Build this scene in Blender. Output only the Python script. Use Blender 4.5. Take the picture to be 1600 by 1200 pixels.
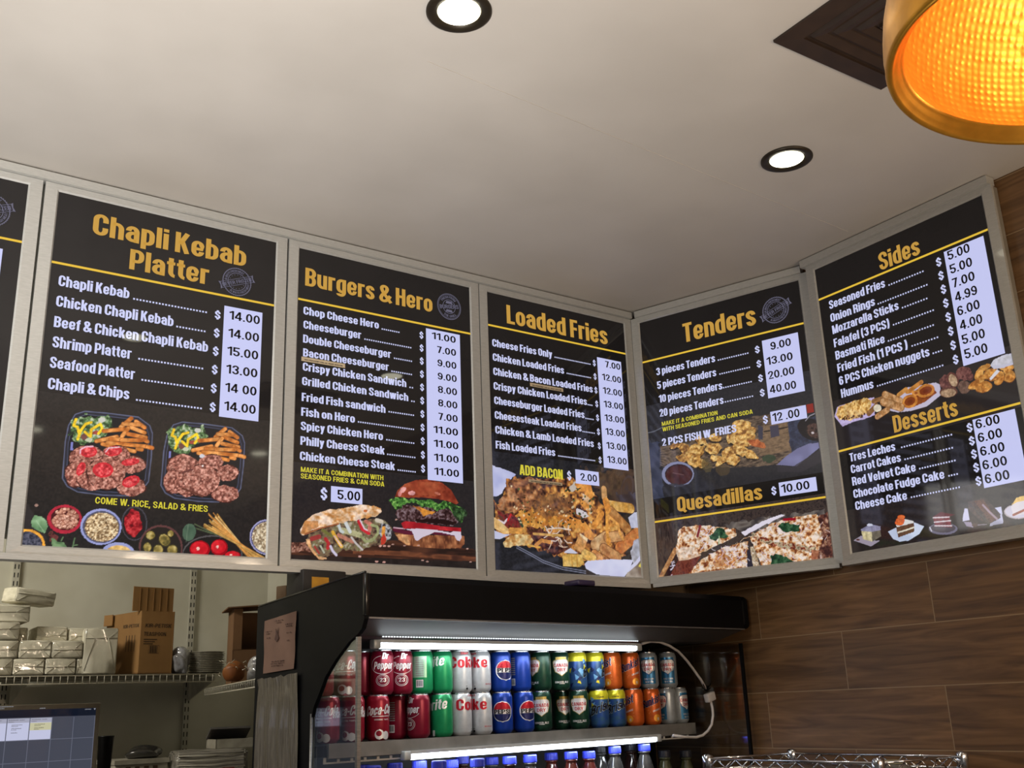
import bpy, bmesh, math, random
import numpy as np
from mathutils import Matrix, Vector

for o in list(bpy.data.objects):
    bpy.data.objects.remove(o)
C = bpy.context.scene.collection
R = math.radians
random.seed(7)

# ------------------------------------------------------------------ camera
F_PX = 1622.83
YAW, PITCH, ROLL = 0.62728, 0.30143, -0.03735
CAM = np.array([-0.4793, -2.6282, 1.5983])


def cam_axes():
    cy, sy, cp, sp = math.cos(YAW), math.sin(YAW), math.cos(PITCH), math.sin(PITCH)
    f = np.array([sy * cp, cy * cp, sp]); r = np.array([cy, -sy, 0.0]); u = np.cross(r, f)
    cr, sr = math.cos(ROLL), math.sin(ROLL)
    return np.stack([cr * r + sr * u, -sr * r + cr * u, f])


AX = cam_axes()
cam_data = bpy.data.cameras.new('camera')
cam = bpy.data.objects.new('camera', cam_data)
C.objects.link(cam)
m = Matrix.Identity(4)
for i in range(3):
    m[i][0], m[i][1], m[i][2], m[i][3] = AX[0][i], AX[1][i], -AX[2][i], CAM[i]
cam.matrix_world = m
cam_data.sensor_fit = 'HORIZONTAL'
cam_data.sensor_width = 36.0
cam_data.lens = F_PX / 1600 * 36.0
cam_data.clip_start = 0.02
bpy.context.scene.camera = cam

# ------------------------------------------------------------------ world and light
sc = bpy.context.scene
sc.view_settings.view_transform = 'Standard'
sc.view_settings.look = 'None'
sc.view_settings.gamma = 1
sc.view_settings.exposure = 0.0
sc.view_settings.use_curve_mapping = False
world = bpy.data.worlds.new('room_daylight')
sc.world = world
world.use_nodes = True
bg = world.node_tree.nodes['Background']
bg.inputs[0].default_value = (1.0, 0.93, 0.84, 1)
bg.inputs[1].default_value = 0.085


def area(name, loc, target, sx, sy, energy, color=(1, 1, 1), shape='RECTANGLE', spread=180):
    d = bpy.data.lights.new(name, 'AREA')
    d.shape = shape; d.size = sx; d.size_y = sy; d.energy = energy; d.color = color
    d.spread = R(spread)
    o = bpy.data.objects.new(name, d); C.objects.link(o)
    o.location = loc
    o.rotation_euler = (Vector(target) - Vector(loc)).to_track_quat('-Z', 'Y').to_euler()
    return o


# added fill light, unseen below the view, aimed up to brighten the ceiling
area('ceiling_fill_uplight', (-0.45, -1.7, 0.9), (-0.12, -1.1, 2.96), 1.3, 1.0, 20, (1.0, 0.97, 0.945), spread=92)
# kitchen lamp at the left end of the boards
area('kitchen_side_light', (-1.35, -1.15, 2.72), (-0.25, 0.0, 2.40), 0.6, 0.3, 8, (1.0, 0.97, 0.92), spread=95)
# shop front behind the viewer
area('shop_front_daylight', (-1.6, -5.6, 1.9), (0.6, 0.0, 2.5), 2.6, 1.8, 3, (1.0, 0.94, 0.86))
# added warm fill lights, out of frame, brightening the wood wall and right ceiling
for px_, py_ in ((1.05, -2.75), (1.75, -3.1)):
    d = bpy.data.lights.new('warm_right_fill', 'POINT'); d.energy = 30.0; d.color = (1.0, 0.78, 0.56); d.shadow_soft_size = 0.12
    o = bpy.data.objects.new('warm_right_fill', d); C.objects.link(o); o.location = (px_, py_, 1.95)
# kitchen light over the storage shelf
area('kitchen_ceiling_light', (-1.1, 0.75, 2.9), (-0.45, 1.75, 1.75), 0.7, 0.25, 38, (1.0, 0.95, 0.82))

# ------------------------------------------------------------------ pixel rays onto real planes (used to measure positions)


def ray(x, y):
    return AX.T @ np.array([(x - 800) / F_PX, -(y - 600) / F_PX, 1.0])


def hit(x, y, axis, v):
    d = ray(x, y)
    return CAM + d * ((v - CAM[axis]) / d[axis])


def hitp(x, y, P, n):
    d = ray(x, y); n = np.array(n)
    return CAM + d * (((np.array(P) - CAM) @ n) / (d @ n))


TH = R(5.4)                                   # the cooler stands slightly turned
FU = np.array([math.cos(TH), math.sin(TH), 0]); FV = np.array([-math.sin(TH), math.cos(TH), 0])
FO = np.array([0.014, -0.153, 0.0])


def fuv(P):
    w = np.array(P) - FO
    return np.array([w @ FU, w @ FV, w[2]])


def fh(x, y, v):
    return fuv(hitp(x, y, FO + FV * v, FV))


def fu(x, y, u):
    return fuv(hitp(x, y, FO + FU * u, FU))


def fw(u, v, z):
    p = FO + FU * u + FV * v
    return (p[0], p[1], z)


# ------------------------------------------------------------------ helpers
def lin(c):
    out = []
    for v in c[:3]:
        v = v / 255.0
        out.append(v / 12.92 if v <= 0.04045 else ((v + 0.055) / 1.055) ** 2.4)
    return tuple(out)


MATS = {}


def mat(name, c, rough=0.5, metal=0.0, c2=None, scale=30.0, emit=None, es=0.0, bump=0.0, coat=0.0, stretch=None,
        trans=0.0, alpha=1.0, ior=1.45, detail=3.0):
    if name in MATS:
        return MATS[name]
    mt = bpy.data.materials.new(name); mt.use_nodes = True
    nt = mt.node_tree; b = nt.nodes['Principled BSDF']
    a = lin(c)
    tc = nt.nodes.new('ShaderNodeTexCoord')
    mp = nt.nodes.new('ShaderNodeMapping'); nt.links.new(tc.outputs['Object'], mp.inputs[0])
    if stretch:
        mp.inputs['Scale'].default_value = stretch
    nz = nt.nodes.new('ShaderNodeTexNoise'); nz.inputs['Scale'].default_value = scale
    nz.inputs['Detail'].default_value = detail
    nt.links.new(mp.outputs[0], nz.inputs['Vector'])
    if c2 is None:
        c2 = tuple(min(255, v * 0.93) for v in c)
    mx = nt.nodes.new('ShaderNodeMix'); mx.data_type = 'RGBA'
    mx.inputs['A'].default_value = (*a, 1); mx.inputs['B'].default_value = (*lin(c2), 1)
    rp = nt.nodes.new('ShaderNodeValToRGB')
    rp.color_ramp.elements[0].position = 0.35; rp.color_ramp.elements[1].position = 0.65
    nt.links.new(nz.outputs['Fac'], rp.inputs[0]); nt.links.new(rp.outputs[0], mx.inputs['Factor'])
    nt.links.new(mx.outputs['Result'], b.inputs['Base Color'])
    b.inputs['Roughness'].default_value = rough; b.inputs['Metallic'].default_value = metal
    b.inputs['IOR'].default_value = ior
    if emit is not None:
        b.inputs['Emission Color'].default_value = (*lin(emit), 1); b.inputs['Emission Strength'].default_value = es
    if bump:
        bp = nt.nodes.new('ShaderNodeBump'); bp.inputs['Strength'].default_value = bump
        bp.inputs['Distance'].default_value = 0.01
        nt.links.new(nz.outputs['Fac'], bp.inputs['Height']); nt.links.new(bp.outputs[0], b.inputs['Normal'])
    if coat:
        b.inputs['Coat Weight'].default_value = coat; b.inputs['Coat Roughness'].default_value = 0.06
    if trans:
        b.inputs['Transmission Weight'].default_value = trans
    if alpha < 1:
        b.inputs['Alpha'].default_value = alpha
    MATS[name] = mt
    return mt


def emis(name, c, es, rough=0.06):
    """lit print: a colour of its own that the lamp behind it shines through"""
    return mat(name, tuple(v * 0.36 for v in c), rough, 0, c2=tuple(v * 0.36 for v in c), emit=c, es=es)


class MB:
    def __init__(s):
        s.v = []; s.f = []; s.m = []; s.sm = []

    def add(s, vs, fs, mi=0, smooth=False, M=None):
        b = len(s.v)
        if M is not None:
            vs = [tuple(M @ Vector(v)) for v in vs]
        s.v += [tuple(map(float, v)) for v in vs]
        for f in fs:
            s.f.append(tuple(b + i for i in f)); s.m.append(mi); s.sm.append(smooth)
        return s

    def box(s, x0, x1, y0, y1, z0, z1, mi=0, M=None):
        vs = [(x0, y0, z0), (x1, y0, z0), (x1, y1, z0), (x0, y1, z0), (x0, y0, z1), (x1, y0, z1), (x1, y1, z1), (x0, y1, z1)]
        return s.add(vs, [(0, 3, 2, 1), (4, 5, 6, 7), (0, 1, 5, 4), (1, 2, 6, 5), (2, 3, 7, 6), (3, 0, 4, 7)], mi, False, M)

    def bbox(s, x0, x1, y0, y1, z0, z1, r, seg=2, mi=0, M=None, jit=0.0, sub=0, seed=1):
        bm = bmesh.new()
        bmesh.ops.create_cube(bm, size=1)
        for v in bm.verts:
            v.co = ((x0 + x1) / 2 + v.co.x * (x1 - x0), (y0 + y1) / 2 + v.co.y * (y1 - y0), (z0 + z1) / 2 + v.co.z * (z1 - z0))
        bmesh.ops.bevel(bm, geom=list(bm.edges), offset=r, segments=seg, profile=0.5, affect='EDGES')
        if sub:
            bmesh.ops.subdivide_edges(bm, edges=list(bm.edges), cuts=sub, use_grid_fill=True)
        if jit:
            rr = random.Random(seed)
            for v in bm.verts:
                v.co += Vector((rr.uniform(-jit, jit), rr.uniform(-jit, jit), rr.uniform(-jit, jit)))
        s.bm(bm, mi, True, M)
        bm.free()
        return s

    def bm(s, bm, mi=0, smooth=True, M=None):
        bm.verts.ensure_lookup_table(); bm.verts.index_update()
        return s.add([tuple(v.co) for v in bm.verts], [tuple(v.index for v in f.verts) for f in bm.faces], mi, smooth, M)

    def lathe(s, prof, n=32, mi=0, M=None, smooth=True, flip=False):
        vs = []; fs = []
        for r, z in prof:
            for k in range(n):
                a = 2 * math.pi * k / n
                vs.append((r * math.cos(a), r * math.sin(a), z))
        for j in range(len(prof) - 1):
            for k in range(n):
                k2 = (k + 1) % n
                q = (j * n + k, j * n + k2, (j + 1) * n + k2, (j + 1) * n + k)
                fs.append(q[::-1] if flip else q)
        return s.add(vs, fs, mi, smooth, M)

    def tube(s, pts, r, n=8, mi=0, M=None, cap=True):
        pts = [Vector(p) for p in pts]
        vs = []; fs = []
        up = None
        for i, p in enumerate(pts):
            t = (pts[min(i + 1, len(pts) - 1)] - pts[max(i - 1, 0)]).normalized()
            if up is None:
                up = Vector((0, 0, 1)) if abs(t.z) < 0.9 else Vector((1, 0, 0))
            a = t.cross(up).normalized(); b = a.cross(t).normalized(); up = b
            for k in range(n):
                g = 2 * math.pi * k / n
                vs.append(tuple(p + a * r * math.cos(g) + b * r * math.sin(g)))
        for i in range(len(pts) - 1):
            for k in range(n):
                k2 = (k + 1) % n
                fs.append((i * n + k, i * n + k2, (i + 1) * n + k2, (i + 1) * n + k))
        if cap:
            fs.append(tuple(range(n))[::-1]); fs.append(tuple((len(pts) - 1) * n + k for k in range(n)))
        return s.add(vs, fs, mi, True, M)

    def prism(s, poly, ax, a, b, mi=0, M=None):
        """poly of (p, q) extruded along axis ax from a to b; the other two axes take p, q in order"""
        n = len(poly)

        def put(p, q, t):
            return (t, p, q) if ax == 0 else ((p, t, q) if ax == 1 else (p, q, t))
        vs = [put(p, q, a) for p, q in poly] + [put(p, q, b) for p, q in poly]
        fs = [tuple(range(n)), tuple(range(2 * n - 1, n - 1, -1))] + [(i, i + n, (i + 1) % n + n, (i + 1) % n) for i in range(n)]
        return s.add(vs, fs, mi, False, M)

    def quad(s, pts, mi=0):
        return s.add(pts, [tuple(range(len(pts)))], mi)

    def build(s, name, mats, parent=None, fix=True):
        me = bpy.data.meshes.new(name)
        me.from_pydata(s.v, [], s.f)
        if not isinstance(mats, (list, tuple)):
            mats = [mats]
        for mt in mats:
            me.materials.append(mt)
        me.polygons.foreach_set('material_index', s.m)
        me.polygons.foreach_set('use_smooth', s.sm)
        me.update()
        if fix:
            bm = bmesh.new(); bm.from_mesh(me)
            bmesh.ops.recalc_face_normals(bm, faces=list(bm.faces)); bm.to_mesh(me); bm.free()
        o = bpy.data.objects.new(name, me); C.objects.link(o)
        if parent:
            o.parent = parent
        return o


def tag(o, label=None, cat=None, group=None, kind=None):
    if label: o['label'] = label
    if cat: o['category'] = cat
    if group: o['group'] = group
    if kind: o['kind'] = kind
    return o


def empty(name, loc=(0, 0, 0), rz=0.0, label=None, cat=None, group=None):
    o = bpy.data.objects.new(name, None); C.objects.link(o)
    o.empty_display_size = 0.05
    o.location = loc; o.rotation_euler = (0, 0, rz)
    return tag(o, label, cat, group)


def copy_tree(o, parent=None):
    c = o.copy(); C.objects.link(c)
    if parent: c.parent = parent
    for ch in list(o.children):
        copy_tree(ch, c)
    return c


def struct(name, mb, m, label=None):
    o = mb.build(name, m)
    o['kind'] = 'structure'
    if label: o['label'] = label
    return o


# ------------------------------------------------------------------ lettering: a condensed poster alphabet drawn with a broad nib
def _fillet(pts, rx, ry, closed=False, n=6):
    out = []
    N = len(pts)
    for i, p in enumerate(pts):
        if not closed and i in (0, N - 1) or len(p) > 2:
            out.append((p[0], p[1])); continue
        a, b = pts[(i - 1) % N], pts[(i + 1) % N]
        va = (a[0] - p[0], a[1] - p[1]); vb = (b[0] - p[0], b[1] - p[1])

        def lim(v, end):
            l = math.hypot(*v)
            if l < 1e-6: return (0, 0)
            r = math.hypot(v[0] / l * rx, v[1] / l * ry)
            r = min(r, l * (0.999 if end else 0.5))
            return (v[0] / l * r, v[1] / l * r)
        da = lim(va, not closed and i == 1); db = lim(vb, not closed and i == N - 2)
        for k in range(n + 1):
            t = k / n * math.pi / 2
            c, s = 1 - math.sin(t), 1 - math.cos(t)
            out.append((p[0] + da[0] * c + db[0] * s, p[1] + da[1] * c + db[1] * s))
    if closed: out.append(out[0])
    return out


_GL = {}


def glyph(ch, st):
    key = (ch, st)
    if key in _GL: return _GL[key]
    if st == 'imp': tv, th, rx, ry, k, xh = 0.205, 0.145, 0.17, 0.20, 1.0, 0.77
    else: tv, th, rx, ry, k, xh = 0.19, 0.15, 0.36, 0.38, 1.22, 0.74
    W = dict(I=0.205, i=0.205, l=0.205, j=0.26, f=0.33, t=0.34, r=0.37, m=0.80, M=0.76, w=0.76, W=0.86, A=0.60, V=0.58, T=0.50, L=0.44, E=0.46, F=0.44, s=0.49, c=0.50, J=0.44, Y=0.58, K=0.58, k=0.53, v=0.50, y=0.50, z=0.42, x=0.50, X=0.56)
    W.update({'1': 0.36, '&': 0.68, '.': 0.19, ',': 0.19, '(': 0.30, ')': 0.30, '-': 0.3, '$': 0.52, '4': 0.56, '7': 0.46})
    w = W.get(ch, 0.56 if ch.isupper() else 0.52)
    if ch in 'Iil.,': w = tv
    else: w *= k
    L, R_, B, T, M = tv / 2, w - tv / 2, th / 2, 1 - th / 2, 0.52
    X, D, c = xh - th / 2, -0.20 + th / 2, w / 2
    S = []; CL = []

    def p(*q): S.append(_fillet(list(q), rx, ry))

    def o(*q): S.append(_fillet(list(q), rx, ry, True))
    stem = lambda x, a, b: S.append([(x, a), (x, b)])
    bar = lambda y, a, b: S.append([(a, y), (b, y)])
    ln = lambda *q: S.append(list(q))
    if ch == 'A': ln((L * .95, 0), (c - tv * .18, 1)); ln((c + tv * .18, 1), (w - L * .95, 0)); bar(.24, w * .25, w * .75)
    elif ch == 'B': stem(L, 0, 1); p((L, T), (R_, T), (R_, M), (L, M)); p((L, M), (R_, M), (R_, B), (L, B))
    elif ch == 'C': p((R_, .62), (R_, T), (L, T), (L, B), (R_, B), (R_, .38))
    elif ch == 'D': stem(L, 0, 1); p((L, T), (R_, T), (R_, B), (L, B))
    elif ch == 'E': stem(L, 0, 1); bar(T, L, w); bar(M, L, w * .94); bar(B, L, w)
    elif ch == 'F': stem(L, 0, 1); bar(T, L, w); bar(.5, L, w * .92)
    elif ch == 'G': p((R_, .64), (R_, T), (L, T), (L, B), (R_, B), (R_, .48, 0), (c, .48))
    elif ch == 'H': stem(L, 0, 1); stem(R_, 0, 1); bar(.52, L, R_)
    elif ch == 'I': stem(L, 0, 1)
    elif ch == 'J': p((R_, 1), (R_, B), (L, B), (L, .32))
    elif ch == 'K': stem(L, 0, 1); ln((w - L * 1.05, 1), (L + tv * .45, .44)); ln((L + tv * .8, .60), (w - L, 0))
    elif ch == 'L': stem(L, 0, 1); bar(B, L, w)
    elif ch == 'M': stem(L, 0, 1); stem(R_, 0, 1); ln((L + tv * .1, 1), (c, .02)); ln((c, .02), (R_ - tv * .1, 1))
    elif ch == 'N': stem(L, 0, 1); stem(R_, 0, 1); ln((L, 1), (R_, 0))
    elif ch in 'O0': o((L, B), (R_, B), (R_, T), (L, T))
    elif ch == 'P': stem(L, 0, 1); p((L, T), (R_, T), (R_, .42), (L, .42))
    elif ch == 'Q': o((L, B), (R_, B), (R_, T), (L, T)); ln((w * .52, .22), (w * .98, -.07))
    elif ch == 'R': stem(L, 0, 1); p((L, T), (R_, T), (R_, .48), (L, .48)); p((L, .47), (R_, .47), (R_, 0))
    elif ch in 'S$':
        p((R_, .68), (R_, T), (L, T), (L, .60), (R_, .42), (R_, B), (L, B), (L, .32))
        if ch == '$': stem(c, .9, 1.12); stem(c, -.12, .1)
    elif ch == 'T': stem(c, 0, 1); bar(T, 0, w)
    elif ch == 'U': p((L, 1), (L, B), (R_, B), (R_, 1))
    elif ch == 'V': ln((L * .95, 1), (c - tv * .12, 0)); ln((c + tv * .12, 0), (w - L * .95, 1))
    elif ch == 'W':
        for a, b in ((L * .9, w * .27), (w * .31, w * .49)): ln((a, 1), (b, 0)) if a < w * .2 else ln((a, 0), (b, 1))
        ln((w * .51, 1), (w * .69, 0)); ln((w * .73, 0), (w - L * .9, 1))
    elif ch == 'X': ln((L, 0), (w - L, 1)); ln((L, 1), (w - L, 0))
    elif ch == 'Y': ln((L * .95, 1), (c, .42)); ln((w - L * .95, 1), (c, .42)); stem(c, 0, .45)
    elif ch == 'Z': bar(T, 0, w); bar(B, 0, w); ln((L, .02), (R_, .98))
    elif ch == 'a': p((L, .52), (L, X), (R_, X), (R_, 0)); p((R_, .44), (L, .43), (L, B), (R_, B + .02))
    elif ch == 'b': stem(L, 0, 1); p((L, X), (R_, X), (R_, B), (L, B))
    elif ch == 'c': p((R_, .48), (R_, X), (L, X), (L, B), (R_, B), (R_, .30))
    elif ch == 'd': stem(R_, 0, 1); p((R_, X), (L, X), (L, B), (R_, B))
    elif ch == 'e': p((R_, .25), (R_, B), (L, B), (L, X), (R_, X), (R_, .37, 0), (L, .37))
    elif ch == 'f': p((w, T), (c, T), (c, 0)); bar(X, 0, w)
    elif ch == 'g': p((R_, X), (L, X), (L, B), (R_, B)); p((R_, xh), (R_, D), (L, D), (L, -.06))
    elif ch == 'h': stem(L, 0, 1); p((L, X), (R_, X), (R_, 0))
    elif ch == 'i': stem(L, 0, xh); stem(L, .85, 1)
    elif ch == 'j': p((R_, xh), (R_, D), (0, D)); stem(R_, .85, 1)
    elif ch == 'k': stem(L, 0, 1); ln((w - L, xh), (L + tv * .4, .32)); ln((L + tv * .75, .47), (w - L * .95, 0))
    elif ch == 'l': stem(L, 0, 1)
    elif ch == 'm': stem(L, 0, xh); p((L, X), (c, X), (c, 0)); p((c, X), (R_, X), (R_, 0))
    elif ch == 'n': stem(L, 0, xh); p((L, X), (R_, X), (R_, 0))
    elif ch == 'o': o((L, B), (R_, B), (R_, X), (L, X))
    elif ch == 'p': stem(L, -.2, xh); p((L, X), (R_, X), (R_, B), (L, B))
    elif ch == 'q': stem(R_, -.2, xh); p((R_, X), (L, X), (L, B), (R_, B))
    elif ch == 'r': stem(L, 0, xh); p((L, X - .04), (L + .06, X), (w, X - .01))
    elif ch == 's': p((R_, .54), (R_, X), (L, X), (L, .45), (R_, .33), (R_, B), (L, B), (L, .23))
    elif ch == 't': p((c, .96), (c, B), (w, B)); bar(X, 0, w)
    elif ch == 'u': p((L, xh), (L, B), (R_, B)); stem(R_, 0, xh)
    elif ch == 'v': ln((L * .95, xh), (c - tv * .1, 0)); ln((c + tv * .1, 0), (w - L * .95, xh))
    elif ch == 'w': ln((L * .9, xh), (w * .28, 0)); ln((w * .30, 0), (w * .49, xh)); ln((w * .51, xh), (w * .70, 0)); ln((w * .72, 0), (w - L * .9, xh))
    elif ch == 'x': ln((L, 0), (w - L, xh)); ln((L, xh), (w - L, 0))
    elif ch == 'y': ln((L * .95, xh), (c + tv * .05, .02)); ln((w - L * .95, xh), (w * .30, -.2))
    elif ch == 'z': bar(X, 0, w); bar(B, 0, w); ln((L, .02), (R_, xh - .02))
    elif ch == '1': stem(w - L, 0, 1); ln((0, .75), (w - L, .93))
    elif ch == '2': p((L, .66), (L, T), (R_, T), (R_, .58), (L, B, 0), (w, B))
    elif ch == '3': p((L, .72), (L, T), (R_, T), (R_, .53), (w * .42, .53)); p((w * .42, .53), (R_, .53), (R_, B), (L, B), (L, .28))
    elif ch == '4': stem(w * .70, 0, 1); ln((w * .66, .98), (L * .6, .30)); bar(.27, 0, w)
    elif ch == '5': S.append([(w * .96, T), (L, T)]); stem(L, .48, 1); p((L, .56), (R_, .60), (R_, B), (L, B), (L, .28))
    elif ch == '6': p((R_, .74), (R_, T), (L, T), (L, B), (R_, B), (R_, .58), (L, .58))
    elif ch == '7': bar(T, 0, w); ln((R_, .96), (w * .36, 0))
    elif ch == '8': o((L, .53), (R_, .53), (R_, T), (L, T)); o((L, B), (R_, B), (R_, .53), (L, .53))
    elif ch == '9': p((L, .26), (L, B), (R_, B), (R_, T), (L, T), (L, .42), (R_, .42))
    elif ch == '&': p((w * .98, .02), (L + .04, .66), (L + .04, T), (w * .66, T), (w * .66, .64), (L, .36), (L, B), (w * .62, B), (w * .92, .42))
    elif ch == '.': S.append([(L, 0), (L, .15)])
    elif ch == ',': S.append([(L, 0), (L, .15)]); ln((L, .04), (L * .5, -.16))
    elif ch == '(': p((R_, 1.06), (L, .82), (L, .18), (R_, -.08))
    elif ch == ')': p((L, 1.06), (R_, .82), (R_, .18), (L, -.08))
    elif ch == '-': bar(.40, 0, w)
    V = []; F = []
    for s in S:
        pts = [s[0]] + [q for q, r in zip(s[1:], s[:-1]) if math.hypot(q[0] - r[0], q[1] - r[1]) > 1e-5]
        n = len(pts)
        if n < 2: continue
        closed = math.hypot(pts[0][0] - pts[-1][0], pts[0][1] - pts[-1][1]) < 1e-6
        b = len(V)
        for i in range(n):
            a = pts[i - 1] if i else (pts[-2] if closed else pts[0]); z = pts[i + 1] if i < n - 1 else (pts[1] if closed else pts[-1])
            tx, ty = z[0] - a[0], z[1] - a[1]; l = math.hypot(tx, ty) or 1
            nx, ny = -ty / l * tv / 2, tx / l * th / 2
            V += [(pts[i][0] + nx, pts[i][1] + ny), (pts[i][0] - nx, pts[i][1] - ny)]
        F += [(b + 2 * i, b + 2 * i + 1, b + 2 * i + 3, b + 2 * i + 2) for i in range(n - 1)]
    _GL[key] = (np.array(V).reshape(-1, 2), F, w)
    return _GL[key]


def layout(text, st='imp', shear=0.0):
    x = 0.0; vs = []; fs = []; b = 0
    gap = 0.065 if st == 'imp' else 0.10
    for ch in text:
        if ch == ' ': x += 0.20 if st == 'imp' else 0.32; continue
        v, f, w = glyph(ch, st)
        q = v.copy(); q[:, 0] += x + q[:, 1] * shear
        vs.append(q); fs += [tuple(i + b for i in t) for t in f]; b += len(q)
        x += w + gap
    if not vs: return np.zeros((0, 2)), []
    return np.concatenate(vs), fs


def word(text, x0, x1, z, cap, bold=0.0, shear=0.0, space=1.0, offset=0.0):
    """flat lettering between x0 and x1 on baseline z with capital height cap; a large bold picks the heavy cut"""
    v, f = layout(text, 'imp' if bold >= 0.045 else 'reg', shear)
    if len(v) == 0: return v, f
    lo, hi = v[:, 0].min(), v[:, 0].max()
    return np.stack([x0 + (v[:, 0] - lo) * (x1 - x0) / (hi - lo), z + v[:, 1] * cap], 1), f

# ------------------------------------------------------------------ room shell
CEIL = 2.962
m_ceil = mat('ceiling_paint', (196, 190, 181), 0.55, c2=(188, 182, 173), scale=3, bump=0.02)
m_white_wall = mat('white_wall_panel', (205, 202, 188), 0.5, c2=(188, 184, 168), scale=4)
m_floor = mat('floor_tile', (120, 112, 104), 0.4, c2=(100, 94, 88), scale=6)
m_alu = mat('pale_aluminium', (188, 187, 182), 0.42, 0.25, c2=(178, 177, 172), scale=60, coat=0.35, stretch=(1, 1, 8))
m_dark = mat('dark_gap', (20, 18, 17), 0.7)

struct('ceiling', MB().box(-4.2, 2.6, -5.6, 1.9, CEIL, CEIL + 0.08), m_ceil)
struct('floor', MB().box(-4.2, 2.6, -5.6, 1.9, -0.08, 0), m_floor)
struct('wall_back', MB().box(-4.2, 1.45, 1.75, 1.87, 0, CEIL), m_white_wall)
struct('wall_storage', MB().box(1.33, 1.43, 0.42, 1.75, 0, CEIL), m_white_wall)
struct('wall_front', MB().box(-4.2, 2.02, 0.045, 0.12, 2.03, CEIL), m_white_wall)
struct('wall_recess', MB().box(1.43, 2.3, 0.42, 0.52, 0, CEIL), m_dark)

TF = -1.59624
WR = Vector((2.192, -0.69, 0))


def wood_tile_material():
    mt = bpy.data.materials.new('wood_look_tile'); mt.use_nodes = True
    nt = mt.node_tree; b = nt.nodes['Principled BSDF']; N = nt.nodes.new; L = nt.links.new
    tc = N('ShaderNodeTexCoord'); sp = N('ShaderNodeSeparateXYZ'); L(tc.outputs['Object'], sp.inputs[0])
    cb = N('ShaderNodeCombineXYZ')
    ax = N('ShaderNodeMath'); ax.operation = 'SUBTRACT'; ax.inputs[1].default_value = 0.217 - 0.647 * 20
    az = N('ShaderNodeMath'); az.operation = 'SUBTRACT'; az.inputs[1].default_value = 1.445 - 0.168 * 21
    L(sp.outputs[0], ax.inputs[0]); L(sp.outputs[2], az.inputs[0])
    L(ax.outputs[0], cb.inputs[0]); L(az.outputs[0], cb.inputs[1])
    br = N('ShaderNodeTexBrick'); L(cb.outputs[0], br.inputs['Vector'])
    br.offset = 0.5; br.offset_frequency = 2; br.squash = 1.0
    br.inputs['Scale'].default_value = 1.0; br.inputs['Brick Width'].default_value = 0.647
    br.inputs['Row Height'].default_value = 0.168; br.inputs['Mortar Size'].default_value = 0.0016
    br.inputs['Mortar Smooth'].default_value = 0.2
    br.inputs['Color1'].default_value = (0.2, 0.2, 0.2, 1); br.inputs['Color2'].default_value = (0.9, 0.9, 0.9, 1)
    br.inputs['Mortar'].default_value = (0.5, 0.5, 0.5, 1)
    # grain: noise stretched along each plank, shifted from plank to plank
    sh = N('ShaderNodeVectorMath'); sh.operation = 'MULTIPLY_ADD'
    sh.inputs[1].default_value = (0, 0, 13.0)
    L(br.outputs['Color'], sh.inputs[0]); L(cb.outputs[0], sh.inputs[2])
    mp = N('ShaderNodeMapping'); mp.inputs['Scale'].default_value = (2.2, 26, 1); L(sh.outputs[0], mp.inputs[0])
    nz = N('ShaderNodeTexNoise'); nz.inputs['Scale'].default_value = 1.6; nz.inputs['Detail'].default_value = 6
    nz.inputs['Distortion'].default_value = 1.1; L(mp.outputs[0], nz.inputs['Vector'])
    rp = N('ShaderNodeValToRGB'); L(nz.outputs['Fac'], rp.inputs[0])
    e = rp.color_ramp.elements
    e[0].position = 0.28; e[0].color = (*lin((88, 62, 39)), 1)
    e[1].position = 0.72; e[1].color = (*lin((140, 104, 68)), 1)
    k = e.new(0.5); k.color = (*lin((116, 85, 54)), 1)
    tone = N('ShaderNodeMix'); tone.data_type = 'RGBA'; tone.blend_type = 'MULTIPLY'; tone.inputs['Factor'].default_value = 0.28
    L(rp.outputs[0], tone.inputs['A']); L(br.outputs['Color'], tone.inputs['B'])
    mx = N('ShaderNodeMix'); mx.data_type = 'RGBA'; L(br.outputs['Fac'], mx.inputs['Factor'])
    L(tone.outputs['Result'], mx.inputs['A']); mx.inputs['B'].default_value = (*lin((150, 126, 94)), 1)
    L(mx.outputs['Result'], b.inputs['Base Color']); b.inputs['Roughness'].default_value = 0.42
    bp = N('ShaderNodeBump'); bp.inputs['Strength'].default_value = 0.25; bp.inputs['Distance'].default_value = 0.002
    L(nz.outputs['Fac'], bp.inputs['Height']); L(bp.outputs[0], b.inputs['Normal'])
    return mt


wr = struct('wall_right', MB().box(-1.1, 4.4, 0.0, 0.1, 0, CEIL), wood_tile_material())
wr.location = WR; wr.rotation_euler = (0, 0, TF)

# ------------------------------------------------------------------ menu light boxes
PW, PH = 0.597, 0.914
m_poster = mat('black_poster_film', (34, 32, 32), 0.035, c2=(30, 28, 28), scale=8, emit=(30, 29, 31), es=0.25)
m_case = mat('light_box_case', (150, 143, 130), 0.5, 0.3)
m_gold = emis('gold_print', (208, 160, 70), 0.80)
m_rule = emis('yellow_rule_print', (238, 196, 64), 0.84)
m_white = emis('white_print', (210, 214, 252), 0.86)
m_strip = emis('white_price_film', (206, 210, 254), 0.84)
m_black = mat('black_print', (16, 16, 20), 0.12)
m_yell = emis('yellow_print', (238, 226, 70), 0.70)
m_stamp = emis('grey_stamp_print', (104, 102, 122), 0.85)
m_sticker = mat('beige_sticker', (186, 168, 138), 0.5, emit=(170, 150, 120), es=0.25)


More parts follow.
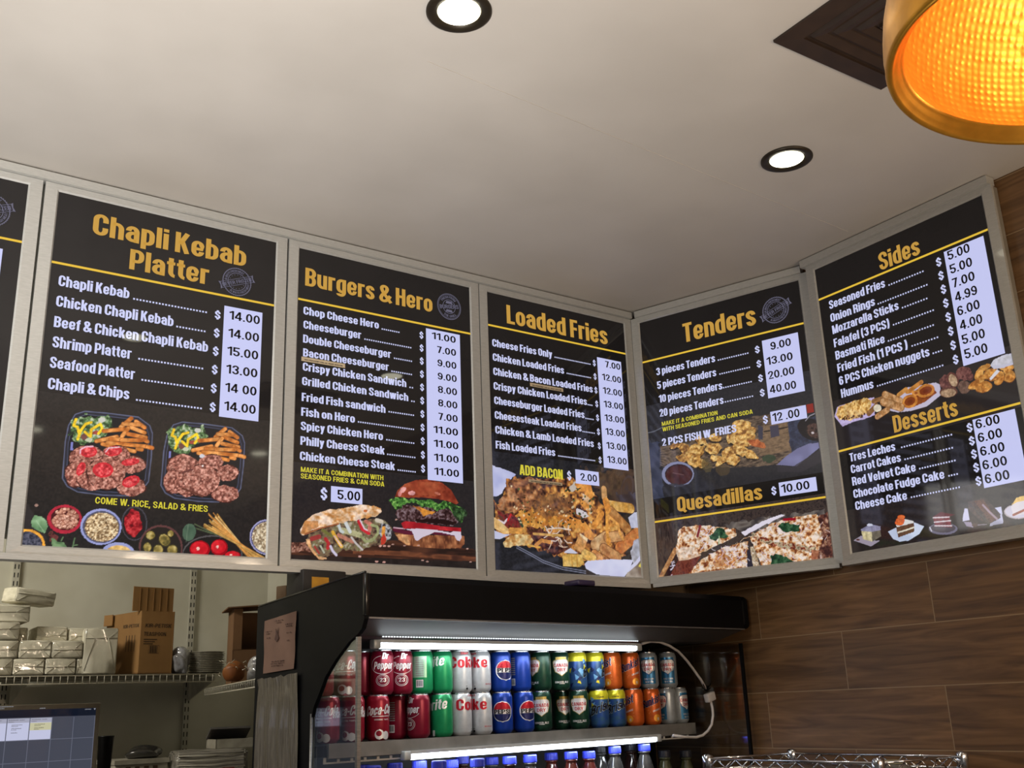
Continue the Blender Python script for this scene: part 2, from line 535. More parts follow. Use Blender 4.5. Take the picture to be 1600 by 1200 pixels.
def pic_material():
    mt = bpy.data.materials.new('backlit_photo_print'); mt.use_nodes = True
    nt = mt.node_tree; b = nt.nodes['Principled BSDF']
    at = nt.nodes.new('ShaderNodeAttribute'); at.attribute_name = 'Col'
    dk = nt.nodes.new('ShaderNodeMix'); dk.data_type = 'RGBA'; dk.blend_type = 'MULTIPLY'
    dk.inputs['Factor'].default_value = 1.0; dk.inputs['B'].default_value = (0.3, 0.3, 0.3, 1)
    nt.links.new(at.outputs['Color'], dk.inputs['A'])
    nt.links.new(dk.outputs['Result'], b.inputs['Base Color'])
    nt.links.new(at.outputs['Color'], b.inputs['Emission Color'])
    b.inputs['Emission Strength'].default_value = 0.78
    b.inputs['Roughness'].default_value = 0.05
    return mt


m_pic = pic_material()


class Board:
    def __init__(s, org, theta, label, w=PW):
        s.o = np.array([org[0], org[1], 2.0]); s.t = theta; s.w = w
        s.d = np.array([math.cos(theta), math.sin(theta), 0]); s.n = np.array([-math.sin(theta), math.cos(theta), 0])
        s.root = empty('menu_board', tuple(s.o), theta, label, 'menu board', 'lit menu boards under the ceiling')
        fr = MB()
        mx, mz = 0.0335, 0.0205
        o4 = [(-mx, -mz), (w + mx, -mz), (w + mx, PH + mz), (-mx, PH + mz)]
        i4 = [(0, 0), (w, 0), (w, PH), (0, PH)]
        b4 = [(-0.004, -0.004), (w + 0.004, -0.004), (w + 0.004, PH + 0.004), (-0.004, PH + 0.004)]
        rings = [(o4, 0.006), (o4, -0.004), (b4, -0.005), (i4, -0.0008)]
        vs = [(p[0], y, p[1]) for ring, y in rings for p in ring]
        fs = []
        for k in range(3):
            for i in range(4):
                j = (i + 1) % 4
                fs.append((k * 4 + i, k * 4 + j, k * 4 + 4 + j, k * 4 + 4 + i))
        fr.add(vs, fs)
        fr.build('frame', m_alu, s.root, fix=False)
        MB().box(-mx + 0.006, w + mx - 0.006, 0.006, 0.036, -mz, PH + mz).build('casing', m_case, s.root)
        s.poster = MB().quad([(0, 0, 0), (w, 0, 0), (w, 0, PH), (0, 0, PH)]).build('poster', m_poster, s.root, fix=False)
        s.lay = {}

    def L(s, x, y):
        p = hitp(x, y, s.o, s.n) - s.o
        return np.array([p @ s.d, p[2]])

    def layer(s, name, m, depth):
        key = name
        if name in ('menu_line', 'price', 'heading', 'price_strip', 'beige_sticker', 'gold_rule', 'note', 'dollar_sign', 'sticker_lettering', 'dot_leader'):
            key = (name, len(s.lay))          # every line, price and strip is a part of its own
        if key not in s.lay:
            s.lay[key] = (MB(), m, depth, name)
        return s.lay[key][0], depth

    def put(s, lay, v2, fs):
        mb, y = lay
        mb.add([(p[0], y, p[1]) for p in v2], fs)

    def quad(s, lay, pts, px=True):
        q = [s.L(*p) if px else np.array(p) for p in pts]
        if px:   # square up: the strips are rectangles
            x0 = max(0.001, (q[0][0] + q[3][0]) / 2); x1 = min(s.w - 0.001, (q[1][0] + q[2][0]) / 2)
            z1 = (q[0][1] + q[1][1]) / 2; z0 = (q[2][1] + q[3][1]) / 2
            q = [(x0, z1), (x1, z1), (x1, z0), (x0, z0)]
        s.put(lay, q[::-1], [(0, 1, 2, 3)])

    def txt(s, lay, t, a, b, cap, style='imp'):
        p, q = s.L(*a), s.L(*b)
        bold = dict(imp=0.06, head=0.06, cap=0.02, num=0.02)[style]
        v, f = word(t, p[0], q[0], (p[1] + q[1]) / 2, cap, bold)
        s.put(lay, v, f)

    def dots(s, lay, a, b, pitch=0.0085, size=0.0047):
        p, q = s.L(*a), s.L(*b)
        n = max(2, int(round((q[0] - p[0]) / pitch)))
        for k in range(n):
            x = p[0] + (q[0] - p[0]) * k / n; z = (p[1] + q[1]) / 2
            s.put(lay, [(x, z), (x + size, z), (x + size, z + size), (x, z + size)], [(0, 1, 2, 3)])

    def rule(s, a, b, h=0.0062):
        lay = s.layer('gold_rule', m_rule, -0.0012)
        z = (s.L(*a)[1] + s.L(*b)[1]) / 2
        s.put(lay, [(0, z - h / 2), (s.w, z - h / 2), (s.w, z + h / 2), (0, z + h / 2)], [(0, 1, 2, 3)])

    def head(s, t, a, b, cap):
        s.txt(s.layer('heading', m_gold, -0.0016), t, a, b, cap, 'head')

    def item(s, t, a, b, cap, d0=None, d1=None, **k):
        lay = s.layer('menu_line', m_white, -0.0020)
        s.txt(lay, t, a, b, cap)
        if d0: s.dots(s.layer('dot_leader', m_white, -0.0020), d0, d1, **k)

    def dollars(s, a, b, n, w, h):
        """n dollar signs with their centres from a to b"""
        p, q = s.L(*a), s.L(*b)
        for k in range(n):
            lay = s.layer('dollar_sign', m_white, -0.0020)
            c = p + (q - p) * (k / max(1, n - 1))
            v, f = word('$', c[0] - w / 2, c[0] + w / 2, c[1] - h * 0.36, h * 0.72, bold=0.06)
            s.put(lay, v, f)

    def prices(s, vals, a0, a1, b0, b1, cap, right=True):
        """column of prices: (a0,a1) ends of the first baseline, (b0,b1) ends of the last"""
        A0, A1, B0, B1 = s.L(*a0), s.L(*a1), s.L(*b0), s.L(*b1)
        w0 = (A1[0] - A0[0] + B1[0] - B0[0]) / 2
        lw = max(len(v) for v in vals)
        n = len(vals)
        for k, v in enumerate(vals):
            t = k / max(1, n - 1)
            xr = A1[0] + (B1[0] - A1[0]) * t; xl = xr - w0
            z = (A0[1] + A1[1]) / 2 * (1 - t) + (B0[1] + B1[1]) / 2 * t
            w = w0 * (len(v) - 0.45) / (lw - 0.45)
            lay = s.layer('price', m_black, -0.0020)
            if right: xl = xr - w
            else: xr = xl + w
            vv, f = word(v, xl, xr, z, cap, bold=0.016, offset=0.008, space=1.04)
            s.put(lay, vv, f)

    def strip(s, *pts):
        s.quad(s.layer('price_strip', m_strip, -0.0014), pts)

    def note(s, t, a, b, cap, style='cap'):
        s.txt(s.layer('note', m_yell, -0.0020), t, a, b, cap, style)

    def sticker(s, *pts):
        s.quad(s.layer('beige_sticker', m_sticker, -0.0024), pts)
        p, q = s.L(*pts[0]), s.L(*pts[2])
        v, f = word('100 PERCENT HALAL BEEF BACON', p[0] + 0.008, q[0] - 0.008, q[1] + (p[1] - q[1]) * 0.22, abs(p[1] - q[1]) * 0.35, bold=0.01)
        s.put(s.layer('sticker_lettering', m_black, -0.0028), v, f)

    def ring(s, lay, c, r0, r1, n=48, teeth=0, amp=0.0):
        vs = []; fs = []
        for k in range(n):
            a = 2 * math.pi * k / n
            ro = r1 + (amp if teeth and (k % 2) else 0)
            vs += [(c[0] + r0 * math.cos(a), c[1] + r0 * math.sin(a)), (c[0] + ro * math.cos(a), c[1] + ro * math.sin(a))]
        for k in range(n):
            j = (k + 1) % n
            fs.append((2 * k, 2 * k + 1, 2 * j + 1, 2 * j))
        s.put(lay, vs, fs)

    def arc_text(s, lay, t, c, r, a_mid, span, cap, inward=False):
        v, f = layout(t, 'reg')
        lo, hi = v[:, 0].min(), v[:, 0].max()
        u = (v[:, 0] - lo) / (hi - lo) - 0.5
        zz = v[:, 1] * cap
        if not inward:
            a = a_mid - u * span; rr = r + zz
        else:
            a = a_mid + u * span; rr = r - zz
        s.put(lay, np.stack([c[0] + rr * np.cos(a), c[1] + rr * np.sin(a)], 1), f)

    def stamp(s, cpx, r, kind, ang=R(21)):
        c = s.L(*cpx)
        lay = s.layer('stamp', m_stamp, -0.0016)
        if kind == 'frozen':
            s.ring(lay, c, r * 0.93, r * 0.97, 96, 1, r * 0.05)
            s.ring(lay, c, r * 0.60, r * 0.64)
            ca, sa = math.cos(ang), math.sin(ang)

            def rot(x, z):
                return (c[0] + x * ca - z * sa, c[1] + x * sa + z * ca)
            bw, bh = r * 1.12, r * 0.23
            for z0, z1 in ((bh * 0.86, bh), (-bh, -bh * 0.86)):
                s.put(lay, [rot(-bw, z0), rot(bw, z0), rot(bw, z1), rot(-bw, z1)], [(0, 1, 2, 3)])
            for sg in (-1, 1):
                s.put(lay, [rot(sg * bw, -bh), rot(sg * bw * 1.12, -bh * 1.2), rot(sg * bw * 1.06, 0), rot(sg * bw * 1.12, bh * 1.2), rot(sg * bw, bh)], [(0, 1, 2, 3, 4)])
            v, f = word('NEVER FROZEN', -bw * 0.94, bw * 0.94, -bh * 0.55, bh * 1.1, bold=0.03)
            s.put(lay, [rot(*p) for p in v], f)
            s.arc_text(lay, 'ALWAYS FRESH MEAT', c, r * 0.70, R(118), R(125), r * 0.16)
            s.arc_text(lay, 'ALWAYS FRESH MEAT', c, r * 0.86, R(-62), R(125), r * 0.16, True)
            for k in range(5):
                for sg in (1, -1):
                    a = ang + sg * R(90) + R(24) * (k - 2)
                    q = (c[0] + r * 0.5 * math.cos(a), c[1] + r * 0.5 * math.sin(a))
                    s.ring(lay, q, 0.0, r * 0.028, 8)
        else:
            s.ring(lay, c, r * 0.95, r * 1.0); s.ring(lay, c, r * 0.88, r * 0.905)
            s.ring(lay, c, r * 0.50, r * 0.54)
            v, f = word('BURGERS', -r * 0.80, r * 0.80, -r * 0.15, r * 0.3, bold=0.03)
            ca, sa = math.cos(R(9)), math.sin(R(9))
            s.put(lay, [(c[0] + x * ca - z * sa, c[1] + x * sa + z * ca) for x, z in v], f)
            s.arc_text(lay, 'FRESH FROM', c, r * 0.64, R(96), R(105), r * 0.18)
            s.arc_text(lay, 'THE GRILL', c, r * 0.82, R(-84), R(85), r * 0.18, True)
            for z0, z1 in ((0.22, 0.42), (-0.42, -0.24)):
                s.put(lay, [(c[0] - r * 0.3, c[1] + r * z0), (c[0] + r * 0.3, c[1] + r * z0), (c[0] + r * 0.22, c[1] + r * z1), (c[0] - r * 0.22, c[1] + r * z1)], [(0, 1, 2, 3)])

    def finish(s):
        for mb, m, y, name in s.lay.values():
            if mb.f:
                mb.build(name, m, s.poster, fix=False)


# ------------------------------------------------------------------ photo prints: fine meshes whose vertices carry the printed colours
_rng = np.random.default_rng(5)
_LAT = [_rng.random((64, 64)) for _ in range(24)]


def vnoise(X, Z, scale, seed=0):
    L = _LAT[seed % 24]
    x = X / scale + 17.3 * (seed % 7); z = Z / scale + 9.1 * (seed % 5)
    xi = np.floor(x).astype(int); zi = np.floor(z).astype(int); fx = x - xi; fz = z - zi
    fx = fx * fx * (3 - 2 * fx); fz = fz * fz * (3 - 2 * fz)
    g = lambda a, b: L[a % 64, b % 64]
    return (g(xi, zi) * (1 - fx) + g(xi + 1, zi) * fx) * (1 - fz) + (g(xi, zi + 1) * (1 - fx) + g(xi + 1, zi + 1) * fx) * fz


class Canvas:
    def __init__(s, board, x0, x1, z0, z1, bgc, res=0.0017, bgtex=None):
        s.b = board
        nx = int((x1 - x0) / res) + 1; nz = int((z1 - z0) / res) + 1
        s.nx, s.nz = nx, nz
        s.X, s.Z = np.meshgrid(np.linspace(x0, x1, nx), np.linspace(z0, z1, nz))
        s.c = np.zeros((nz, nx, 3)); s.c[:] = bgc
        s.seed = 1; s.x0, s.z0, s.dx, s.dz = x0, z0, (x1 - x0) / (nx - 1), (z1 - z0) / (nz - 1)
        s.T = lambda p: p
        if bgtex:
            s.fill(np.ones((nz, nx)), bgtex, None)

    def frame(s, ox, oz, k):
        """points that follow are read in a zoomed view with origin (ox, oz) and k photo pixels per unit"""
        s.T = lambda p: (ox + p[0] * k, oz + p[1] * k)
        return s

    def pts(s, P):
        return np.array([s.b.L(*s.T(p)) for p in P])

    def fill(s, mask, col, sl=None, scale=0.005, stretch=(1, 1)):
        s.seed += 1
        X, Z, c = (s.X, s.Z, s.c) if sl is None else (s.X[sl], s.Z[sl], s.c[sl])
        col = np.array(col, float)
        if col.ndim == 1:
            val = np.broadcast_to(col, c.shape)
        else:
            n = 0.62 * vnoise(X * stretch[0], Z * stretch[1], scale, s.seed) + 0.38 * vnoise(X * stretch[0], Z * stretch[1], scale * 0.42, s.seed + 3)
            t = np.clip((n - 0.22) / 0.56, 0, 0.9999) * (len(col) - 1)
            i = t.astype(int); fr = (t - i)[..., None]
            val = col[i] * (1 - fr) + col[np.minimum(i + 1, len(col) - 1)] * fr
        mk = mask[..., None]
        c[:] = c * (1 - mk) + val * mk

    def win(s, q, pad):
        i0 = max(0, int((q[:, 1].min() - pad - s.z0) / s.dz)); i1 = min(s.nz, int((q[:, 1].max() + pad - s.z0) / s.dz) + 2)
        j0 = max(0, int((q[:, 0].min() - pad - s.x0) / s.dx)); j1 = min(s.nx, int((q[:, 0].max() + pad - s.x0) / s.dx) + 2)
        return (slice(i0, max(i0, i1)), slice(j0, max(j0, j1)))

    def poly(s, P, col, jit=0.0, scale=0.005, a=1.0, js=0.012, stretch=(1, 1), local=False):
        q = np.array(P) if local else s.pts(P)
        sl = s.win(q, jit)
        X, Z = s.X[sl], s.Z[sl]
        if X.size == 0: return s
        if jit:
            X = X + (vnoise(s.X[sl], s.Z[sl], js, s.seed + 5) - 0.5) * 2 * jit
            Z = Z + (vnoise(s.X[sl], s.Z[sl], js, s.seed + 9) - 0.5) * 2 * jit
        ins = np.zeros(X.shape, bool)
        n = len(q)
        for i in range(n):
            x1, z1 = q[i]; x2, z2 = q[(i + 1) % n]
            if z1 == z2: continue
            cr = ((z1 > Z) != (z2 > Z)) & (X < (x2 - x1) * (Z - z1) / (z2 - z1) + x1)
            ins ^= cr
        s.fill(ins.astype(float) * a, col, sl, scale, stretch)
        return s

    def ell(s, cx, cy, rx, ry, col, ang=0.0, **k):
        ca, sa = math.cos(R(ang)), math.sin(R(ang))
        P = []
        for i in range(28):
            t = 2 * math.pi * i / 28
            x, y = rx * math.cos(t), ry * math.sin(t)
            P.append((cx + x * ca - y * sa, cy + x * sa + y * ca))
        return s.poly(P, col, **k)

    def line(s, P, w, col, **k):
        """stroke of width w (same unit as the points)"""
        q = s.pts(P)
        u = s.pts([P[0], (P[0][0] + w, P[0][1])]); ww = np.linalg.norm(u[1] - u[0]) / 2
        sl = s.win(q, ww)
        X, Z = s.X[sl], s.Z[sl]
        if X.size == 0: return s
        d = np.full(X.shape, 9.0)
        for i in range(len(q) - 1):
            ax, az = q[i]; vx, vz = q[i + 1] - q[i]
            t = np.clip(((X - ax) * vx + (Z - az) * vz) / (vx * vx + vz * vz + 1e-12), 0, 1)
            d = np.minimum(d, np.hypot(X - ax - t * vx, Z - az - t * vz))
        s.fill(np.clip((ww - d) / (0.6 * s.dx) + 0.5, 0, 1), col, sl, k.get('scale', 0.005))
        return s

    def scatter(s, P, n, r0, r1, cols, seed=1, asp=0.7):
        """n small spots inside polygon P"""
        rr = random.Random(seed); xs = [p[0] for p in P]; ys = [p[1] for p in P]
        k = 0; tries = 0
        while k < n and tries < n * 20:
            tries += 1
            x, y = rr.uniform(min(xs), max(xs)), rr.uniform(min(ys), max(ys))
            ins = False
            for i in range(len(P)):
                x1, y1 = P[i]; x2, y2 = P[(i + 1) % len(P)]
                if (y1 > y) != (y2 > y) and x < (x2 - x1) * (y - y1) / (y2 - y1) + x1: ins = not ins
            if not ins: continue
            r = rr.uniform(r0, r1)
            s.ell(x, y, r, r * asp, rr.choice(cols), rr.uniform(0, 180)); k += 1
        return s

    def strands(s, P, n, ln, w, cols, seed=1):
        rr = random.Random(seed); xs = [p[0] for p in P]; ys = [p[1] for p in P]
        k = 0; tries = 0
        while k < n and tries < n * 20:
            tries += 1
            x, y = rr.uniform(min(xs), max(xs)), rr.uniform(min(ys), max(ys))
            ins = False
            for i in range(len(P)):
                x1, y1 = P[i]; x2, y2 = P[(i + 1) % len(P)]
                if (y1 > y) != (y2 > y) and x < (x2 - x1) * (y - y1) / (y2 - y1) + x1: ins = not ins
            if not ins: continue
            a = rr.uniform(0, math.pi); b = a + rr.uniform(-0.9, 0.9)
            s.line([(x, y), (x + ln * math.cos(a), y + ln * math.sin(a)), (x + ln * (math.cos(a) + math.cos(b)), y + ln * (math.sin(a) + math.sin(b)))], w, rr.choice(cols)); k += 1
        return s

    def build(s, name='food_picture', depth=-0.0007):
        nx, nz = s.nx, s.nz
        co = np.zeros((nz * nx, 3), np.float32); co[:, 0] = s.X.ravel(); co[:, 1] = depth; co[:, 2] = s.Z.ravel()
        i = np.arange(nz - 1)[:, None] * nx + np.arange(nx - 1)[None]
        F = np.stack([i, i + 1, i + nx + 1, i + nx], -1).reshape(-1, 4).astype(np.int32)
        me = bpy.data.meshes.new(name)
        me.vertices.add(len(co)); me.vertices.foreach_set('co', co.ravel())
        me.loops.add(F.size); me.loops.foreach_set('vertex_index', F.ravel())
        me.polygons.add(len(F)); me.polygons.foreach_set('loop_start', np.arange(0, F.size, 4, dtype=np.int32))
        me.update(calc_edges=True)
        at = me.color_attributes.new('Col', 'FLOAT_COLOR', 'POINT')
        grain = 0.80 + 0.26 * vnoise(s.X, s.Z, 0.0085, 21) + 0.16 * vnoise(s.X, s.Z, 0.0036, 17)
        lum = s.c.mean(2); keep = np.clip((lum - 60) / 60, 0, 1) * np.clip((s.c[..., 0] - s.c[..., 2] - 14) / 30, 0, 1)   # food has grain, paper and dark ground stay even
        s.c = s.c * (1 + (grain - 1) * keep)[..., None]
        v = np.clip(s.c, 0, 255) / 255.0
        l = np.where(v <= 0.04045, v / 12.92, ((v + 0.055) / 1.055) ** 2.4).reshape(-1, 3)
        at.data.foreach_set('color', np.concatenate([l, np.ones((len(l), 1))], 1).astype(np.float32).ravel())
        me.materials.append(m_pic)
        o = bpy.data.objects.new(name, me); C.objects.link(o); o.parent = s.b.poster
        return o

# ------------------------------------------------------------------ the six boards
# leftmost board, cut by the frame of the photo
A = Board((-0.6705, 0.0), 0.0, 'menu board at the far left of the row, of which only the right edge shows')
A.rule((0, 371), (37.4, 379.4))
A.quad(A.layer('price_strip', m_strip, -0.0014), [(0.43, 0.725), (0.556, 0.725), (0.556, 0.28), (0.43, 0.28)], px=False)
for k in range(6):
    v, f = word('14.00', 0.436, 0.549, 0.685 - k * 0.0555, 0.026, bold=0.016, offset=0.008)
    A.put(A.layer('price', m_black, -0.0020), v, f)
c0 = A.L(-12, 326)
A.stamp((-14, 328), 0.044, 'frozen')
A.finish()

# Chapli Kebab Platter
B = Board((0.0, 0.0), 0.0, 'menu board headed Chapli Kebab Platter with two food trays pictured')
B.head('Chapli Kebab', (143.8, 366.5), (383.8, 416.2), 0.060)
B.head('Platter', (201.3, 421), (325.7, 444.7), 0.058)
B.rule((80.5, 409), (430.4, 478))
for t, a, b, d0, d1 in [('Chapli Kebab', (90.6, 446.4), (201.3, 467.1), (207.6, 468.5), (324.9, 490)),
                        ('Chicken Chapli Kebab', (86.8, 478.6), (270.3, 510.3), (275, 511.5), (322.6, 520)),
                        ('Beef & Chicken Chapli Kebab', (83.4, 510.8), (324.3, 550.5), None, None),
                        ('Shrimp Platter', (81, 543.3), (204.7, 560.6), (215.6, 562), (319, 578)),
                        ('Seafood Platter', (77, 575), (209.9, 593), (220.5, 595), (319, 609)),
                        ('Chapli & Chips', (73.9, 607.4), (201.3, 624.7), (212, 626.5), (317, 640))]:
    B.item(t, a, b, 0.029, d0, d1)
B.dollars((339.8, 492.4), (332, 636.5), 6, 0.016, 0.030)
B.strip((350.2, 478), (409.7, 488.7), (403.4, 659.2), (342, 650.6))
B.prices(['14.00', '14.00', '15.00', '13.00', '14 00', '14.00'], (356.5, 500.2), (405.4, 506), (349.5, 640.5), (398.8, 648), 0.0255)
B.note('COME W. RICE, SALAD & FRIES', (148, 787.1), (324, 800), 0.0165)
B.stamp((370, 440.7), 0.042, 'frozen')

BROWN = [(86, 46, 42), (138, 82, 72), (176, 118, 104), (214, 160, 146)]
RED = [(150, 30, 40), (205, 55, 65), (232, 110, 110)]
GREEN = [(38, 50, 38), (62, 92, 56), (112, 142, 96), (186, 196, 176)]
FRY = [(168, 92, 40), (205, 128, 62), (226, 158, 92)]
cv = Canvas(B, 0.0, PW, 0.0, 0.375, (41, 38, 37), bgtex=[(36, 34, 34), (46, 42, 41)])


def tray(cv, tf, tomatoes):
    cv.T = tf
    o = [(140, 860), (175, 400), (215, 200), (300, 60), (420, 22), (700, 45), (1090, 95), (1230, 200), (1265, 300), (1250, 600), (1215, 900), (1120, 1030), (980, 1080), (650, 1070), (330, 1030), (200, 960)]
    cv.poly(o, (40, 42, 54)); cv.line(o + o[:1], 14, (92, 98, 126))
    cx, cz = 690, 540
    i = [(cx + (x - cx) * 0.92, cz + (z - cz) * 0.92) for x, z in o]
    cv.poly(i, (27, 29, 35)); cv.line(i + i[:1], 9, (76, 82, 108))
    cv.poly([(245, 410), (275, 405), (270, 510), (240, 510)], (120, 124, 190))
    sal = [(235, 160), (300, 100), (480, 60), (560, 90), (720, 80), (760, 200), (660, 320), (540, 410), (400, 440), (290, 400), (235, 320)]
    cv.poly(sal, GREEN, jit=0.006, scale=0.007)
    cv.ell(630, 130, 45, 30, (196, 198, 190)); cv.ell(470, 380, 45, 25, (190, 196, 170)); cv.ell(560, 290, 45, 25, (150, 70, 60)); cv.ell(410, 340, 40, 40, (110, 70, 66))
    for P in ([(310, 120), (280, 200), (330, 220), (345, 290)], [(500, 160), (430, 180), (370, 260), (330, 370)], [(420, 280), (490, 340), (500, 250), (615, 180), (640, 240), (590, 300)]):
        cv.line(P, 34, (236, 196, 44))
    for a, b in [((870, 220), (1000, 110)), ((1060, 150), (1165, 225)), ((900, 180), (1100, 190)), ((1000, 225), (1165, 290)), ((655, 268), (955, 243)), ((885, 335), (960, 235)),
                 ((960, 305), (1180, 350)), ((565, 395), (820, 340)), ((740, 370), (870, 372)), ((1120, 350), (1200, 400)), ((880, 382), (1130, 385)), ((640, 430), (1040, 522)), ((1080, 490), (1130, 500)), ((705, 415), (1195, 462)), ((1200, 465), (1260, 480))]:
        cv.line([a, b], 56, (150, 84, 38)); cv.line([a, b], 44, FRY, scale=0.02)
    for x, z, rx, rz in [(440, 610, 220, 160), (810, 560, 165, 108), (320, 810, 145, 160), (1030, 690, 150, 105), (1000, 970, 185, 110), (520, 890, 200, 110), (690, 790, 240, 205)]:
        cv.ell(x, z, rx * 1.03, rz * 1.04, (66, 34, 32), jit=0.003)
        cv.ell(x, z, rx, rz, BROWN, scale=0.0045, jit=0.003)
    if tomatoes:
        for x, z, rx, rz, a in [(465, 525, 110, 72, 0), (775, 520, 110, 62, -8), (645, 755, 130, 95, 0), (990, 655, 115, 44, -8), (995, 900, 115, 68, -20), (370, 740, 50, 90, 25)]:
            cv.ell(x, z, rx, rz, (196, 42, 54), a); cv.ell(x, z, rx * 0.78, rz * 0.74, RED, a, scale=0.006)
        cv.line([(360, 545), (365, 500), (430, 465), (520, 462)], 20, (226, 176, 196)); cv.line([(680, 530), (720, 480), (850, 470)], 16, (226, 190, 200))
    else:
        cv.ell(690, 470, 35, 25, (205, 205, 215)); cv.ell(700, 600, 14, 12, (235, 225, 225)); cv.line([(430, 690), (560, 650)], 26, (98, 54, 52)); cv.line([(430, 900), (700, 1000)], 30, (100, 56, 48))


tray(cv, lambda p: (80 + p[0] / 8, 640 + p[1] / 8), True)
src = np.array([[238.7, 700, 1], [102.5, 740, 1], [140, 645, 1]]); dst = np.array([[382.6, 714], [256, 751.4], [291.6, 661.7]])
AF = np.linalg.solve(src, dst)
tray(cv, lambda p: tuple(np.array([80 + p[0] / 8, 640 + p[1] / 8, 1]) @ AF), False)
cv.frame(30, 770, 0.13125)
cv.poly([(60, 120), (100, 130), (340, 560), (60, 620)], (60, 55, 58), a=0.5)
cv.ell(205, 150, 20, 18, (150, 120, 110))
cv.ell(540, 315, 208, 172, (172, 44, 62)); cv.ell(545, 310, 172, 138, (70, 30, 32))
rr = random.Random(3)
for k in range(95):
    a, q = rr.uniform(0, 6.28), math.sqrt(rr.random())
    x, z = 545 + 150 * q * math.cos(a), 312 + 116 * q * math.sin(a)
    cv.ell(x, z, 27, 23, (150, 96, 80)); cv.ell(x - 3, z - 3, 19, 16, rr.choice([(206, 156, 136), (190, 138, 116), (222, 176, 156)]))
cv.ell(972, 405, 246, 216, (150, 156, 208)); cv.ell(976, 408, 222, 192, (84, 84, 104))
cv.ell(982, 410, 204, 174, [(84, 62, 44), (150, 122, 88), (206, 180, 142), (240, 224, 190)], scale=0.0035)
cv.ell(1370, 365, 155, 205, (70, 68, 76)); cv.ell(1370, 368, 140, 190, (40, 36, 38))
cv.ell(1355, 360, 100, 162, [(96, 20, 28), (160, 34, 42), (206, 70, 74)], scale=0.008, jit=0.004)
cv.poly([(180, 268), (140, 340), (150, 405), (230, 455), (305, 482), (340, 405), (322, 330), (262, 282)], [(84, 120, 84), (116, 152, 112), (150, 184, 146)], scale=0.02)
cv.line([(200, 330), (305, 480)], 5, (176, 204, 170))
cv.ell(90, 620, 218, 188, (226, 160, 62)); cv.ell(85, 626, 192, 165, [(44, 46, 58), (66, 68, 84), (100, 100, 116)], scale=0.0035)
cv.poly([(345, 500), (400, 450), (460, 520), (420, 600), (360, 560)], [(60, 34, 36), (120, 60, 60), (60, 46, 40)], jit=0.004)
cv.poly([(385, 640), (390, 545), (440, 560), (450, 595), (540, 592), (572, 645)], [(80, 110, 76), (124, 154, 112)], jit=0.003, scale=0.012)
for P in ([(500, 570), (520, 530)], [(660, 540), (635, 650)], [(640, 630), (690, 620)]):
    cv.line(P, 16, (94, 120, 86))
cv.ell(1175, 740, 205, 152, (152, 158, 206)); cv.ell(1180, 748, 170, 124, [(200, 160, 92), (232, 196, 130)], scale=0.01)
cv.frame(210, 780, 0.1344)
cv.ell(305, 560, 255, 262, (96, 62, 62)); cv.ell(305, 568, 236, 246, (44, 39, 36))
for x, z, rx, rz, a in [(185, 420, 58, 55, 0), (350, 475, 66, 82, -35), (275, 590, 62, 66, 0), (440, 590, 66, 64, 0), (150, 560, 50, 60, 0), (420, 400, 40, 40, 0)]:
    cv.ell(x, z, rx, rz, (70, 64, 38), a); cv.ell(x, z, rx * 0.85, rz * 0.85, [(92, 84, 46), (150, 130, 70), (196, 180, 120)], a, scale=0.012)
cv.ell(635, 385, 78, 102, [(62, 84, 70), (88, 112, 92)], 10, scale=0.02); cv.line([(625, 300), (600, 500)], 6, (110, 130, 110))
for P in ([(700, 290), (960, 420)], [(720, 340), (900, 400)]): cv.line(P, 14, (84, 96, 70))
cv.ell(905, 640, 350, 222, (86, 82, 84)); cv.ell(905, 648, 338, 212, (38, 34, 34))
for x, z, rx, rz in [(760, 582, 118, 100), (985, 562, 100, 96), (1140, 655, 92, 52)]:
    cv.ell(x, z, rx, rz, (150, 16, 28)); cv.ell(x - 6, z - 8, rx * 0.86, rz * 0.82, [(190, 24, 36), (216, 48, 56)], scale=0.03)
    cv.ell(x - 20, z - 8, rx * 0.16, rz * 0.2, (240, 190, 180))
for k in range(26):
    y0 = 150 + 9 * k; x0 = 880 + rr.uniform(-20, 110) - (60 if k > 14 else 0)
    cv.line([(x0, y0 * 0.8 + 40), (1330 + k * 8, 690)], rr.choice([9, 12, 15]), rr.choice([(206, 166, 96), (176, 128, 60), (224, 190, 128), (150, 110, 60), (206, 140, 70)]))
cv.ell(1545, 440, 208, 206, (160, 160, 202)); cv.ell(1547, 442, 196, 194, (82, 82, 126)); cv.ell(1549, 442, 184, 182, [(112, 92, 70), (190, 172, 142), (236, 226, 204)], scale=0.004)
cv.build(); B.finish()

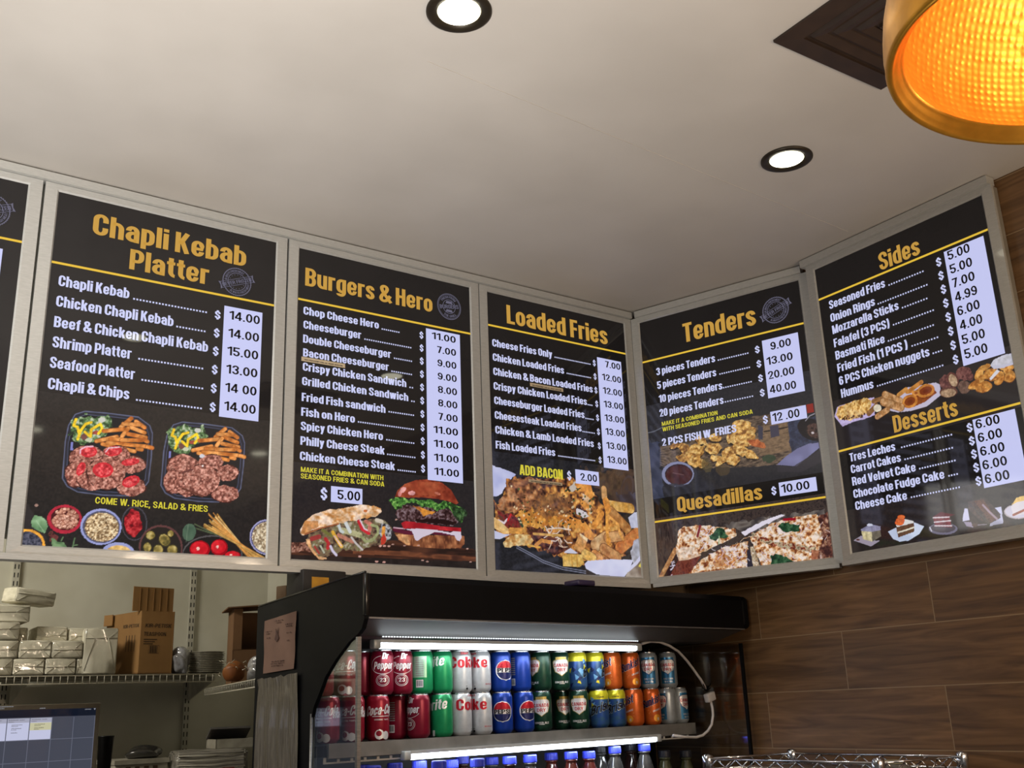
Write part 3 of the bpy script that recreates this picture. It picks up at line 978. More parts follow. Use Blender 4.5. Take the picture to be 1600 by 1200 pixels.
# Burgers & Hero
D0 = 2 * PW + 0.0729 + 0.0709
Cb = Board((PW + 0.0729, 0.0), 0.0, 'menu board headed Burgers & Hero with a burger and a sandwich pictured')
Cb.head('Burgers & Hero', (476.3, 447.1), (675.4, 487.5), 0.057)
Cb.rule((466.8, 468), (734.9, 520.9))
K = dict(pitch=0.0075, size=0.0043)
for t, a, b, d0, d1 in [('Chop Cheese Hero', (473.6, 491.3), (591.5, 514), (595.8, 515.3), (624.9, 520.8)),
                        ('Cheeseburger', (473.6, 513), (563.9, 530), (568.8, 531.5), (643.6, 544.6)),
                        ('Double Cheeseburger', (473, 535.3), (610.6, 559.8), (615, 561), (644.6, 566)),
                        ('Bacon Cheeseburger', (473, 556.6), (607, 580), (611, 581), (644.6, 587)),
                        ('Crispy Chicken Sandwich', (472.5, 578.9), (634.4, 605.4), (639.3, 606), (646.7, 608)),
                        ('Grilled Chicken Sandwich', (471.4, 601.8), (637.5, 627), (642, 628), (649, 629)),
                        ('Fried Fish sandwich', (470.8, 628.4), (601.8, 643.9), (606.5, 645), (647.8, 650)),
                        ('Fish on Hero', (470, 650.2), (554, 660.5), (558.7, 661), (647.8, 672)),
                        ('Spicy Chicken Hero', (469.3, 672.3), (597.9, 687.8), (603, 688.5), (648.3, 694)),
                        ('Philly Cheese Steak', (468.8, 695), (600.5, 710.6), (604.4, 711), (650, 716.5)),
                        ('Chicken Cheese Steak', (468, 718.8), (616.5, 735.1), (620.7, 735.6), (650.4, 739))]:
    Cb.item(t, a, b, 0.0245, d0, d1, **K)
Cb.dollars((658, 524), (660.5, 732.5), 11, 0.0135, 0.027)
Cb.strip((665.2, 513.6), (718.4, 523), (722.7, 756.8), (668, 748.6))
Cb.prices(['11.00', '7.00', '9.00', '9.00', '8.00', '8.00', '7.00', '11.00', '11.00', '11.00', '11.00'], (673.5, 529.5), (711.6, 536.4), (678, 741), (716.8, 746.7), 0.0225)
Cb.note('MAKE IT A COMBINATION WITH', (469.5, 738.2), (598.5, 749.8), 0.0142)
Cb.note('SEASONED FRIES & CAN SODA', (469.3, 748), (600, 760), 0.0142)
Cb.dollars((505.7, 771.8), (505.7, 771.8), 1, 0.020, 0.040)
Cb.strip((517, 759.7), (566, 764), (565.6, 788), (516.5, 784.7))
Cb.prices(['5.00'], (526.9, 780.3), (562.3, 782.9), (526.9, 780.3), (562.3, 782.9), 0.027)
Cb.sticker((470.4, 558), (539, 568.3), (538.4, 575), (470.4, 564.4))
Cb.stamp((701.4, 479.4), 0.0445, 'burgers')
cv = Canvas(Cb, 0.0, PW, 0.0, 0.268, (38, 36, 38), bgtex=[(34, 33, 36), (44, 41, 43)])
cv.frame(450, 770, 0.1125)
cv.poly([(40, 690), (1500, 660), (2700, 800), (2700, 1180), (30, 1180)], [(40, 28, 26), (62, 38, 32), (84, 52, 40)], scale=0.02, stretch=(0.25, 2.2))
cv.poly([(40, 690), (330, 690), (330, 820), (40, 820)], [(60, 36, 32), (130, 84, 70), (180, 140, 124)], scale=0.005, jit=0.004)
cv.poly([(900, 800), (1600, 810), (2700, 900), (2700, 960), (1600, 880), (900, 850)], [(66, 40, 34), (120, 72, 50), (90, 54, 40)], scale=0.02, stretch=(0.4, 1.5))
cv.poly([(30, 860), (2700, 960), (2700, 1180), (30, 1180)], [(30, 27, 28), (44, 38, 38)], scale=0.02)
fil = [(300, 560), (700, 430), (1200, 345), (1330, 375), (1450, 500), (1430, 620), (1330, 720), (1150, 740), (1000, 800), (760, 800), (500, 930), (400, 860), (255, 720)]
cv.poly(fil, [(52, 42, 40), (92, 74, 62), (128, 106, 84), (110, 108, 74), (176, 166, 150)], scale=0.011, jit=0.004)
cv.poly([(250, 650), (300, 640), (330, 760), (420, 880), (530, 900), (540, 925), (430, 928), (330, 820), (255, 700)], [(206, 150, 100), (224, 178, 134)], scale=0.01)
for P, w, c in [([(330, 640), (430, 610)], 60, (150, 56, 56)), ([(520, 640), (560, 700), (550, 770)], 46, (176, 46, 52)), ([(620, 545), (670, 640), (740, 745)], 44, (226, 176, 66)), ([(640, 600), (740, 740)], 18, (220, 190, 190)),
                ([(590, 745), (620, 810), (670, 865)], 34, (206, 200, 226)), ([(700, 590), (900, 680)], 50, (176, 118, 100)), ([(480, 520), (600, 600)], 40, (112, 112, 60)), ([(760, 520), (1000, 590)], 70, (178, 176, 136)),
                ([(985, 400), (1030, 500), (1120, 560)], 50, (196, 44, 56)), ([(1000, 380), (1060, 500), (1140, 540)], 18, (224, 206, 222)), ([(1080, 400), (1140, 430), (1130, 520)], 50, (196, 120, 106)),
                ([(1160, 450), (1240, 470), (1250, 560), (1180, 650), (1080, 680), (1010, 600)], 34, (150, 156, 112)), ([(700, 440), (730, 530), (760, 545)], 40, (196, 206, 206)), ([(800, 420), (860, 540)], 46, (206, 212, 214)),
                ([(880, 620), (940, 700), (1030, 790)], 26, (196, 190, 190)), ([(370, 750), (430, 840)], 30, (150, 60, 56)), ([(450, 740), (500, 830)], 26, (176, 180, 160)), ([(1230, 380), (1300, 400)], 50, (206, 196, 180))]:
    cv.line(P, w, c)
cv.poly([(1290, 420), (1390, 440), (1450, 540), (1420, 640), (1330, 680), (1260, 560)], [(40, 40, 46), (206, 208, 214), (60, 60, 66)], scale=0.014)
cv.line([(1330, 490), (1320, 560), (1330, 620)], 46, (226, 156, 70)); cv.poly([(1290, 640), (1330, 560), (1370, 640), (1340, 710), (1290, 725)], (196, 62, 48))
cv.poly([(180, 570), (183, 485), (230, 390), (340, 310), (560, 245), (800, 195), (1040, 162), (1200, 172), (1290, 220), (1305, 270), (1240, 320), (1000, 362), (700, 432), (450, 490), (310, 530), (215, 592)], [(190, 130, 74), (214, 170, 124), (230, 200, 174), (236, 212, 194)], scale=0.014, jit=0.003, stretch=(0.8, 1.3))
cv.poly([(180, 570), (183, 485), (240, 390), (420, 400), (430, 470), (310, 530), (215, 592)], [(176, 108, 56), (206, 148, 92)], scale=0.012, a=0.8, jit=0.003)
cv.ell(1075, 252, 28, 20, (190, 104, 54))
cv.line([(240, 575), (420, 500), (700, 432)], 22, (150, 92, 60))
for x, z in [(995, 885), (1340, 740), (1230, 955), (1330, 965), (1280, 738), (1400, 740)]: cv.ell(x, z, 22, 14, (196, 150, 140))
cv.frame(600, 740, 0.125)
cv.poly([(125, 735), (300, 760), (600, 770), (1000, 780), (1005, 880), (960, 930), (720, 940), (500, 925), (280, 895), (180, 830)], [(84, 46, 34), (130, 78, 52), (170, 112, 76)], scale=0.014, stretch=(1.4, 0.7))
cv.poly([(140, 750), (300, 770), (330, 900), (260, 880), (180, 825)], [(186, 130, 88), (226, 180, 128)], scale=0.008, a=0.85, jit=0.003)
cv.line([(130, 700), (260, 735), (420, 745), (600, 730), (900, 760)], 46, (92, 30, 52)); cv.line([(120, 675), (260, 690)], 14, (206, 170, 186))
cv.poly([(215, 620), (250, 598), (330, 600), (480, 618), (700, 655), (960, 680), (960, 725), (600, 705), (380, 692), (240, 685)], [(150, 24, 36), (190, 46, 54)], scale=0.03)
cv.poly([(270, 695), (400, 688), (650, 706), (830, 738), (870, 720), (960, 728), (968, 800), (945, 845), (905, 830), (880, 775), (700, 735), (630, 730), (560, 765), (470, 800), (420, 842), (388, 830), (365, 760), (345, 720)], (212, 202, 220))
cv.poly([(140, 500), (160, 440), (250, 395), (500, 415), (800, 440), (920, 520), (930, 610), (850, 655), (600, 625), (350, 600), (200, 590)], [(36, 20, 24), (62, 40, 42), (96, 72, 76), (140, 122, 130)], scale=0.006, jit=0.003)
cv.poly([(400, 570), (700, 560), (900, 610), (850, 650), (600, 622), (380, 600)], (34, 20, 22), jit=0.003)
cv.poly([(355, 402), (450, 420), (570, 468), (640, 478), (600, 512), (570, 505), (490, 537), (450, 470)], (208, 138, 58)); cv.poly([(355, 402), (450, 420), (470, 470), (440, 450)], (160, 96, 50))
let = [(60, 335), (120, 300), (180, 283), (300, 330), (370, 306), (430, 350), (560, 318), (680, 370), (770, 345), (860, 380), (960, 410), (1030, 480), (1000, 540), (960, 625), (910, 560), (860, 500), (800, 430), (650, 465), (570, 410), (480, 420), (400, 380), (300, 370), (240, 400), (150, 455)]
cv.poly(let, [(26, 48, 26), (52, 96, 44), (86, 142, 64), (140, 186, 100)], scale=0.0075, jit=0.005)
cv.poly([(820, 400), (960, 410), (1030, 480), (1000, 545), (960, 625), (880, 530)], [(20, 30, 22), (34, 58, 34), (80, 110, 76)], scale=0.007, a=0.8, jit=0.005)
cv.poly([(132, 295), (170, 208), (260, 130), (400, 82), (550, 72), (720, 112), (840, 208), (930, 370), (900, 385), (800, 345), (640, 312), (500, 298), (280, 302), (200, 290)], [(112, 42, 30), (142, 60, 42), (168, 84, 56)], scale=0.02)
cv.poly([(300, 130), (550, 85), (700, 130), (780, 220), (700, 280), (400, 270)], [(150, 66, 44), (182, 100, 66)], scale=0.03, a=0.6, jit=0.006)
cv.ell(235, 205, 45, 30, (222, 160, 156), -40); cv.ell(345, 245, 45, 28, (214, 150, 150)); cv.ell(195, 255, 22, 34, (206, 130, 126)); cv.ell(670, 250, 40, 14, (196, 116, 96), 20)
for x, z in [(110, 885), (60, 905), (255, 900), (430, 900), (1040, 940), (480, 1085), (540, 1100), (1080, 1105), (150, 575)]: cv.ell(x, z, 16, 9, (176, 140, 130))
cv.build(); Cb.finish()

# Loaded Fries
Db = Board((D0, 0.0), 0.0, 'menu board headed Loaded Fries with a tray of cheesy fries pictured')
Db.head('Loaded Fries', (791.7, 506), (949.4, 538.3), 0.066)
Db.rule((761.3, 508.5), (977, 551.9))
K = dict(pitch=0.0068, size=0.0042)
for t, a, b, d0, d1 in [('Cheese Fries Only', (768.8, 541.5), (862.5, 559.2), (866, 560), (923, 569.5)),
                        ('Chicken Loaded Fries', (769.6, 564), (881, 584), (885, 585), (923.8, 591)),
                        ('Chicken & Bacon Loaded Fries', (770.4, 586.3), (925.8, 613.3), None, None),
                        ('Crispy Chicken Loaded Fries', (771, 609), (916.7, 633), (917.5, 633.5), (926, 634.5)),
                        ('Cheeseburger Loaded Fries', (771.9, 631), (912.9, 654), (914, 654.5), (928, 657)),
                        ('Cheesesteak Loaded Fries', (772.7, 654), (908.3, 674.8), (909.5, 675), (930, 678.5)),
                        ('Chicken & Lamb Loaded Fries', (773.6, 677.3), (927.5, 699), None, None),
                        ('Fish Loaded Fries', (774.2, 701.2), (867.2, 712.7), (871.6, 713.5), (930.3, 721))]:
    Db.item(t, a, b, 0.0255, d0, d1, **K)
Db.dollars((928, 567.5), (937.2, 719), 8, 0.0125, 0.027)
Db.strip((932.3, 558.5), (969.8, 565.4), (981.7, 735.9), (943.3, 730.4))
Db.prices(['7.00'] + ['12.00'] * 2 + ['13.00'] * 5, (939.5, 573), (968.8, 578.3), (947.5, 722), (979, 727.2), 0.0235)
Db.note('ADD BACON', (811.5, 742.4), (879.1, 748.9), 0.033, 'imp')
Db.dollars((888.9, 743.4), (888.9, 743.4), 1, 0.017, 0.036)
Db.strip((898.9, 733.3), (935.7, 738), (935.3, 759.3), (898.9, 755.4))
Db.prices(['2.00'], (906.5, 751), (932.5, 753.2), (906.5, 751), (932.5, 753.2), 0.025)
Db.sticker((827.5, 598.3), (879.6, 607), (879.2, 612.9), (827.5, 603.3))
Db.sticker((825.2, 748.4), (878, 755), (878, 759.7), (825.2, 745.2 + 7.5))
cv = Canvas(Db, 0.0, PW, 0.0, 0.372, (36, 35, 38), bgtex=[(31, 31, 34), (44, 43, 48)])
cv.frame(880, 720, 0.15833)
cv.poly([(200, 100), (720, 60), (740, 520), (420, 420)], [(58, 46, 40), (84, 64, 52), (70, 60, 60)], scale=0.04, a=0.9, jit=0.02)
cv.poly([(520, 330), (740, 300), (740, 520), (600, 470)], [(84, 80, 96), (60, 50, 50)], scale=0.03, jit=0.01)
cv.frame(765, 720, 0.15)
cv.poly([(15, 45), (150, 92), (275, 140), (190, 225), (130, 345), (25, 385)], [(176, 182, 226), (206, 210, 242)], scale=0.04, jit=0.003)
MIX = [(44, 26, 24), (96, 60, 42), (146, 92, 54), (196, 134, 66), (220, 168, 96)]
cv.poly([(40, 420), (110, 440), (150, 300), (190, 190), (330, 170), (520, 190), (760, 170), (900, 200), (1000, 300), (1130, 380), (1250, 560), (1480, 700), (1400, 1000), (1100, 1060), (840, 1070), (560, 940), (280, 880), (60, 760)], MIX, scale=0.016, jit=0.008)
cv.poly([(130, 350), (260, 190), (420, 180), (560, 330), (420, 500), (180, 540), (60, 460)], [(60, 38, 32), (120, 76, 56), (176, 116, 76), (200, 150, 110)], scale=0.015, a=0.8, jit=0.01)
cv.poly([(250, 560), (520, 480), (840, 560), (900, 700), (700, 700), (420, 690), (260, 640)], [(170, 104, 48), (206, 140, 60), (222, 166, 84)], scale=0.014, a=0.85, jit=0.012)
cv.poly([(420, 420), (640, 340), (840, 380), (860, 560), (560, 600), (440, 500)], [(70, 46, 38), (120, 84, 60), (150, 96, 56)], scale=0.012, a=0.7, jit=0.01)
cv.poly([(380, 680), (520, 700), (700, 820), (820, 930), (700, 980), (520, 900), (420, 780)], [(40, 22, 24), (84, 44, 40), (130, 80, 56)], scale=0.01, jit=0.008)
cv.poly([(80, 530), (220, 560), (330, 620), (320, 700), (200, 720), (90, 620)], [(60, 26, 28), (130, 40, 44), (90, 60, 50)], scale=0.012, jit=0.006)
cv.line([(90, 620), (150, 650), (180, 610)], 18, (222, 206, 214)); cv.line([(190, 620), (220, 560)], 20, (190, 40, 44)); cv.line([(300, 600), (340, 680)], 26, (50, 70, 56))
cv.poly([(40, 585), (120, 640), (205, 720), (200, 765), (120, 745), (45, 700)], [(206, 160, 96), (228, 196, 140)], scale=0.02)
cv.poly([(43, 725), (150, 765), (220, 765), (110, 815), (48, 815)], (198, 202, 232))
cv.poly([(145, 845), (215, 775), (320, 760), (410, 780), (455, 830), (420, 875), (270, 890), (150, 900)], [(180, 128, 70), (206, 172, 116), (222, 200, 150)], scale=0.012, jit=0.003)
cv.line([(220, 725), (320, 735)], 50, (206, 146, 74)); cv.line([(400, 880), (520, 900)], 16, (226, 176, 80)); cv.line([(480, 880), (540, 830), (640, 850)], 32, (206, 140, 70))
cv.scatter([(180, 260), (330, 260), (640, 480), (860, 560), (860, 720), (400, 700), (260, 600)], 60, 6, 15, [(56, 66, 40), (84, 92, 56), (216, 190, 150), (40, 40, 30)], 3)
cv.strands([(600, 560), (820, 620), (820, 860), (700, 900), (560, 740)], 16, 45, 8, [(222, 206, 196), (206, 180, 160)], 5)
cv.line([(610, 710), (720, 700), (840, 720)], 12, (222, 204, 190)); cv.line([(460, 760), (600, 770), (760, 780)], 22, (206, 160, 90))
cv.frame(880, 720, 0.15833)
cv.line([(400, 280), (405, 360)], 52, (196, 150, 100))
for a, b, w, c in [((460, 440), (665, 470), 74, [(190, 140, 66), (222, 186, 120)]), ((470, 500), (630, 670), 76, [(160, 104, 56), (196, 146, 90)]), ((690, 720), (740, 700), 60, [(196, 116, 60), (222, 150, 90)]),
                   ((560, 860), (730, 720), 90, [(176, 100, 54), (206, 140, 80)]), ((320, 830), (420, 760), 96, [(176, 128, 84), (212, 176, 132)]), ((440, 760), (560, 740), 76, [(176, 120, 76), (206, 160, 110)]),
                   ((400, 870), (530, 950), 80, [(170, 112, 70), (206, 156, 104)]), ((310, 920), (360, 960), 66, [(196, 130, 76), (214, 160, 104)]), ((215, 920), (290, 960), 74, [(210, 164, 86), (226, 190, 120)])]:
    cv.line([a, b], w + 8, (104, 66, 44)); cv.line([a, b], w, c, scale=0.02)
cv.poly([(160, 712), (242, 768), (205, 880), (170, 900), (102, 862)], [(186, 128, 72), (206, 156, 100)], scale=0.02); cv.poly([(160, 712), (242, 768), (235, 800), (170, 745)], (226, 200, 158))
cv.poly([(-10, 940), (60, 915), (180, 925), (205, 1010), (160, 1050), (0, 1040)], [(206, 164, 84), (228, 200, 130)], scale=0.03); cv.line([(80, 930), (90, 1040)], 10, (190, 140, 66)); cv.line([(130, 930), (140, 1045)], 10, (190, 140, 66))
cv.poly([(0, 905), (70, 860), (150, 915), (60, 912)], (206, 206, 226))
for P, w in [([(150, 260), (240, 250), (260, 330)], 70), ([(200, 420), (240, 460)], 60), ([(350, 500), (380, 520), (300, 650)], 46), ([(60, 590), (200, 640), (270, 740)], 70), ([(420, 400), (440, 480)], 60)]:
    cv.line(P, w, [(196, 124, 56), (222, 156, 78)], scale=0.02)
cv.poly([(140, 470), (220, 500), (250, 550), (190, 560), (120, 510)], (212, 206, 212), jit=0.005); cv.poly([(60, 250), (130, 200), (120, 290), (70, 310)], (196, 186, 176), jit=0.006); cv.poly([(180, 320), (260, 350), (290, 480), (200, 400)], [(206, 190, 176), (216, 150, 80)], jit=0.006, scale=0.01)
cv.scatter([(0, 240), (140, 240), (320, 380), (280, 620), (60, 640), (0, 500)], 46, 7, 17, [(60, 72, 46), (90, 100, 66), (206, 186, 150), (50, 36, 30)], 8)
cv.line([(430, 520), (432, 700), (445, 800)], 28, (216, 152, 74)); cv.line([(440, 540), (540, 630), (560, 720), (590, 775)], 22, (222, 160, 86)); cv.ell(445, 790, 22, 42, (206, 140, 66))
cv.poly([(640, 560), (700, 510), (735, 505), (745, 660), (670, 665)], [(176, 180, 206), (206, 210, 232)], scale=0.02)
cv.poly([(690, 800), (750, 760), (765, 950), (690, 1010), (660, 900)], [(150, 150, 160), (196, 200, 220)], scale=0.02, jit=0.004)
cv.poly([(640, 1080), (700, 1010), (775, 960), (790, 1180), (610, 1150)], [(120, 104, 90), (176, 166, 156)], scale=0.03)
cv.line([(640, 1080), (720, 1010), (765, 950)], 26, (206, 208, 236)); cv.poly([(740, 1040), (770, 1000), (772, 1060)], (214, 200, 90))
cv.poly([(208, 1020), (240, 988), (460, 972), (690, 978), (650, 1080), (600, 1150), (330, 1122), (225, 1066)], [(196, 200, 236), (214, 218, 246)], scale=0.05)
cv.frame(765, 720, 0.15)
for o in (0, 22):
    cv.line([(280, 885 + o), (420, 960 + o), (560, 1040 + o), (760, 1110 + o), (1000, 1150 + o)], 8, (120, 124, 146))
cv.build(); Db.finish()

# Tenders / Quesadillas
Eb = Board((1.9843, -0.0341), -1.2487, 'menu board headed Tenders and Quesadillas across the corner, chicken pieces pictured', 0.6012)
Eb.head('Tenders', (1068.8, 535.4), (1182.3, 507.6), 0.070)
Eb.rule((1003.8, 568), (1254, 504))
for t, a, b, d0, d1 in [('3 pieces Tenders', (1026.3, 587.5), (1118, 565), (1122, 564.5), (1171.3, 552)),
                        ('5 pieces Tenders', (1027.8, 609), (1119.8, 586.8), (1124.5, 586), (1173.8, 574.5)),
                        ('10 pieces Tenders', (1030, 630.4), (1129.4, 607.4), (1130.2, 607), (1176.6, 597.3)),
                        ('20 pieces Tenders', (1031.4, 652.7), (1131.3, 629.7), (1133, 629), (1179, 620))]:
    Eb.item(t, a, b, 0.0275, d0, d1)
Eb.dollars((1183.6, 546.4), (1191.4, 613.8), 4, 0.0165, 0.029)
Eb.strip((1190.4, 533.3), (1246.7, 518.8), (1258, 610.8), (1201, 622.9))
Eb.prices(['9.00', '13.00', '20.00', '40.00'], (1197.5, 549), (1236.7, 540), (1202, 615.5), (1245, 607), 0.027)
Eb.note('MAKE IT A COMBINATION', (1034.8, 665.9), (1121.7, 648), 0.0145)
Eb.note('WITH SEASONED FRIES AND CAN SODA', (1035.7, 674.4), (1176.6, 646.3), 0.0145)
Eb.item('2 PCS FISH W. FRIES', (1035.1, 696.6), (1151.5, 675.9), 0.0265)
Eb.dollars((1196.3, 655.9), (1196.3, 655.9), 1, 0.0165, 0.032)
Eb.strip((1203.6, 644.2), (1259, 632.5), (1261.6, 652.7), (1205.9, 664.4))
Eb.prices(['12 .00'], (1207.8, 659), (1250.3, 651.6), (1207.8, 659), (1250.3, 651.6), 0.028)
Eb.head('Quesadillas', (1059.2, 799.6), (1192, 780.5), 0.050)
Eb.dollars((1209.5, 767), (1209.5, 767), 1, 0.0165, 0.032)
Eb.strip((1216.7, 754.6), (1274.8, 745), (1277.5, 765.9), (1219.2, 776.5))
Eb.prices(['10.00'], (1221.4, 771), (1265.8, 763.6), (1221.4, 771), (1265.8, 763.6), 0.027)
Eb.rule((1022.8, 816.5), (1290, 776))
Eb.stamp((1212, 484.5), 0.046, 'frozen')
CH = [(120, 80, 44), (176, 126, 64), (208, 164, 92), (228, 194, 130)]
cv = Canvas(Eb, 0.0, 0.6012, 0.265, 0.60, (40, 39, 44), bgtex=[(36, 36, 42), (46, 45, 50)])
cv.frame(1010, 650, 0.1083)
cv.poly([(0, 330), (190, 400), (230, 900), (260, 1250), (60, 1250)], [(50, 54, 72), (70, 74, 98)], scale=0.04, jit=0.01)
cv.poly([(190, 440), (500, 330), (1500, 20), (2250, -150), (2300, 560), (1900, 700), (900, 760), (230, 740)], [(58, 48, 44), (96, 80, 68), (120, 102, 84)], scale=0.006, stretch=(0.5, 1.6), jit=0.004)
for k in range(16):
    cv.line([(200, 455 + k * 18), (430, 430 + k * 14)], 5, (140, 120, 104))
    cv.line([(215 + k * 18, 450), (225 + k * 17, 720)], 5, (54, 44, 42))
cv.poly([(190, 440), (500, 180), (1300, 20), (1250, 200), (400, 420)], (48, 46, 46), a=0.7)
cv.line([(0, 250), (120, 220), (240, 160)], 14, (96, 100, 112))
cv.frame(1150, 630, 0.125)
cv.poly([(345, 280), (640, 240), (690, 590), (300, 660), (280, 560)], [(96, 78, 62), (130, 106, 82), (110, 90, 72)], scale=0.006, stretch=(0.4, 2))
cv.line([(350, 355), (420, 345)], 14, (40, 32, 30)); cv.line([(540, 320), (640, 300)], 16, (40, 32, 30))
cv.poly([(275, 270), (340, 300), (335, 460), (280, 440)], (62, 60, 74)); cv.poly([(425, 285), (530, 270), (545, 405), (440, 435)], (66, 62, 78))
cv.poly([(640, 240), (1000, 160), (1060, 470), (700, 620)], [(40, 42, 60), (60, 66, 90)], scale=0.01, jit=0.004)
cv.ell(950, 330, 190, 130, (30, 26, 30), 25); cv.ell(985, 345, 110, 90, [(40, 26, 26), (90, 66, 60), (40, 30, 30)], 25, scale=0.01); cv.ell(960, 370, 18, 14, (206, 196, 200))
cv.line([(870, 220), (920, 160), (985, 130)], 12, (150, 146, 160)); cv.poly([(880, 20), (965, 0), (975, 110), (890, 130)], (140, 40, 34))
cv.frame(1010, 650, 0.1083)
pieces = [(430, 430, 100, 40, -10), (540, 470, 60, 70, 20), (780, 350, 90, 50, 20), (1000, 320, 90, 60, 0), (860, 410, 30, 25, 0), (660, 540, 200, 100, -28), (700, 650, 110, 90, 30), (500, 600, 80, 40, 20), (820, 660, 90, 40, 25), (790, 730, 50, 30, 0),
          (970, 470, 115, 85, -10), (1000, 610, 80, 40, 0), (1080, 650, 90, 50, -40), (1190, 560, 110, 110, 0), (1240, 500, 110, 50, 0), (1350, 500, 140, 70, 15), (1500, 560, 110, 60, 20), (1250, 640, 100, 80, 0),
          (1290, 330, 130, 90, 0), (1370, 160, 140, 110, 0), (1480, 210, 110, 80, 20), (1420, 290, 150, 100, 0), (1390, 400, 150, 60, -15)]
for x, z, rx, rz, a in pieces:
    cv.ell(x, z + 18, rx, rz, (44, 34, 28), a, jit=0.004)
for x, z, rx, rz, a in pieces:
    cv.ell(x, z, rx, rz, CH, a, scale=0.008, jit=0.0045)
cv.ell(1600, 400, 130, 55, [(150, 74, 40), (196, 116, 70)], 15, scale=0.008, jit=0.003)
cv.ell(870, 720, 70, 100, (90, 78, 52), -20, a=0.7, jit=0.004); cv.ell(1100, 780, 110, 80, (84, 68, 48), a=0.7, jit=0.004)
cv.ell(455, 840, 232, 182, (132, 136, 170)); cv.ell(468, 845, 200, 152, (46, 26, 30)); cv.ell(470, 850, 186, 140, [(58, 28, 30), (78, 40, 40)], scale=0.02)
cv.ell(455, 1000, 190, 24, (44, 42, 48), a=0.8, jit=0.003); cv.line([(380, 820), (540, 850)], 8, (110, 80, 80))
cv.frame(1150, 630, 0.125)
cv.ell(410, 690, 70, 50, (44, 62, 46), 0, a=0.8, jit=0.006)
cv.poly([(510, 770), (620, 670), (760, 570), (900, 510), (1030, 490), (1040, 560), (880, 690), (760, 790)], [(112, 112, 150), (150, 152, 200)], scale=0.06)
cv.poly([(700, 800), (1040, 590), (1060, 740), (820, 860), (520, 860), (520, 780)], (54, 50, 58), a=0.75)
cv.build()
cv = Canvas(Eb, 0.0, 0.6012, 0.0, 0.198, (52, 44, 44), bgtex=[(40, 34, 36), (72, 60, 56), (56, 48, 46)])
QU = [(104, 52, 34), (176, 112, 62), (214, 176, 136), (232, 212, 192), (238, 224, 216)]
cv.frame(1020, 790, 0.1)
cv.poly([(20, 290), (430, 260), (380, 680), (100, 1120), (60, 1100)], [(40, 34, 36), (76, 64, 60), (50, 42, 44)], scale=0.012, stretch=(2.2, 0.4))
cv.poly([(1100, 290), (1500, 230), (2700, 60), (2700, 260), (1400, 420)], [(60, 54, 56), (120, 112, 106), (70, 60, 58)], scale=0.03, jit=0.006)
cv.poly([(360, 820), (750, 790), (580, 1090), (180, 1130)], [(84, 36, 30), (124, 62, 48), (96, 46, 38)], scale=0.006)
cv.poly([(360, 690), (400, 850), (260, 1110), (180, 1110)], (44, 26, 32))
cv.line([(130, 1110), (250, 890), (355, 690)], 66, [(150, 100, 62), (206, 160, 110)], scale=0.01)
cv.strands([(330, 850), (370, 880), (300, 1090), (270, 1060)], 8, 24, 12, [(206, 200, 220)], 2)
cv.poly([(2600, 150), (2740, 120), (2840, 900), (2500, 960)], [(60, 34, 34), (110, 66, 54), (176, 140, 120)], scale=0.01, jit=0.006)
cv.poly([(410, 380), (500, 320), (700, 305), (900, 312), (1300, 375), (1300, 480), (1100, 570), (760, 740), (560, 835), (415, 858), (365, 700)], QU, scale=0.009, jit=0.003)
cv.poly([(430, 620), (560, 650), (700, 660), (720, 780), (540, 830), (430, 800)], [(190, 140, 100), (236, 222, 214), (226, 200, 176)], scale=0.012, a=0.85, jit=0.003)
cv.line([(375, 690), (420, 850), (560, 830), (740, 770)], 26, (206, 176, 150))
cv.poly([(560, 1070), (760, 850), (1000, 700), (1280, 600), (1480, 560), (1490, 740), (1480, 980), (560, 1085)], QU, scale=0.009, jit=0.003)
cv.poly([(920, 880), (1050, 760), (1330, 800), (1240, 960), (980, 960)], [(150, 84, 46), (206, 140, 70), (130, 60, 40)], scale=0.009, a=0.7, jit=0.006)
cv.poly([(1250, 620), (1480, 500), (1900, 260), (2250, 170), (2560, 130), (2610, 330), (2650, 520), (2580, 710), (2100, 700), (1900, 640), (1500, 480)], QU, scale=0.009, jit=0.003)
cv.poly([(1380, 420), (1700, 250), (2000, 140), (2060, 160), (1700, 330), (1440, 470)], (226, 220, 236), jit=0.002)
cv.poly([(1520, 420), (1900, 560), (2560, 640), (2550, 720), (2200, 730), (1900, 640), (1560, 540)], [(80, 36, 30), (140, 66, 44), (200, 190, 160), (110, 90, 70)], scale=0.008, jit=0.004)
cv.poly([(1520, 480), (1900, 640), (2500, 740), (2560, 860), (2230, 970), (1740, 1030), (1630, 800)], QU, scale=0.009, jit=0.003)
cv.poly([(1470, 680), (1520, 700), (1600, 1040), (1480, 1060)], (48, 44, 56))
cv.poly([(1520, 650), (1580, 640), (1690, 1000), (1580, 1020)], [(206, 196, 170), (150, 120, 90), (226, 216, 200)], scale=0.006)
cv.poly([(2480, 690), (2600, 700), (2560, 900), (2480, 840)], [(130, 70, 50), (180, 120, 90)], scale=0.008)
cv.strands([(900, 660), (1480, 570), (1480, 900), (1200, 960), (960, 800)], 46, 34, 8, [(232, 222, 236), (214, 200, 220)], 4)
cv.strands([(700, 330), (1000, 320), (950, 560), (760, 680)], 22, 34, 8, [(232, 222, 236)], 5)
cv.strands([(1600, 340), (2100, 200), (2500, 260), (2400, 500), (1900, 480)], 34, 34, 8, [(232, 222, 236)], 6)
cv.strands([(1650, 700), (2200, 740), (2400, 860), (1700, 980)], 30, 34, 8, [(232, 222, 236)], 7)
cv.strands([(2640, 250), (2740, 250), (2800, 880), (2600, 900)], 16, 40, 8, [(214, 190, 190), (206, 160, 120)], 8)
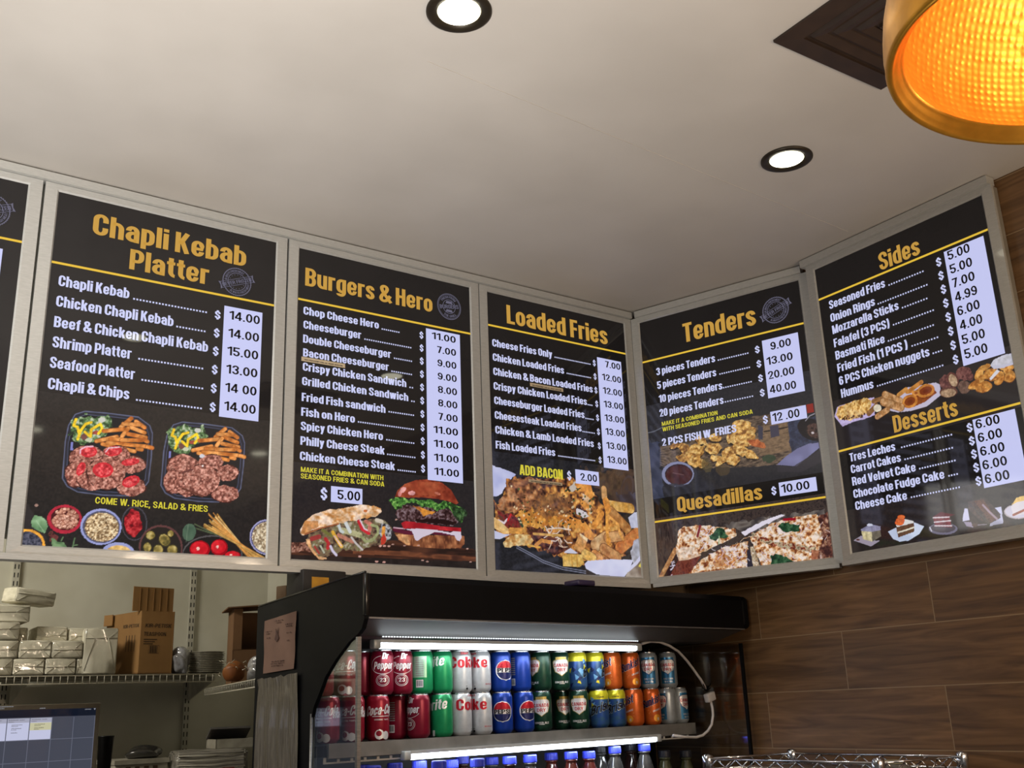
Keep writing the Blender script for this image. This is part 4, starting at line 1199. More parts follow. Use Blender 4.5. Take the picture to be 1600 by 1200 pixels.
for P in ([(880, 470), (960, 400), (1010, 355), (1140, 360), (1130, 430), (1200, 480), (1120, 510), (1060, 490), (1000, 540), (900, 520)], [(1960, 340), (2020, 260), (2120, 270), (2300, 310), (2280, 400), (2150, 400), (2040, 410)], [(1850, 800), (1900, 740), (1990, 770), (2060, 810), (2110, 800), (2200, 870), (2210, 975), (1850, 1010)]):
    cv.poly(P, [(24, 46, 34), (38, 74, 48), (70, 106, 76)], scale=0.01, jit=0.004)
cv.line([(1040, 480), (1030, 600)], 16, (170, 196, 160)); cv.line([(740, 320), (700, 480)], 36, (120, 24, 34)); cv.line([(2050, 220), (2220, 210)], 40, (150, 20, 36))
cv.build(); Eb.finish()

# Sides / Desserts
Fb = Board((2.1531, -0.6909), -1.59624, 'menu board headed Sides and Desserts on the wood wall, cakes pictured', 0.5911)
Fb.head('Sides', (1375.7, 422.5), (1439, 397.7), 0.056)
Fb.rule((1277.6, 469.3), (1543.8, 359))
K = dict(pitch=0.0088, size=0.0046)
for t, a, b, d0, d1 in [('Seasoned Fries', (1296.9, 483.4), (1384, 448.6), (1389, 446.5), (1445.9, 424.5)),
                        ('Onion Rings', (1299, 503), (1368.3, 477.8), (1372, 476), (1452, 445.5)),
                        ('Mozzarella Sticks', (1301.9, 522), (1405.4, 483.9), (1409.9, 482), (1452, 467)),
                        ('Falafel (3 PCS)', (1304.2, 541.9), (1391.3, 512.8), (1396, 509), (1462, 485)),
                        ('Basmati Rice', (1306.8, 561.6), (1383.7, 536.5), (1388, 534), (1462, 508.5)),
                        ('Fried Fish (1 PCS )', (1309.9, 581.8), (1419.4, 545.5), (1425, 541.5), (1469, 528)),
                        ('6 PCS Chicken nuggets', (1312.5, 601.6), (1453.8, 556.8), (1458, 553.5), (1474.6, 548.5)),
                        ('Hummus', (1315.7, 622.2), (1366, 606), (1371, 604.5), (1476.8, 571.5))]:
    Fb.item(t, a, b, 0.0275, d0, d1, **K)
Fb.dollars((1467.3, 409.6), (1493.8, 562), 8, 0.0165, 0.031)
Fb.strip((1475, 394.3), (1537, 368), (1570.7, 552), (1505.9, 572.3))
Fb.prices(['5.00', '5.00', '7.00', '4.99', '6.00', '4.00', '5.00', '5.00'], (1482.3, 405.8), (1516.8, 395), (1509, 560.6), (1544.8, 551), 0.0275, right=False)
Fb.head('Desserts', (1398, 676), (1498.4, 649.8), 0.050)
Fb.rule((1308.9, 706.6), (1594.7, 629))
for t, a, b, d0, d1 in [('Tres Leches', (1329, 722), (1400, 703.6), (1408.8, 700.7), (1490.6, 679.5)),
                        ('Carrot Cakes', (1331, 740), (1408.8, 721), (1414, 719.5), (1492, 700)),
                        ('Red Velvet Cake', (1333, 759.4), (1432, 736), (1437, 733.5), (1496, 720.5)),
                        ('Chocolate Fudge Cake', (1335, 778.6), (1477, 747.6), (1482.6, 745), (1499.5, 741.5)),
                        ('Cheese Cake', (1338, 798), (1418.4, 780), (1424, 778.5), (1503, 762))]:
    Fb.item(t, a, b, 0.0255, d0, d1, **K)
Fb.dollars((1515.6, 668.3), (1529.5, 751.8), 5, 0.0165, 0.029)
Fb.strip((1520.3, 656.8), (1586.2, 638), (1606, 748.5), (1538, 763.4))
Fb.prices(['6.00'] * 5, (1526, 671.5), (1563.5, 660.5), (1541, 756), (1579, 748.6), 0.0255, right=False)
cv = Canvas(Fb, 0.0, 0.5911, 0.300, 0.470, (40, 35, 36), res=0.0015)
cv.frame(1295, 560, 0.1031)
cv.poly([(88, 880), (130, 735), (400, 640), (690, 590), (700, 860), (540, 920), (380, 960), (210, 1032)], [(176, 160, 206), (206, 192, 236)], scale=0.006)
cv.poly([(105, 860), (150, 745), (350, 655), (550, 590), (665, 640), (600, 830), (330, 935), (170, 935)], [(150, 100, 46), (204, 156, 84), (226, 188, 120), (232, 200, 140)], scale=0.005, jit=0.003)
cv.scatter([(150, 880), (560, 840), (520, 900), (220, 930)], 16, 12, 22, [(84, 52, 30)], 3)
cv.poly([(915, 790), (1030, 570), (1200, 440), (1620, 366), (1690, 400), (1695, 560), (1500, 720), (1250, 795), (1050, 818)], (196, 190, 214))
SK = [(150, 104, 62), (190, 142, 96), (206, 164, 120)]
for a, b, w in [((680, 650), (800, 612), 62), ((610, 835), (720, 720), 70)]: cv.line([a, b], w, [(120, 82, 50), (160, 116, 74)])
for a, b in [((1060, 555), (1170, 470)), ((1190, 505), (1260, 490)), ((1240, 480), (1405, 360))]: cv.line([a, b], 60, [(176, 112, 50), (206, 146, 76)], scale=0.02)
cv.poly([(1230, 580), (1340, 470), (1560, 420), (1640, 520), (1460, 660), (1280, 740)], [(110, 50, 24), (150, 80, 40)], scale=0.01)
for x, z, rx, rz, a in [(1230, 650, 105, 80, -25), (1470, 490, 120, 78, -20)]:
    cv.ell(x, z, rx + 20, rz + 20, [(176, 104, 44), (206, 140, 66)], a, scale=0.01); cv.ell(x, z, rx - 20, rz - 18, (128, 58, 28), a); cv.ell(x + 4, z + 6, rx * 0.4, rz * 0.35, (110, 46, 24), a)
cv.ell(1320, 525, 60, 42, (206, 140, 70)); cv.ell(1325, 525, 26, 18, (150, 80, 40))
for a, b, w in [((850, 545), (1080, 645), 92), ((740, 880), (890, 780), 84), ((830, 660), (1095, 745), 108)]:
    cv.line([a, b], w, (116, 76, 46)); cv.line([a, b], w - 10, SK, scale=0.008)
cv.ell(740, 755, 62, 56, (222, 212, 190))
cv.frame(1450, 540, 0.09375)
FA = [(76, 44, 44), (104, 62, 60), (130, 86, 80)]
cv.ell(600, 470, 130, 112, FA, scale=0.006, jit=0.003); cv.ell(700, 520, 60, 70, FA, scale=0.006)
cv.ell(620, 690, 112, 108, [(86, 62, 54), (120, 92, 80)], scale=0.006, jit=0.003)
cv.ell(290, 610, 105, 112, FA, scale=0.006, jit=0.003); cv.ell(415, 570, 90, 132, (96, 56, 50), -25); cv.ell(420, 580, 66, 108, [(150, 122, 96), (186, 160, 132)], -22, scale=0.005)
cv.ell(345, 775, 152, 88, (96, 60, 52), -6); cv.ell(345, 785, 134, 68, [(140, 112, 88), (180, 152, 124)], -6, scale=0.005, jit=0.002)
NU = [(150, 90, 36), (190, 128, 58), (216, 164, 90)]
for x, z, rx, rz, a in [(1320, 365, 120, 55, -8), (940, 365, 105, 48, -22), (850, 480, 100, 60, -55), (1060, 440, 120, 60, -10), (960, 520, 110, 50, 0), (1350, 500, 110, 118, -15), (1195, 540, 80, 130, 28), (1080, 540, 70, 50, -20), (800, 640, 150, 70, -30), (930, 690, 150, 92, -12)]:
    cv.ell(x, z + 8, rx, rz, (96, 56, 30), a); cv.ell(x, z, rx, rz * 0.95, NU, a, scale=0.009, jit=0.002)
cv.poly([(1025, 550), (1150, 398), (1200, 430), (1050, 582)], (216, 216, 226))
cv.poly([(1040, 330), (1100, 235), (1250, 160), (1420, 122), (1440, 310), (1250, 375), (1100, 390)], (196, 196, 216)); cv.poly([(1045, 325), (1105, 240), (1250, 170), (1420, 140), (1420, 285), (1200, 325)], [(214, 214, 230), (186, 186, 196)], scale=0.008)
cv.build()
cv = Canvas(Fb, 0.0, 0.5911, 0.0, 0.128, (42, 37, 38), res=0.0014, bgtex=[(36, 31, 32), (46, 38, 36)])
cv.frame(1325, 780, 0.0906)
cv.poly([(98, 712), (230, 628), (480, 715), (560, 712), (400, 815)], (158, 148, 166)); cv.ell(175, 700, 34, 16, (84, 48, 44))
cv.poly([(235, 545), (412, 555), (422, 732), (258, 690)], [(190, 178, 136), (212, 202, 166)], scale=0.01); cv.poly([(412, 555), (560, 520), (572, 640), (422, 732)], [(96, 92, 82), (122, 116, 102)], scale=0.01)
cv.poly([(222, 520), (330, 462), (400, 432), (562, 470), (565, 530), (412, 560), (235, 550)], [(120, 118, 146), (160, 160, 190)], scale=0.01); cv.ell(380, 445, 50, 24, (206, 210, 232))
cv.poly([(693, 560), (830, 490), (1140, 398), (1318, 470), (1235, 600), (1050, 712), (900, 735), (780, 685)], [(176, 190, 218), (208, 220, 244)], scale=0.05)
cv.poly([(832, 478), (1140, 405), (1146, 560), (868, 662)], [(84, 58, 44), (112, 80, 60)], scale=0.006); cv.line([(865, 575), (1000, 535), (1140, 485)], 24, (222, 216, 200))
cv.poly([(828, 450), (980, 342), (1135, 378), (1135, 408), (850, 480)], (222, 222, 222))
for x, z, rx, rz in [(890, 405, 72, 44), (905, 365, 72, 42), (920, 310, 60, 34)]: cv.ell(x, z, rx + 6, rz + 6, (176, 74, 34)); cv.ell(x, z, rx, rz, [(216, 96, 44), (236, 126, 66)], scale=0.02)
cv.frame(1280, 700, 0.2)
cv.ell(970, 632, 112, 46, (112, 108, 132)); cv.ell(970, 625, 96, 36, (70, 62, 74)); cv.line([(865, 620), (880, 650)], 8, (206, 206, 222))
cv.poly([(890, 538), (1018, 535), (1040, 622), (905, 612)], [(96, 20, 36), (124, 34, 50)], scale=0.006)
cv.poly([(890, 538), (950, 500), (1060, 520), (1018, 538)], (92, 20, 36))
for P in ([(892, 545), (1015, 540)], [(900, 580), (1028, 568)], [(905, 608), (1036, 608)]): cv.line(P, 9, (214, 204, 214))
cv.frame(1500, 780, 0.075)
cv.poly([(100, 190), (165, 200), (200, 440), (60, 460), (60, 380)], (206, 206, 238)); cv.poly([(80, 470), (240, 480), (280, 590), (140, 560)], (150, 140, 166)); cv.poly([(700, 185), (865, 158), (905, 505), (620, 560), (640, 480)], [(150, 150, 176), (204, 206, 238)], scale=0.03)
cv.poly([(160, 60), (300, 20), (520, -40), (840, 300), (850, 390), (620, 515), (400, 430), (180, 210)], [(52, 40, 42), (84, 66, 60)], scale=0.008)
cv.poly([(300, 40), (480, 0), (760, 410), (640, 490)], [(76, 52, 46), (108, 70, 58), (84, 60, 52)], scale=0.006); cv.line([(480, 120), (620, 270), (770, 410)], 40, (160, 140, 156)); cv.line([(260, 150), (600, 500)], 26, (66, 60, 58))
cv.line([(350, 540), (560, 525)], 14, (150, 140, 160)); cv.ell(310, 540, 60, 40, (70, 52, 48))
cv.ell(1210, 260, 292, 152, (186, 176, 184)); cv.ell(1215, 255, 270, 132, (206, 202, 222))
cv.poly([(1060, 160), (1180, -10), (1420, -80), (1440, 300), (1120, 350)], [(216, 208, 220), (230, 224, 232)], scale=0.03); cv.poly([(1075, 120), (1180, -30), (1420, -100), (1420, 20), (1200, 60)], [(206, 170, 96), (226, 192, 120)], scale=0.02); cv.line([(1115, 330), (1400, 200)], 46, (150, 92, 76))
cv.build(); Fb.finish()

# trims that hold the boards
for nm, mb, loc, rz in [('trim_1', MB().box(-1.0, 1.966, -0.016, 0.02, 2.9355, 2.957), (0, 0, 0), 0),
                        ('trim_2', MB().box(-1.0, 1.966, -0.010, 0.03, 1.964, 1.9785), (0, 0, 0), 0),
                        ('trim_3', MB().box(-0.012, 0.616, -0.014, 0.02, 0.9345, 0.9575), (1.9843, -0.0341, 2.0), -1.2487),
                        ('trim_4', MB().box(-0.020, 0.620, -0.010, 0.03, -0.034, -0.0215), (1.9843, -0.0341, 2.0), -1.2487),
                        ('trim_5', MB().box(-0.045, 0.622, -0.016, 0.02, 0.9345, 0.9585), (2.1531, -0.6909, 2.0), -1.59624),
                        ('trim_6', MB().box(-0.035, 0.626, -0.010, 0.03, -0.034, -0.0215), (2.1531, -0.6909, 2.0), -1.59624)]:
    o = struct(nm, mb, m_alu)
    o.location = loc; o.rotation_euler = (0, 0, rz)

# ------------------------------------------------------------------ ceiling fixtures
ja, jb = hit(668, 96, 2, CEIL), hit(1325, 362, 2, CEIL)
jd = jb - ja
o = struct('trim_7', MB().box(0, float(np.hypot(jd[0], jd[1])), -0.0012, 0.0012, -0.0012, 0.002), m_ceil)
o.location = (ja[0], ja[1], CEIL); o.rotation_euler = (0, 0, math.atan2(jd[1], jd[0]))

m_bronze = mat('dark_bronze_trim', (58, 50, 38), 0.4, 0.5, c2=(48, 42, 32))
m_lamp = mat('downlight_glow', (255, 250, 225), 0.5, emit=(255, 250, 222), es=9.0)


def downlight(x, y, label, e=7.0):
    t = empty('ceiling_downlight', (x, y, CEIL), 0, label, 'ceiling light', 'recessed downlights in the ceiling')
    MB().lathe([(0.0675, 0.0), (0.0675, -0.004), (0.062, -0.007), (0.046, -0.004), (0.0435, 0.0), (0.0435, 0.03)], 48).build('trim_ring', m_bronze, t)
    MB().lathe([(0.0005, -0.0035), (0.03, -0.0030), (0.0440, -0.0022)], 40).build('diffuser', m_lamp, t)
    d = bpy.data.lights.new('downlight_lamp', 'SPOT'); d.energy = e; d.color = (1.0, 0.94, 0.8)
    d.spot_size = R(125); d.spot_blend = 0.9; d.shadow_soft_size = 0.04
    o = bpy.data.objects.new('downlight_lamp', d); C.objects.link(o); o.parent = t; o.location = (0, 0, -0.012)
    return t


downlight(0.514, -1.122, 'recessed round downlight with dark trim cut by the top edge of the photo')
downlight(1.575, -1.074, 'recessed round downlight with dark trim above the corner of menu boards')
downlight(0.475, -2.64, 'recessed round downlight behind the viewer, seen mirrored low on the first full board')
downlight(1.615, -2.62, 'recessed round downlight behind the viewer near the wood wall')

m_vent = mat('dark_brown_vent_paint', (56, 42, 32), 0.5, c2=(48, 36, 28), scale=20)
v = empty('ceiling_vent', (1.1415, -1.4065, CEIL), R(-2.0), 'dark brown square ceiling air diffuser with nested frames', 'ceiling vent')


def sqring(mb, i0, z0, i1, z1, s=0.362):
    a = [(i0, -i0), (s - i0, -i0), (s - i0, -s + i0), (i0, -s + i0)]; b = [(i1, -i1), (s - i1, -i1), (s - i1, -s + i1), (i1, -s + i1)]
    mb.add([(*p, z0) for p in a] + [(*p, z1) for p in b], [(k, (k + 1) % 4, 4 + (k + 1) % 4, 4 + k) for k in range(4)])


mb = MB(); sqring(mb, 0, 0, 0, -0.006); sqring(mb, 0, -0.006, 0.045, -0.008); sqring(mb, 0.045, -0.008, 0.045, 0.0); mb.build('outer_frame', m_vent, v)
for k, i in enumerate((0.054, 0.088, 0.122)):
    mb = MB(); sqring(mb, i, -0.0016, i + 0.006, -0.010); sqring(mb, i + 0.006, -0.010, i + 0.026, -0.004); sqring(mb, i + 0.026, -0.004, i + 0.027, -0.0015)
    mb.build('cone_ring', m_vent, v)
MB().box(0.156, 0.206, -0.206, -0.156, -0.010, -0.0015).build('centre_plate', m_vent, v)
MB().box(0.044, 0.318, -0.318, -0.044, -0.0014, -0.0004).build('vent_throat', m_vent, v)

# pendant lamp close to the viewer
m_brass_in = mat('hammered_gold_inside', (240, 172, 84), 0.4, 0.8, c2=(230, 160, 72), scale=40)
m_brass = mat('brushed_brass', (222, 160, 58), 0.36, 0.9, c2=(204, 146, 52), scale=50)
nt = m_brass_in.node_tree
vo = nt.nodes.new('ShaderNodeTexVoronoi'); vo.inputs['Scale'].default_value = 165; vo.feature = 'SMOOTH_F1'; vo.inputs['Randomness'].default_value = 0.15
tc = nt.nodes.new('ShaderNodeTexCoord'); nt.links.new(tc.outputs['Object'], vo.inputs['Vector'])
bp = nt.nodes.new('ShaderNodeBump'); bp.inputs['Strength'].default_value = 0.32; bp.inputs['Distance'].default_value = 0.006
nt.links.new(vo.outputs['Distance'], bp.inputs['Height']); nt.links.new(bp.outputs[0], nt.nodes['Principled BSDF'].inputs['Normal'])
pend = empty('pendant_lamp', (0.272, -2.333, 2.066), 0, 'gold dome pendant lamp with hammered inside at the top right corner', 'pendant lamp')
pend.rotation_euler = Vector((0.093, -0.059, 1.0)).to_track_quat('Z', 'Y').to_euler()
inner = [(0.120, 0.001), (0.1262, 0.014), (0.1285, 0.032), (0.1255, 0.058), (0.115, 0.09), (0.096, 0.12), (0.066, 0.143), (0.03, 0.152)]
outer = [(0.120, 0.001), (0.1215, -0.0015), (0.1235, -0.0025), (0.1245, -0.005), (0.1265, -0.006), (0.1285, -0.0095), (0.1315, -0.0115), (0.1335, -0.0105), (0.1345, -0.007), (0.1345, 0.002), (0.1355, 0.006), (0.1355, 0.02), (0.1345, 0.036), (0.1300, 0.064), (0.1188, 0.096), (0.099, 0.126), (0.068, 0.149), (0.03, 0.158), (0.028, 0.175), (0.022, 0.185), (0.006, 0.188)]
MB().lathe(outer, 96).build('shade', m_brass, pend)
MB().lathe(inner, 96, flip=True).build('shade_lining', m_brass_in, pend)
MB().lathe([(0.014, 0.152), (0.014, 0.12), (0.02, 0.11), (0.032, 0.085), (0.034, 0.07), (0.026, 0.05), (0.0, 0.043)], 32).build('bulb', mat('warm_bulb', (255, 214, 150), 0.4, emit=(255, 205, 130), es=5.0), pend)
MB().tube([(0, 0, 0.186), (-0.05, 0.03, 0.55), (-0.083, 0.053, 0.892)], 0.004, 8).build('cord', m_dark, pend)
d = bpy.data.lights.new('pendant_bulb', 'POINT'); d.energy = 0.85; d.color = (1.0, 0.70, 0.38); d.shadow_soft_size = 0.03
o = bpy.data.objects.new('pendant_bulb', d); C.objects.link(o); o.parent = pend; o.location = (0, 0, 0.012)

# ------------------------------------------------------------------ drinks cooler
UL, UR = 0.66, 2.135
m_blk = mat('black_cooler_plastic', (8, 8, 11), 0.5, c2=(6, 6, 8), scale=12, ior=1.22)
m_blkg = mat('gloss_black_trim', (30, 29, 28), 0.18, 0.3)
m_steel = mat('brushed_steel', (150, 150, 152), 0.35, 0.8, c2=(130, 130, 134), scale=40, stretch=(1, 1, 12))
m_greyliner = mat('grey_liner', (84, 80, 77), 0.45, 0.2, c2=(74, 70, 68), scale=5)
m_inner = mat('dark_inner_back', (44, 42, 42), 0.5, c2=(34, 33, 34), scale=10)
m_rail = mat('grey_shelf_rail', (140, 138, 134), 0.4, 0.35, c2=(120, 118, 115), scale=15)
m_led = mat('led_tube_glow', (255, 255, 255), 0.4, emit=(236, 248, 255), es=7.0)
m_ledh = mat('led_housing', (200, 204, 206), 0.35, 0.2)
m_cable = mat('white_cable', (212, 206, 204), 0.4)
m_slot = mat('slotted_white_rail', (214, 212, 206), 0.4)


def glass_mat():
    mt = bpy.data.materials.new('clear_cooler_glass'); mt.use_nodes = True
    nt = mt.node_tree; nt.nodes.remove(nt.nodes['Principled BSDF'])
    g = nt.nodes.new('ShaderNodeBsdfGlossy'); g.inputs['Roughness'].default_value = 0.03; g.inputs['Color'].default_value = (0.8, 0.85, 0.85, 1)
    t = nt.nodes.new('ShaderNodeBsdfTransparent'); t.inputs['Color'].default_value = (0.82, 0.83, 0.84, 1)
    f = nt.nodes.new('ShaderNodeLayerWeight'); f.inputs['Blend'].default_value = 0.12
    mx = nt.nodes.new('ShaderNodeMixShader'); nt.links.new(f.outputs['Facing'], mx.inputs[0]); nt.links.new(t.outputs[0], mx.inputs[1]); nt.links.new(g.outputs[0], mx.inputs[2])
    nt.links.new(mx.outputs[0], nt.nodes['Material Output'].inputs[0])
    return mt


m_glass = glass_mat()
cool = empty('drinks_cooler', tuple(FO), TH, 'black open-front drinks cooler lit inside, standing under the menu boards', 'drinks cooler')
# left end panel with its curved front edge
prof = [(0.255, 0.0), (0.255, 1.886), (-0.282, 1.920), (-0.282, 1.812), (-0.272, 1.790), (-0.256, 1.779), (-0.214, 1.762), (-0.157, 1.725), (-0.108, 1.685), (-0.079, 1.645), (-0.056, 1.616), (-0.042, 1.578), (-0.041, 1.0), (-0.25, 0.9), (-0.30, 0.0)]
lp = MB().prism(prof, 0, UL, UL + 0.012).build('end_panel', m_blk, cool)
MB().tube([(UL + 0.004, 0.255, 1.889), (UL + 0.004, -0.01, 1.906), (UL + 0.004, -0.280, 1.922)], 0.0035, 6).build('edge_strip', m_blkg, lp)
MB().tube([(UL + 0.002, -0.044, 0.98), (UL + 0.002, -0.044, 1.60)], 0.0035, 6).build('edge_strip', m_steel, lp)
prof_r = [(0.255, 0.0), (0.255, 1.90), (0.16, 1.90), (0.16, 0.9), (-0.30, 0.9), (-0.30, 0.0)]
MB().prism(prof_r, 0, UR, UR + 0.012).build('end_panel', m_blk, cool)
for u, nm in ((UL + 0.005, 'l'), (UR + 0.006, 'r')):
    g = MB().prism([(0.15, 0.95), (0.15, 1.80), (-0.20, 1.775), (-0.245, 1.768), (-0.245, 0.95)], 0, u, u + 0.004).build('glass_side', m_glass, cool)
    MB().box(u - 0.003, u + 0.007, -0.252, -0.243, 0.93, 1.772).build('glass_edge', m_steel if nm == 'l' else m_blk, g)
# canopy
cap = [(-0.282, 1.812), (-0.282, 1.905), (-0.276, 1.920), (-0.25, 1.924), (0.255, 1.888), (0.255, 1.878), (-0.262, 1.897), (-0.265, 1.830), (-0.264, 1.812)]
cn = MB().prism(cap, 0, UL + 0.012, UR - 0.01).build('canopy', m_blk, cool)
MB().bbox(UR - 0.012, UR + 0.036, -0.279, 0.10, 1.815, 1.922, 0.018, 3).build('canopy_corner', m_blk, cn)
MB().bbox(UL - 0.002, UL + 0.012, -0.289, -0.276, 1.818, 1.919, 0.003).build('corner_trim', m_blkg, cn)
MB().box(UL + 0.012, UR - 0.01, -0.285, -0.281, 1.812, 1.816).build('canopy_lip', m_steel, cn)
MB().prism([(-0.264, 1.812), (-0.150, 1.782), (-0.06, 1.782), (-0.06, 1.790), (-0.150, 1.790), (-0.264, 1.822)], 0, UL + 0.012, UR).build('canopy_lining', m_greyliner, cn)
MB().prism([(-0.06, 1.784), (0.24, 1.776), (0.24, 1.784), (-0.06, 1.792)], 0, UL + 0.012, UR).build('air_baffle', m_inner, cool)
MB().box(UL + 0.012, UR, 0.24, 0.255, 0.0, 1.895).build('back_panel', m_inner, cool)
MB().box(UL + 0.012, UR, -0.30, 0.24, 0.0, 0.9).build('base', m_blk, cool)
# shelves
ZS = 1.5265
sh = MB().box(0.705, 2.12, -0.045, 0.20, ZS - 0.012, ZS).build('shelf', m_greyliner, cool)
MB().prism([(-0.052, ZS + 0.001), (-0.045, ZS + 0.001), (-0.045, ZS - 0.012), (-0.040, ZS - 0.034), (-0.046, ZS - 0.036), (-0.052, ZS - 0.034)], 0, 0.708, 2.115).build('price_rail', m_rail, sh)
MB().box(0.676, 0.706, -0.045, 0.20, ZS - 0.03, ZS - 0.004).build('shelf_bracket', m_blk, sh)
sl = MB()
for k in range(36):
    x0 = 0.70 + k * 0.0395
    sl.box(x0, x0 + 0.0395, -0.040, -0.038, 1.491, 1.4945); sl.box(x0, x0 + 0.0395, -0.040, -0.038, 1.4795, 1.4835); sl.box(x0, x0 + 0.008, -0.040, -0.038, 1.4835, 1.491)
sl.build('slotted_rail', m_slot, cool)
ZB = 1.232
sh2 = MB().box(0.68, 2.12, -0.16, 0.22, ZB - 0.015, ZB).build('shelf', m_greyliner, cool)
MB().box(0.68, 2.12, -0.168, -0.16, ZB - 0.04, ZB + 0.002).build('price_rail', m_rail, sh2)


def led_tube(u0, u1, v, z, r=0.0085):
    t = MB().lathe([(r * 0.98, u0), (r, u0 + 0.001), (r, u1 - 0.001), (r * 0.98, u1)], 20, M=Matrix(((0, 0, 1, 0), (0, 1, 0, v), (-1, 0, 0, z), (0, 0, 0, 1)))).build('led_tube', m_led, cool)
    MB().box(u0 - 0.002, u1 + 0.002, v - 0.011, v + 0.012, z + r * 0.75, z + r * 0.75 + 0.008).build('tube_housing', m_ledh, t)
    for u in (u0 - 0.022, u1):
        MB().bbox(u, u + 0.022, v - 0.011, v + 0.011, z - r, z + r + 0.006, 0.003).build('end_cap', m_ledh, t)
    uc = (u0 + u1) / 2
    a = fw(uc, v - 0.002, z - r - 0.002)
    d = bpy.data.lights.new('led_tube_lamp', 'AREA'); d.shape = 'RECTANGLE'; d.size = u1 - u0; d.size_y = 0.02; d.energy = 1.1; d.color = (0.9, 0.97, 1.0)
    o = bpy.data.objects.new('led_tube_lamp', d); C.objects.link(o); o.parent = t
    o.location = (uc, v + 0.004, z - r - 0.003); o.rotation_euler = (R(18), 0, 0)
    return t


led_tube(0.80, 1.755, -0.135, 1.7605)
led_tube(0.948, 1.905, -0.056, 1.4845)
dots = MB()  # glowing dots imitate the dotted LED reflection on the canopy lining
for k in range(110):
    u = 0.80 + k * 0.0087
    dots.box(u, u + 0.0042, -0.153, -0.150, 1.7798, 1.7822)
dots.build('led_reflection_dots', mat('led_reflection_glow', (255, 255, 255), 0.4, emit=(236, 248, 255), es=1.6), cool)
cpts = [fh(x, y, -0.13) for x, y in [(1003, 1006), (1016, 1002), (1030, 1003), (1046, 1009), (1060, 1018), (1073, 1032), (1085, 1048), (1095, 1062), (1103, 1076)]]
cb = MB().tube([tuple(p) for p in cpts], 0.0042, 8).build('cable', m_cable, cool)
cpts2 = [fh(x, y, -0.13) for x, y in [(1110, 1094), (1113, 1106), (1114, 1118), (1112, 1132), (1106, 1142), (1098, 1149), (1088, 1152), (1070, 1151.5), (1052, 1149)]]
MB().tube([tuple(p) for p in cpts2], 0.0042, 8).build('cable_tail', m_cable, cb)
sw = fh(1109, 1089, -0.13)
MB().bbox(sw[0] - 0.02, sw[0] + 0.02, -0.14, -0.12, sw[2] - 0.014, sw[2] + 0.014, 0.004, M=Matrix.Translation((sw[0], 0, sw[2])) @ Matrix.Rotation(R(-14), 4, 'Y') @ Matrix.Translation((-sw[0], 0, -sw[2]))).build('cable_connector', m_cable, cb)
mb = MB()
for k in range(7):
    a = k * 0.9
    mb.tube([(sw[0] - 0.012, -0.13, sw[2] + 0.018), (sw[0] - 0.012 + 0.02 * math.sin(a), -0.13 + 0.01 * math.cos(a), sw[2] + 0.03 + 0.006 * (k % 3))], 0.002, 5)
mb.build('cable_tie', m_blk, cb)

# things taped to the cooler's end
q = [fu(x, y, UL) for x, y in [(415.3, 970.7), (465.3, 954.7), (462, 1044.7), (414, 1052.7)]]
m_notice = mat('brown_notice_paper', (112, 84, 70), 0.7, c2=(100, 74, 62), scale=12)
nt_ = empty('paper_notice', fw(UL - 0.0015, 0, 0), TH, 'brown paper notice taped to the upper end of the drinks cooler', 'paper notice')
P = MB()
nx, nz = 8, 10
for i in range(nx + 1):
    for j in range(nz + 1):
        a, b = i / nx, j / nz
        top = q[0] * (1 - a) + q[1] * a; bot = q[3] * (1 - a) + q[2] * a; p = top * (1 - b) + bot * b
        P.v.append((-0.002 - 0.0015 * math.sin(a * 9 + b * 5) ** 2 - (0.004 * (b - 0.8) if b > 0.8 else 0), p[1], p[2]))
P.f = [(i * (nz + 1) + j, (i + 1) * (nz + 1) + j, (i + 1) * (nz + 1) + j + 1, i * (nz + 1) + j + 1) for i in range(nx) for j in range(nz)]
P.m = [0] * len(P.f); P.sm = [True] * len(P.f)
sheet = P.build('sheet', m_notice, nt_)
ink = MB()
rr = random.Random(8)
for (a0, a1, b0) in [(0.35, 0.62, 0.06), (0.4, 0.58, 0.1), (0.08, 0.3, 0.22), (0.1, 0.26, 0.26), (0.70, 0.92, 0.18), (0.72, 0.9, 0.22), (0.74, 0.88, 0.34), (0.12, 0.24, 0.34), (0.76, 0.84, 0.48), (0.3, 0.7, 0.82), (0.28, 0.72, 0.86), (0.3, 0.66, 0.9)]:
    y0, y1 = q[0][1] + (q[1][1] - q[0][1]) * a0, q[0][1] + (q[1][1] - q[0][1]) * a1
    zt = q[0][2] + (q[3][2] - q[0][2]) * b0 + 0.010 * (a0 + a1) / 2
    n = int(abs(y1 - y0) / 0.006)
    for k in range(max(2, n)):
        ya = y0 + (y1 - y0) * k / n
        ink.box(-0.0052, -0.0048, ya - 0.0045 * rr.random() - 0.0005, ya, zt - 0.0028, zt)
yc = q[0][1] + (q[1][1] - q[0][1]) * 0.44; zc = 1.805
ink.prism([(yc + 0.012, zc - 0.012), (yc, zc - 0.02), (yc - 0.012, zc - 0.01), (yc - 0.004, zc), (yc - 0.008, zc + 0.018), (yc, zc + 0.006), (yc + 0.007, zc + 0.016), (yc + 0.006, zc)], 0, -0.0052, -0.0048)
ink.build('printed_lines', mat('faded_ink', (70, 44, 38), 0.7), sheet)
m_plastic = mat('dusty_clear_plastic', (84, 78, 68), 0.22, c2=(104, 98, 88), scale=14, coat=0.6, stretch=(1, 14, 1), bump=0.5)
q = [fu(x, y, UL) for x, y in [(407, 1062.7), (468.7, 1054.7), (468, 1225), (398.7, 1225)]]
P = MB(); nx, nz = 18, 14
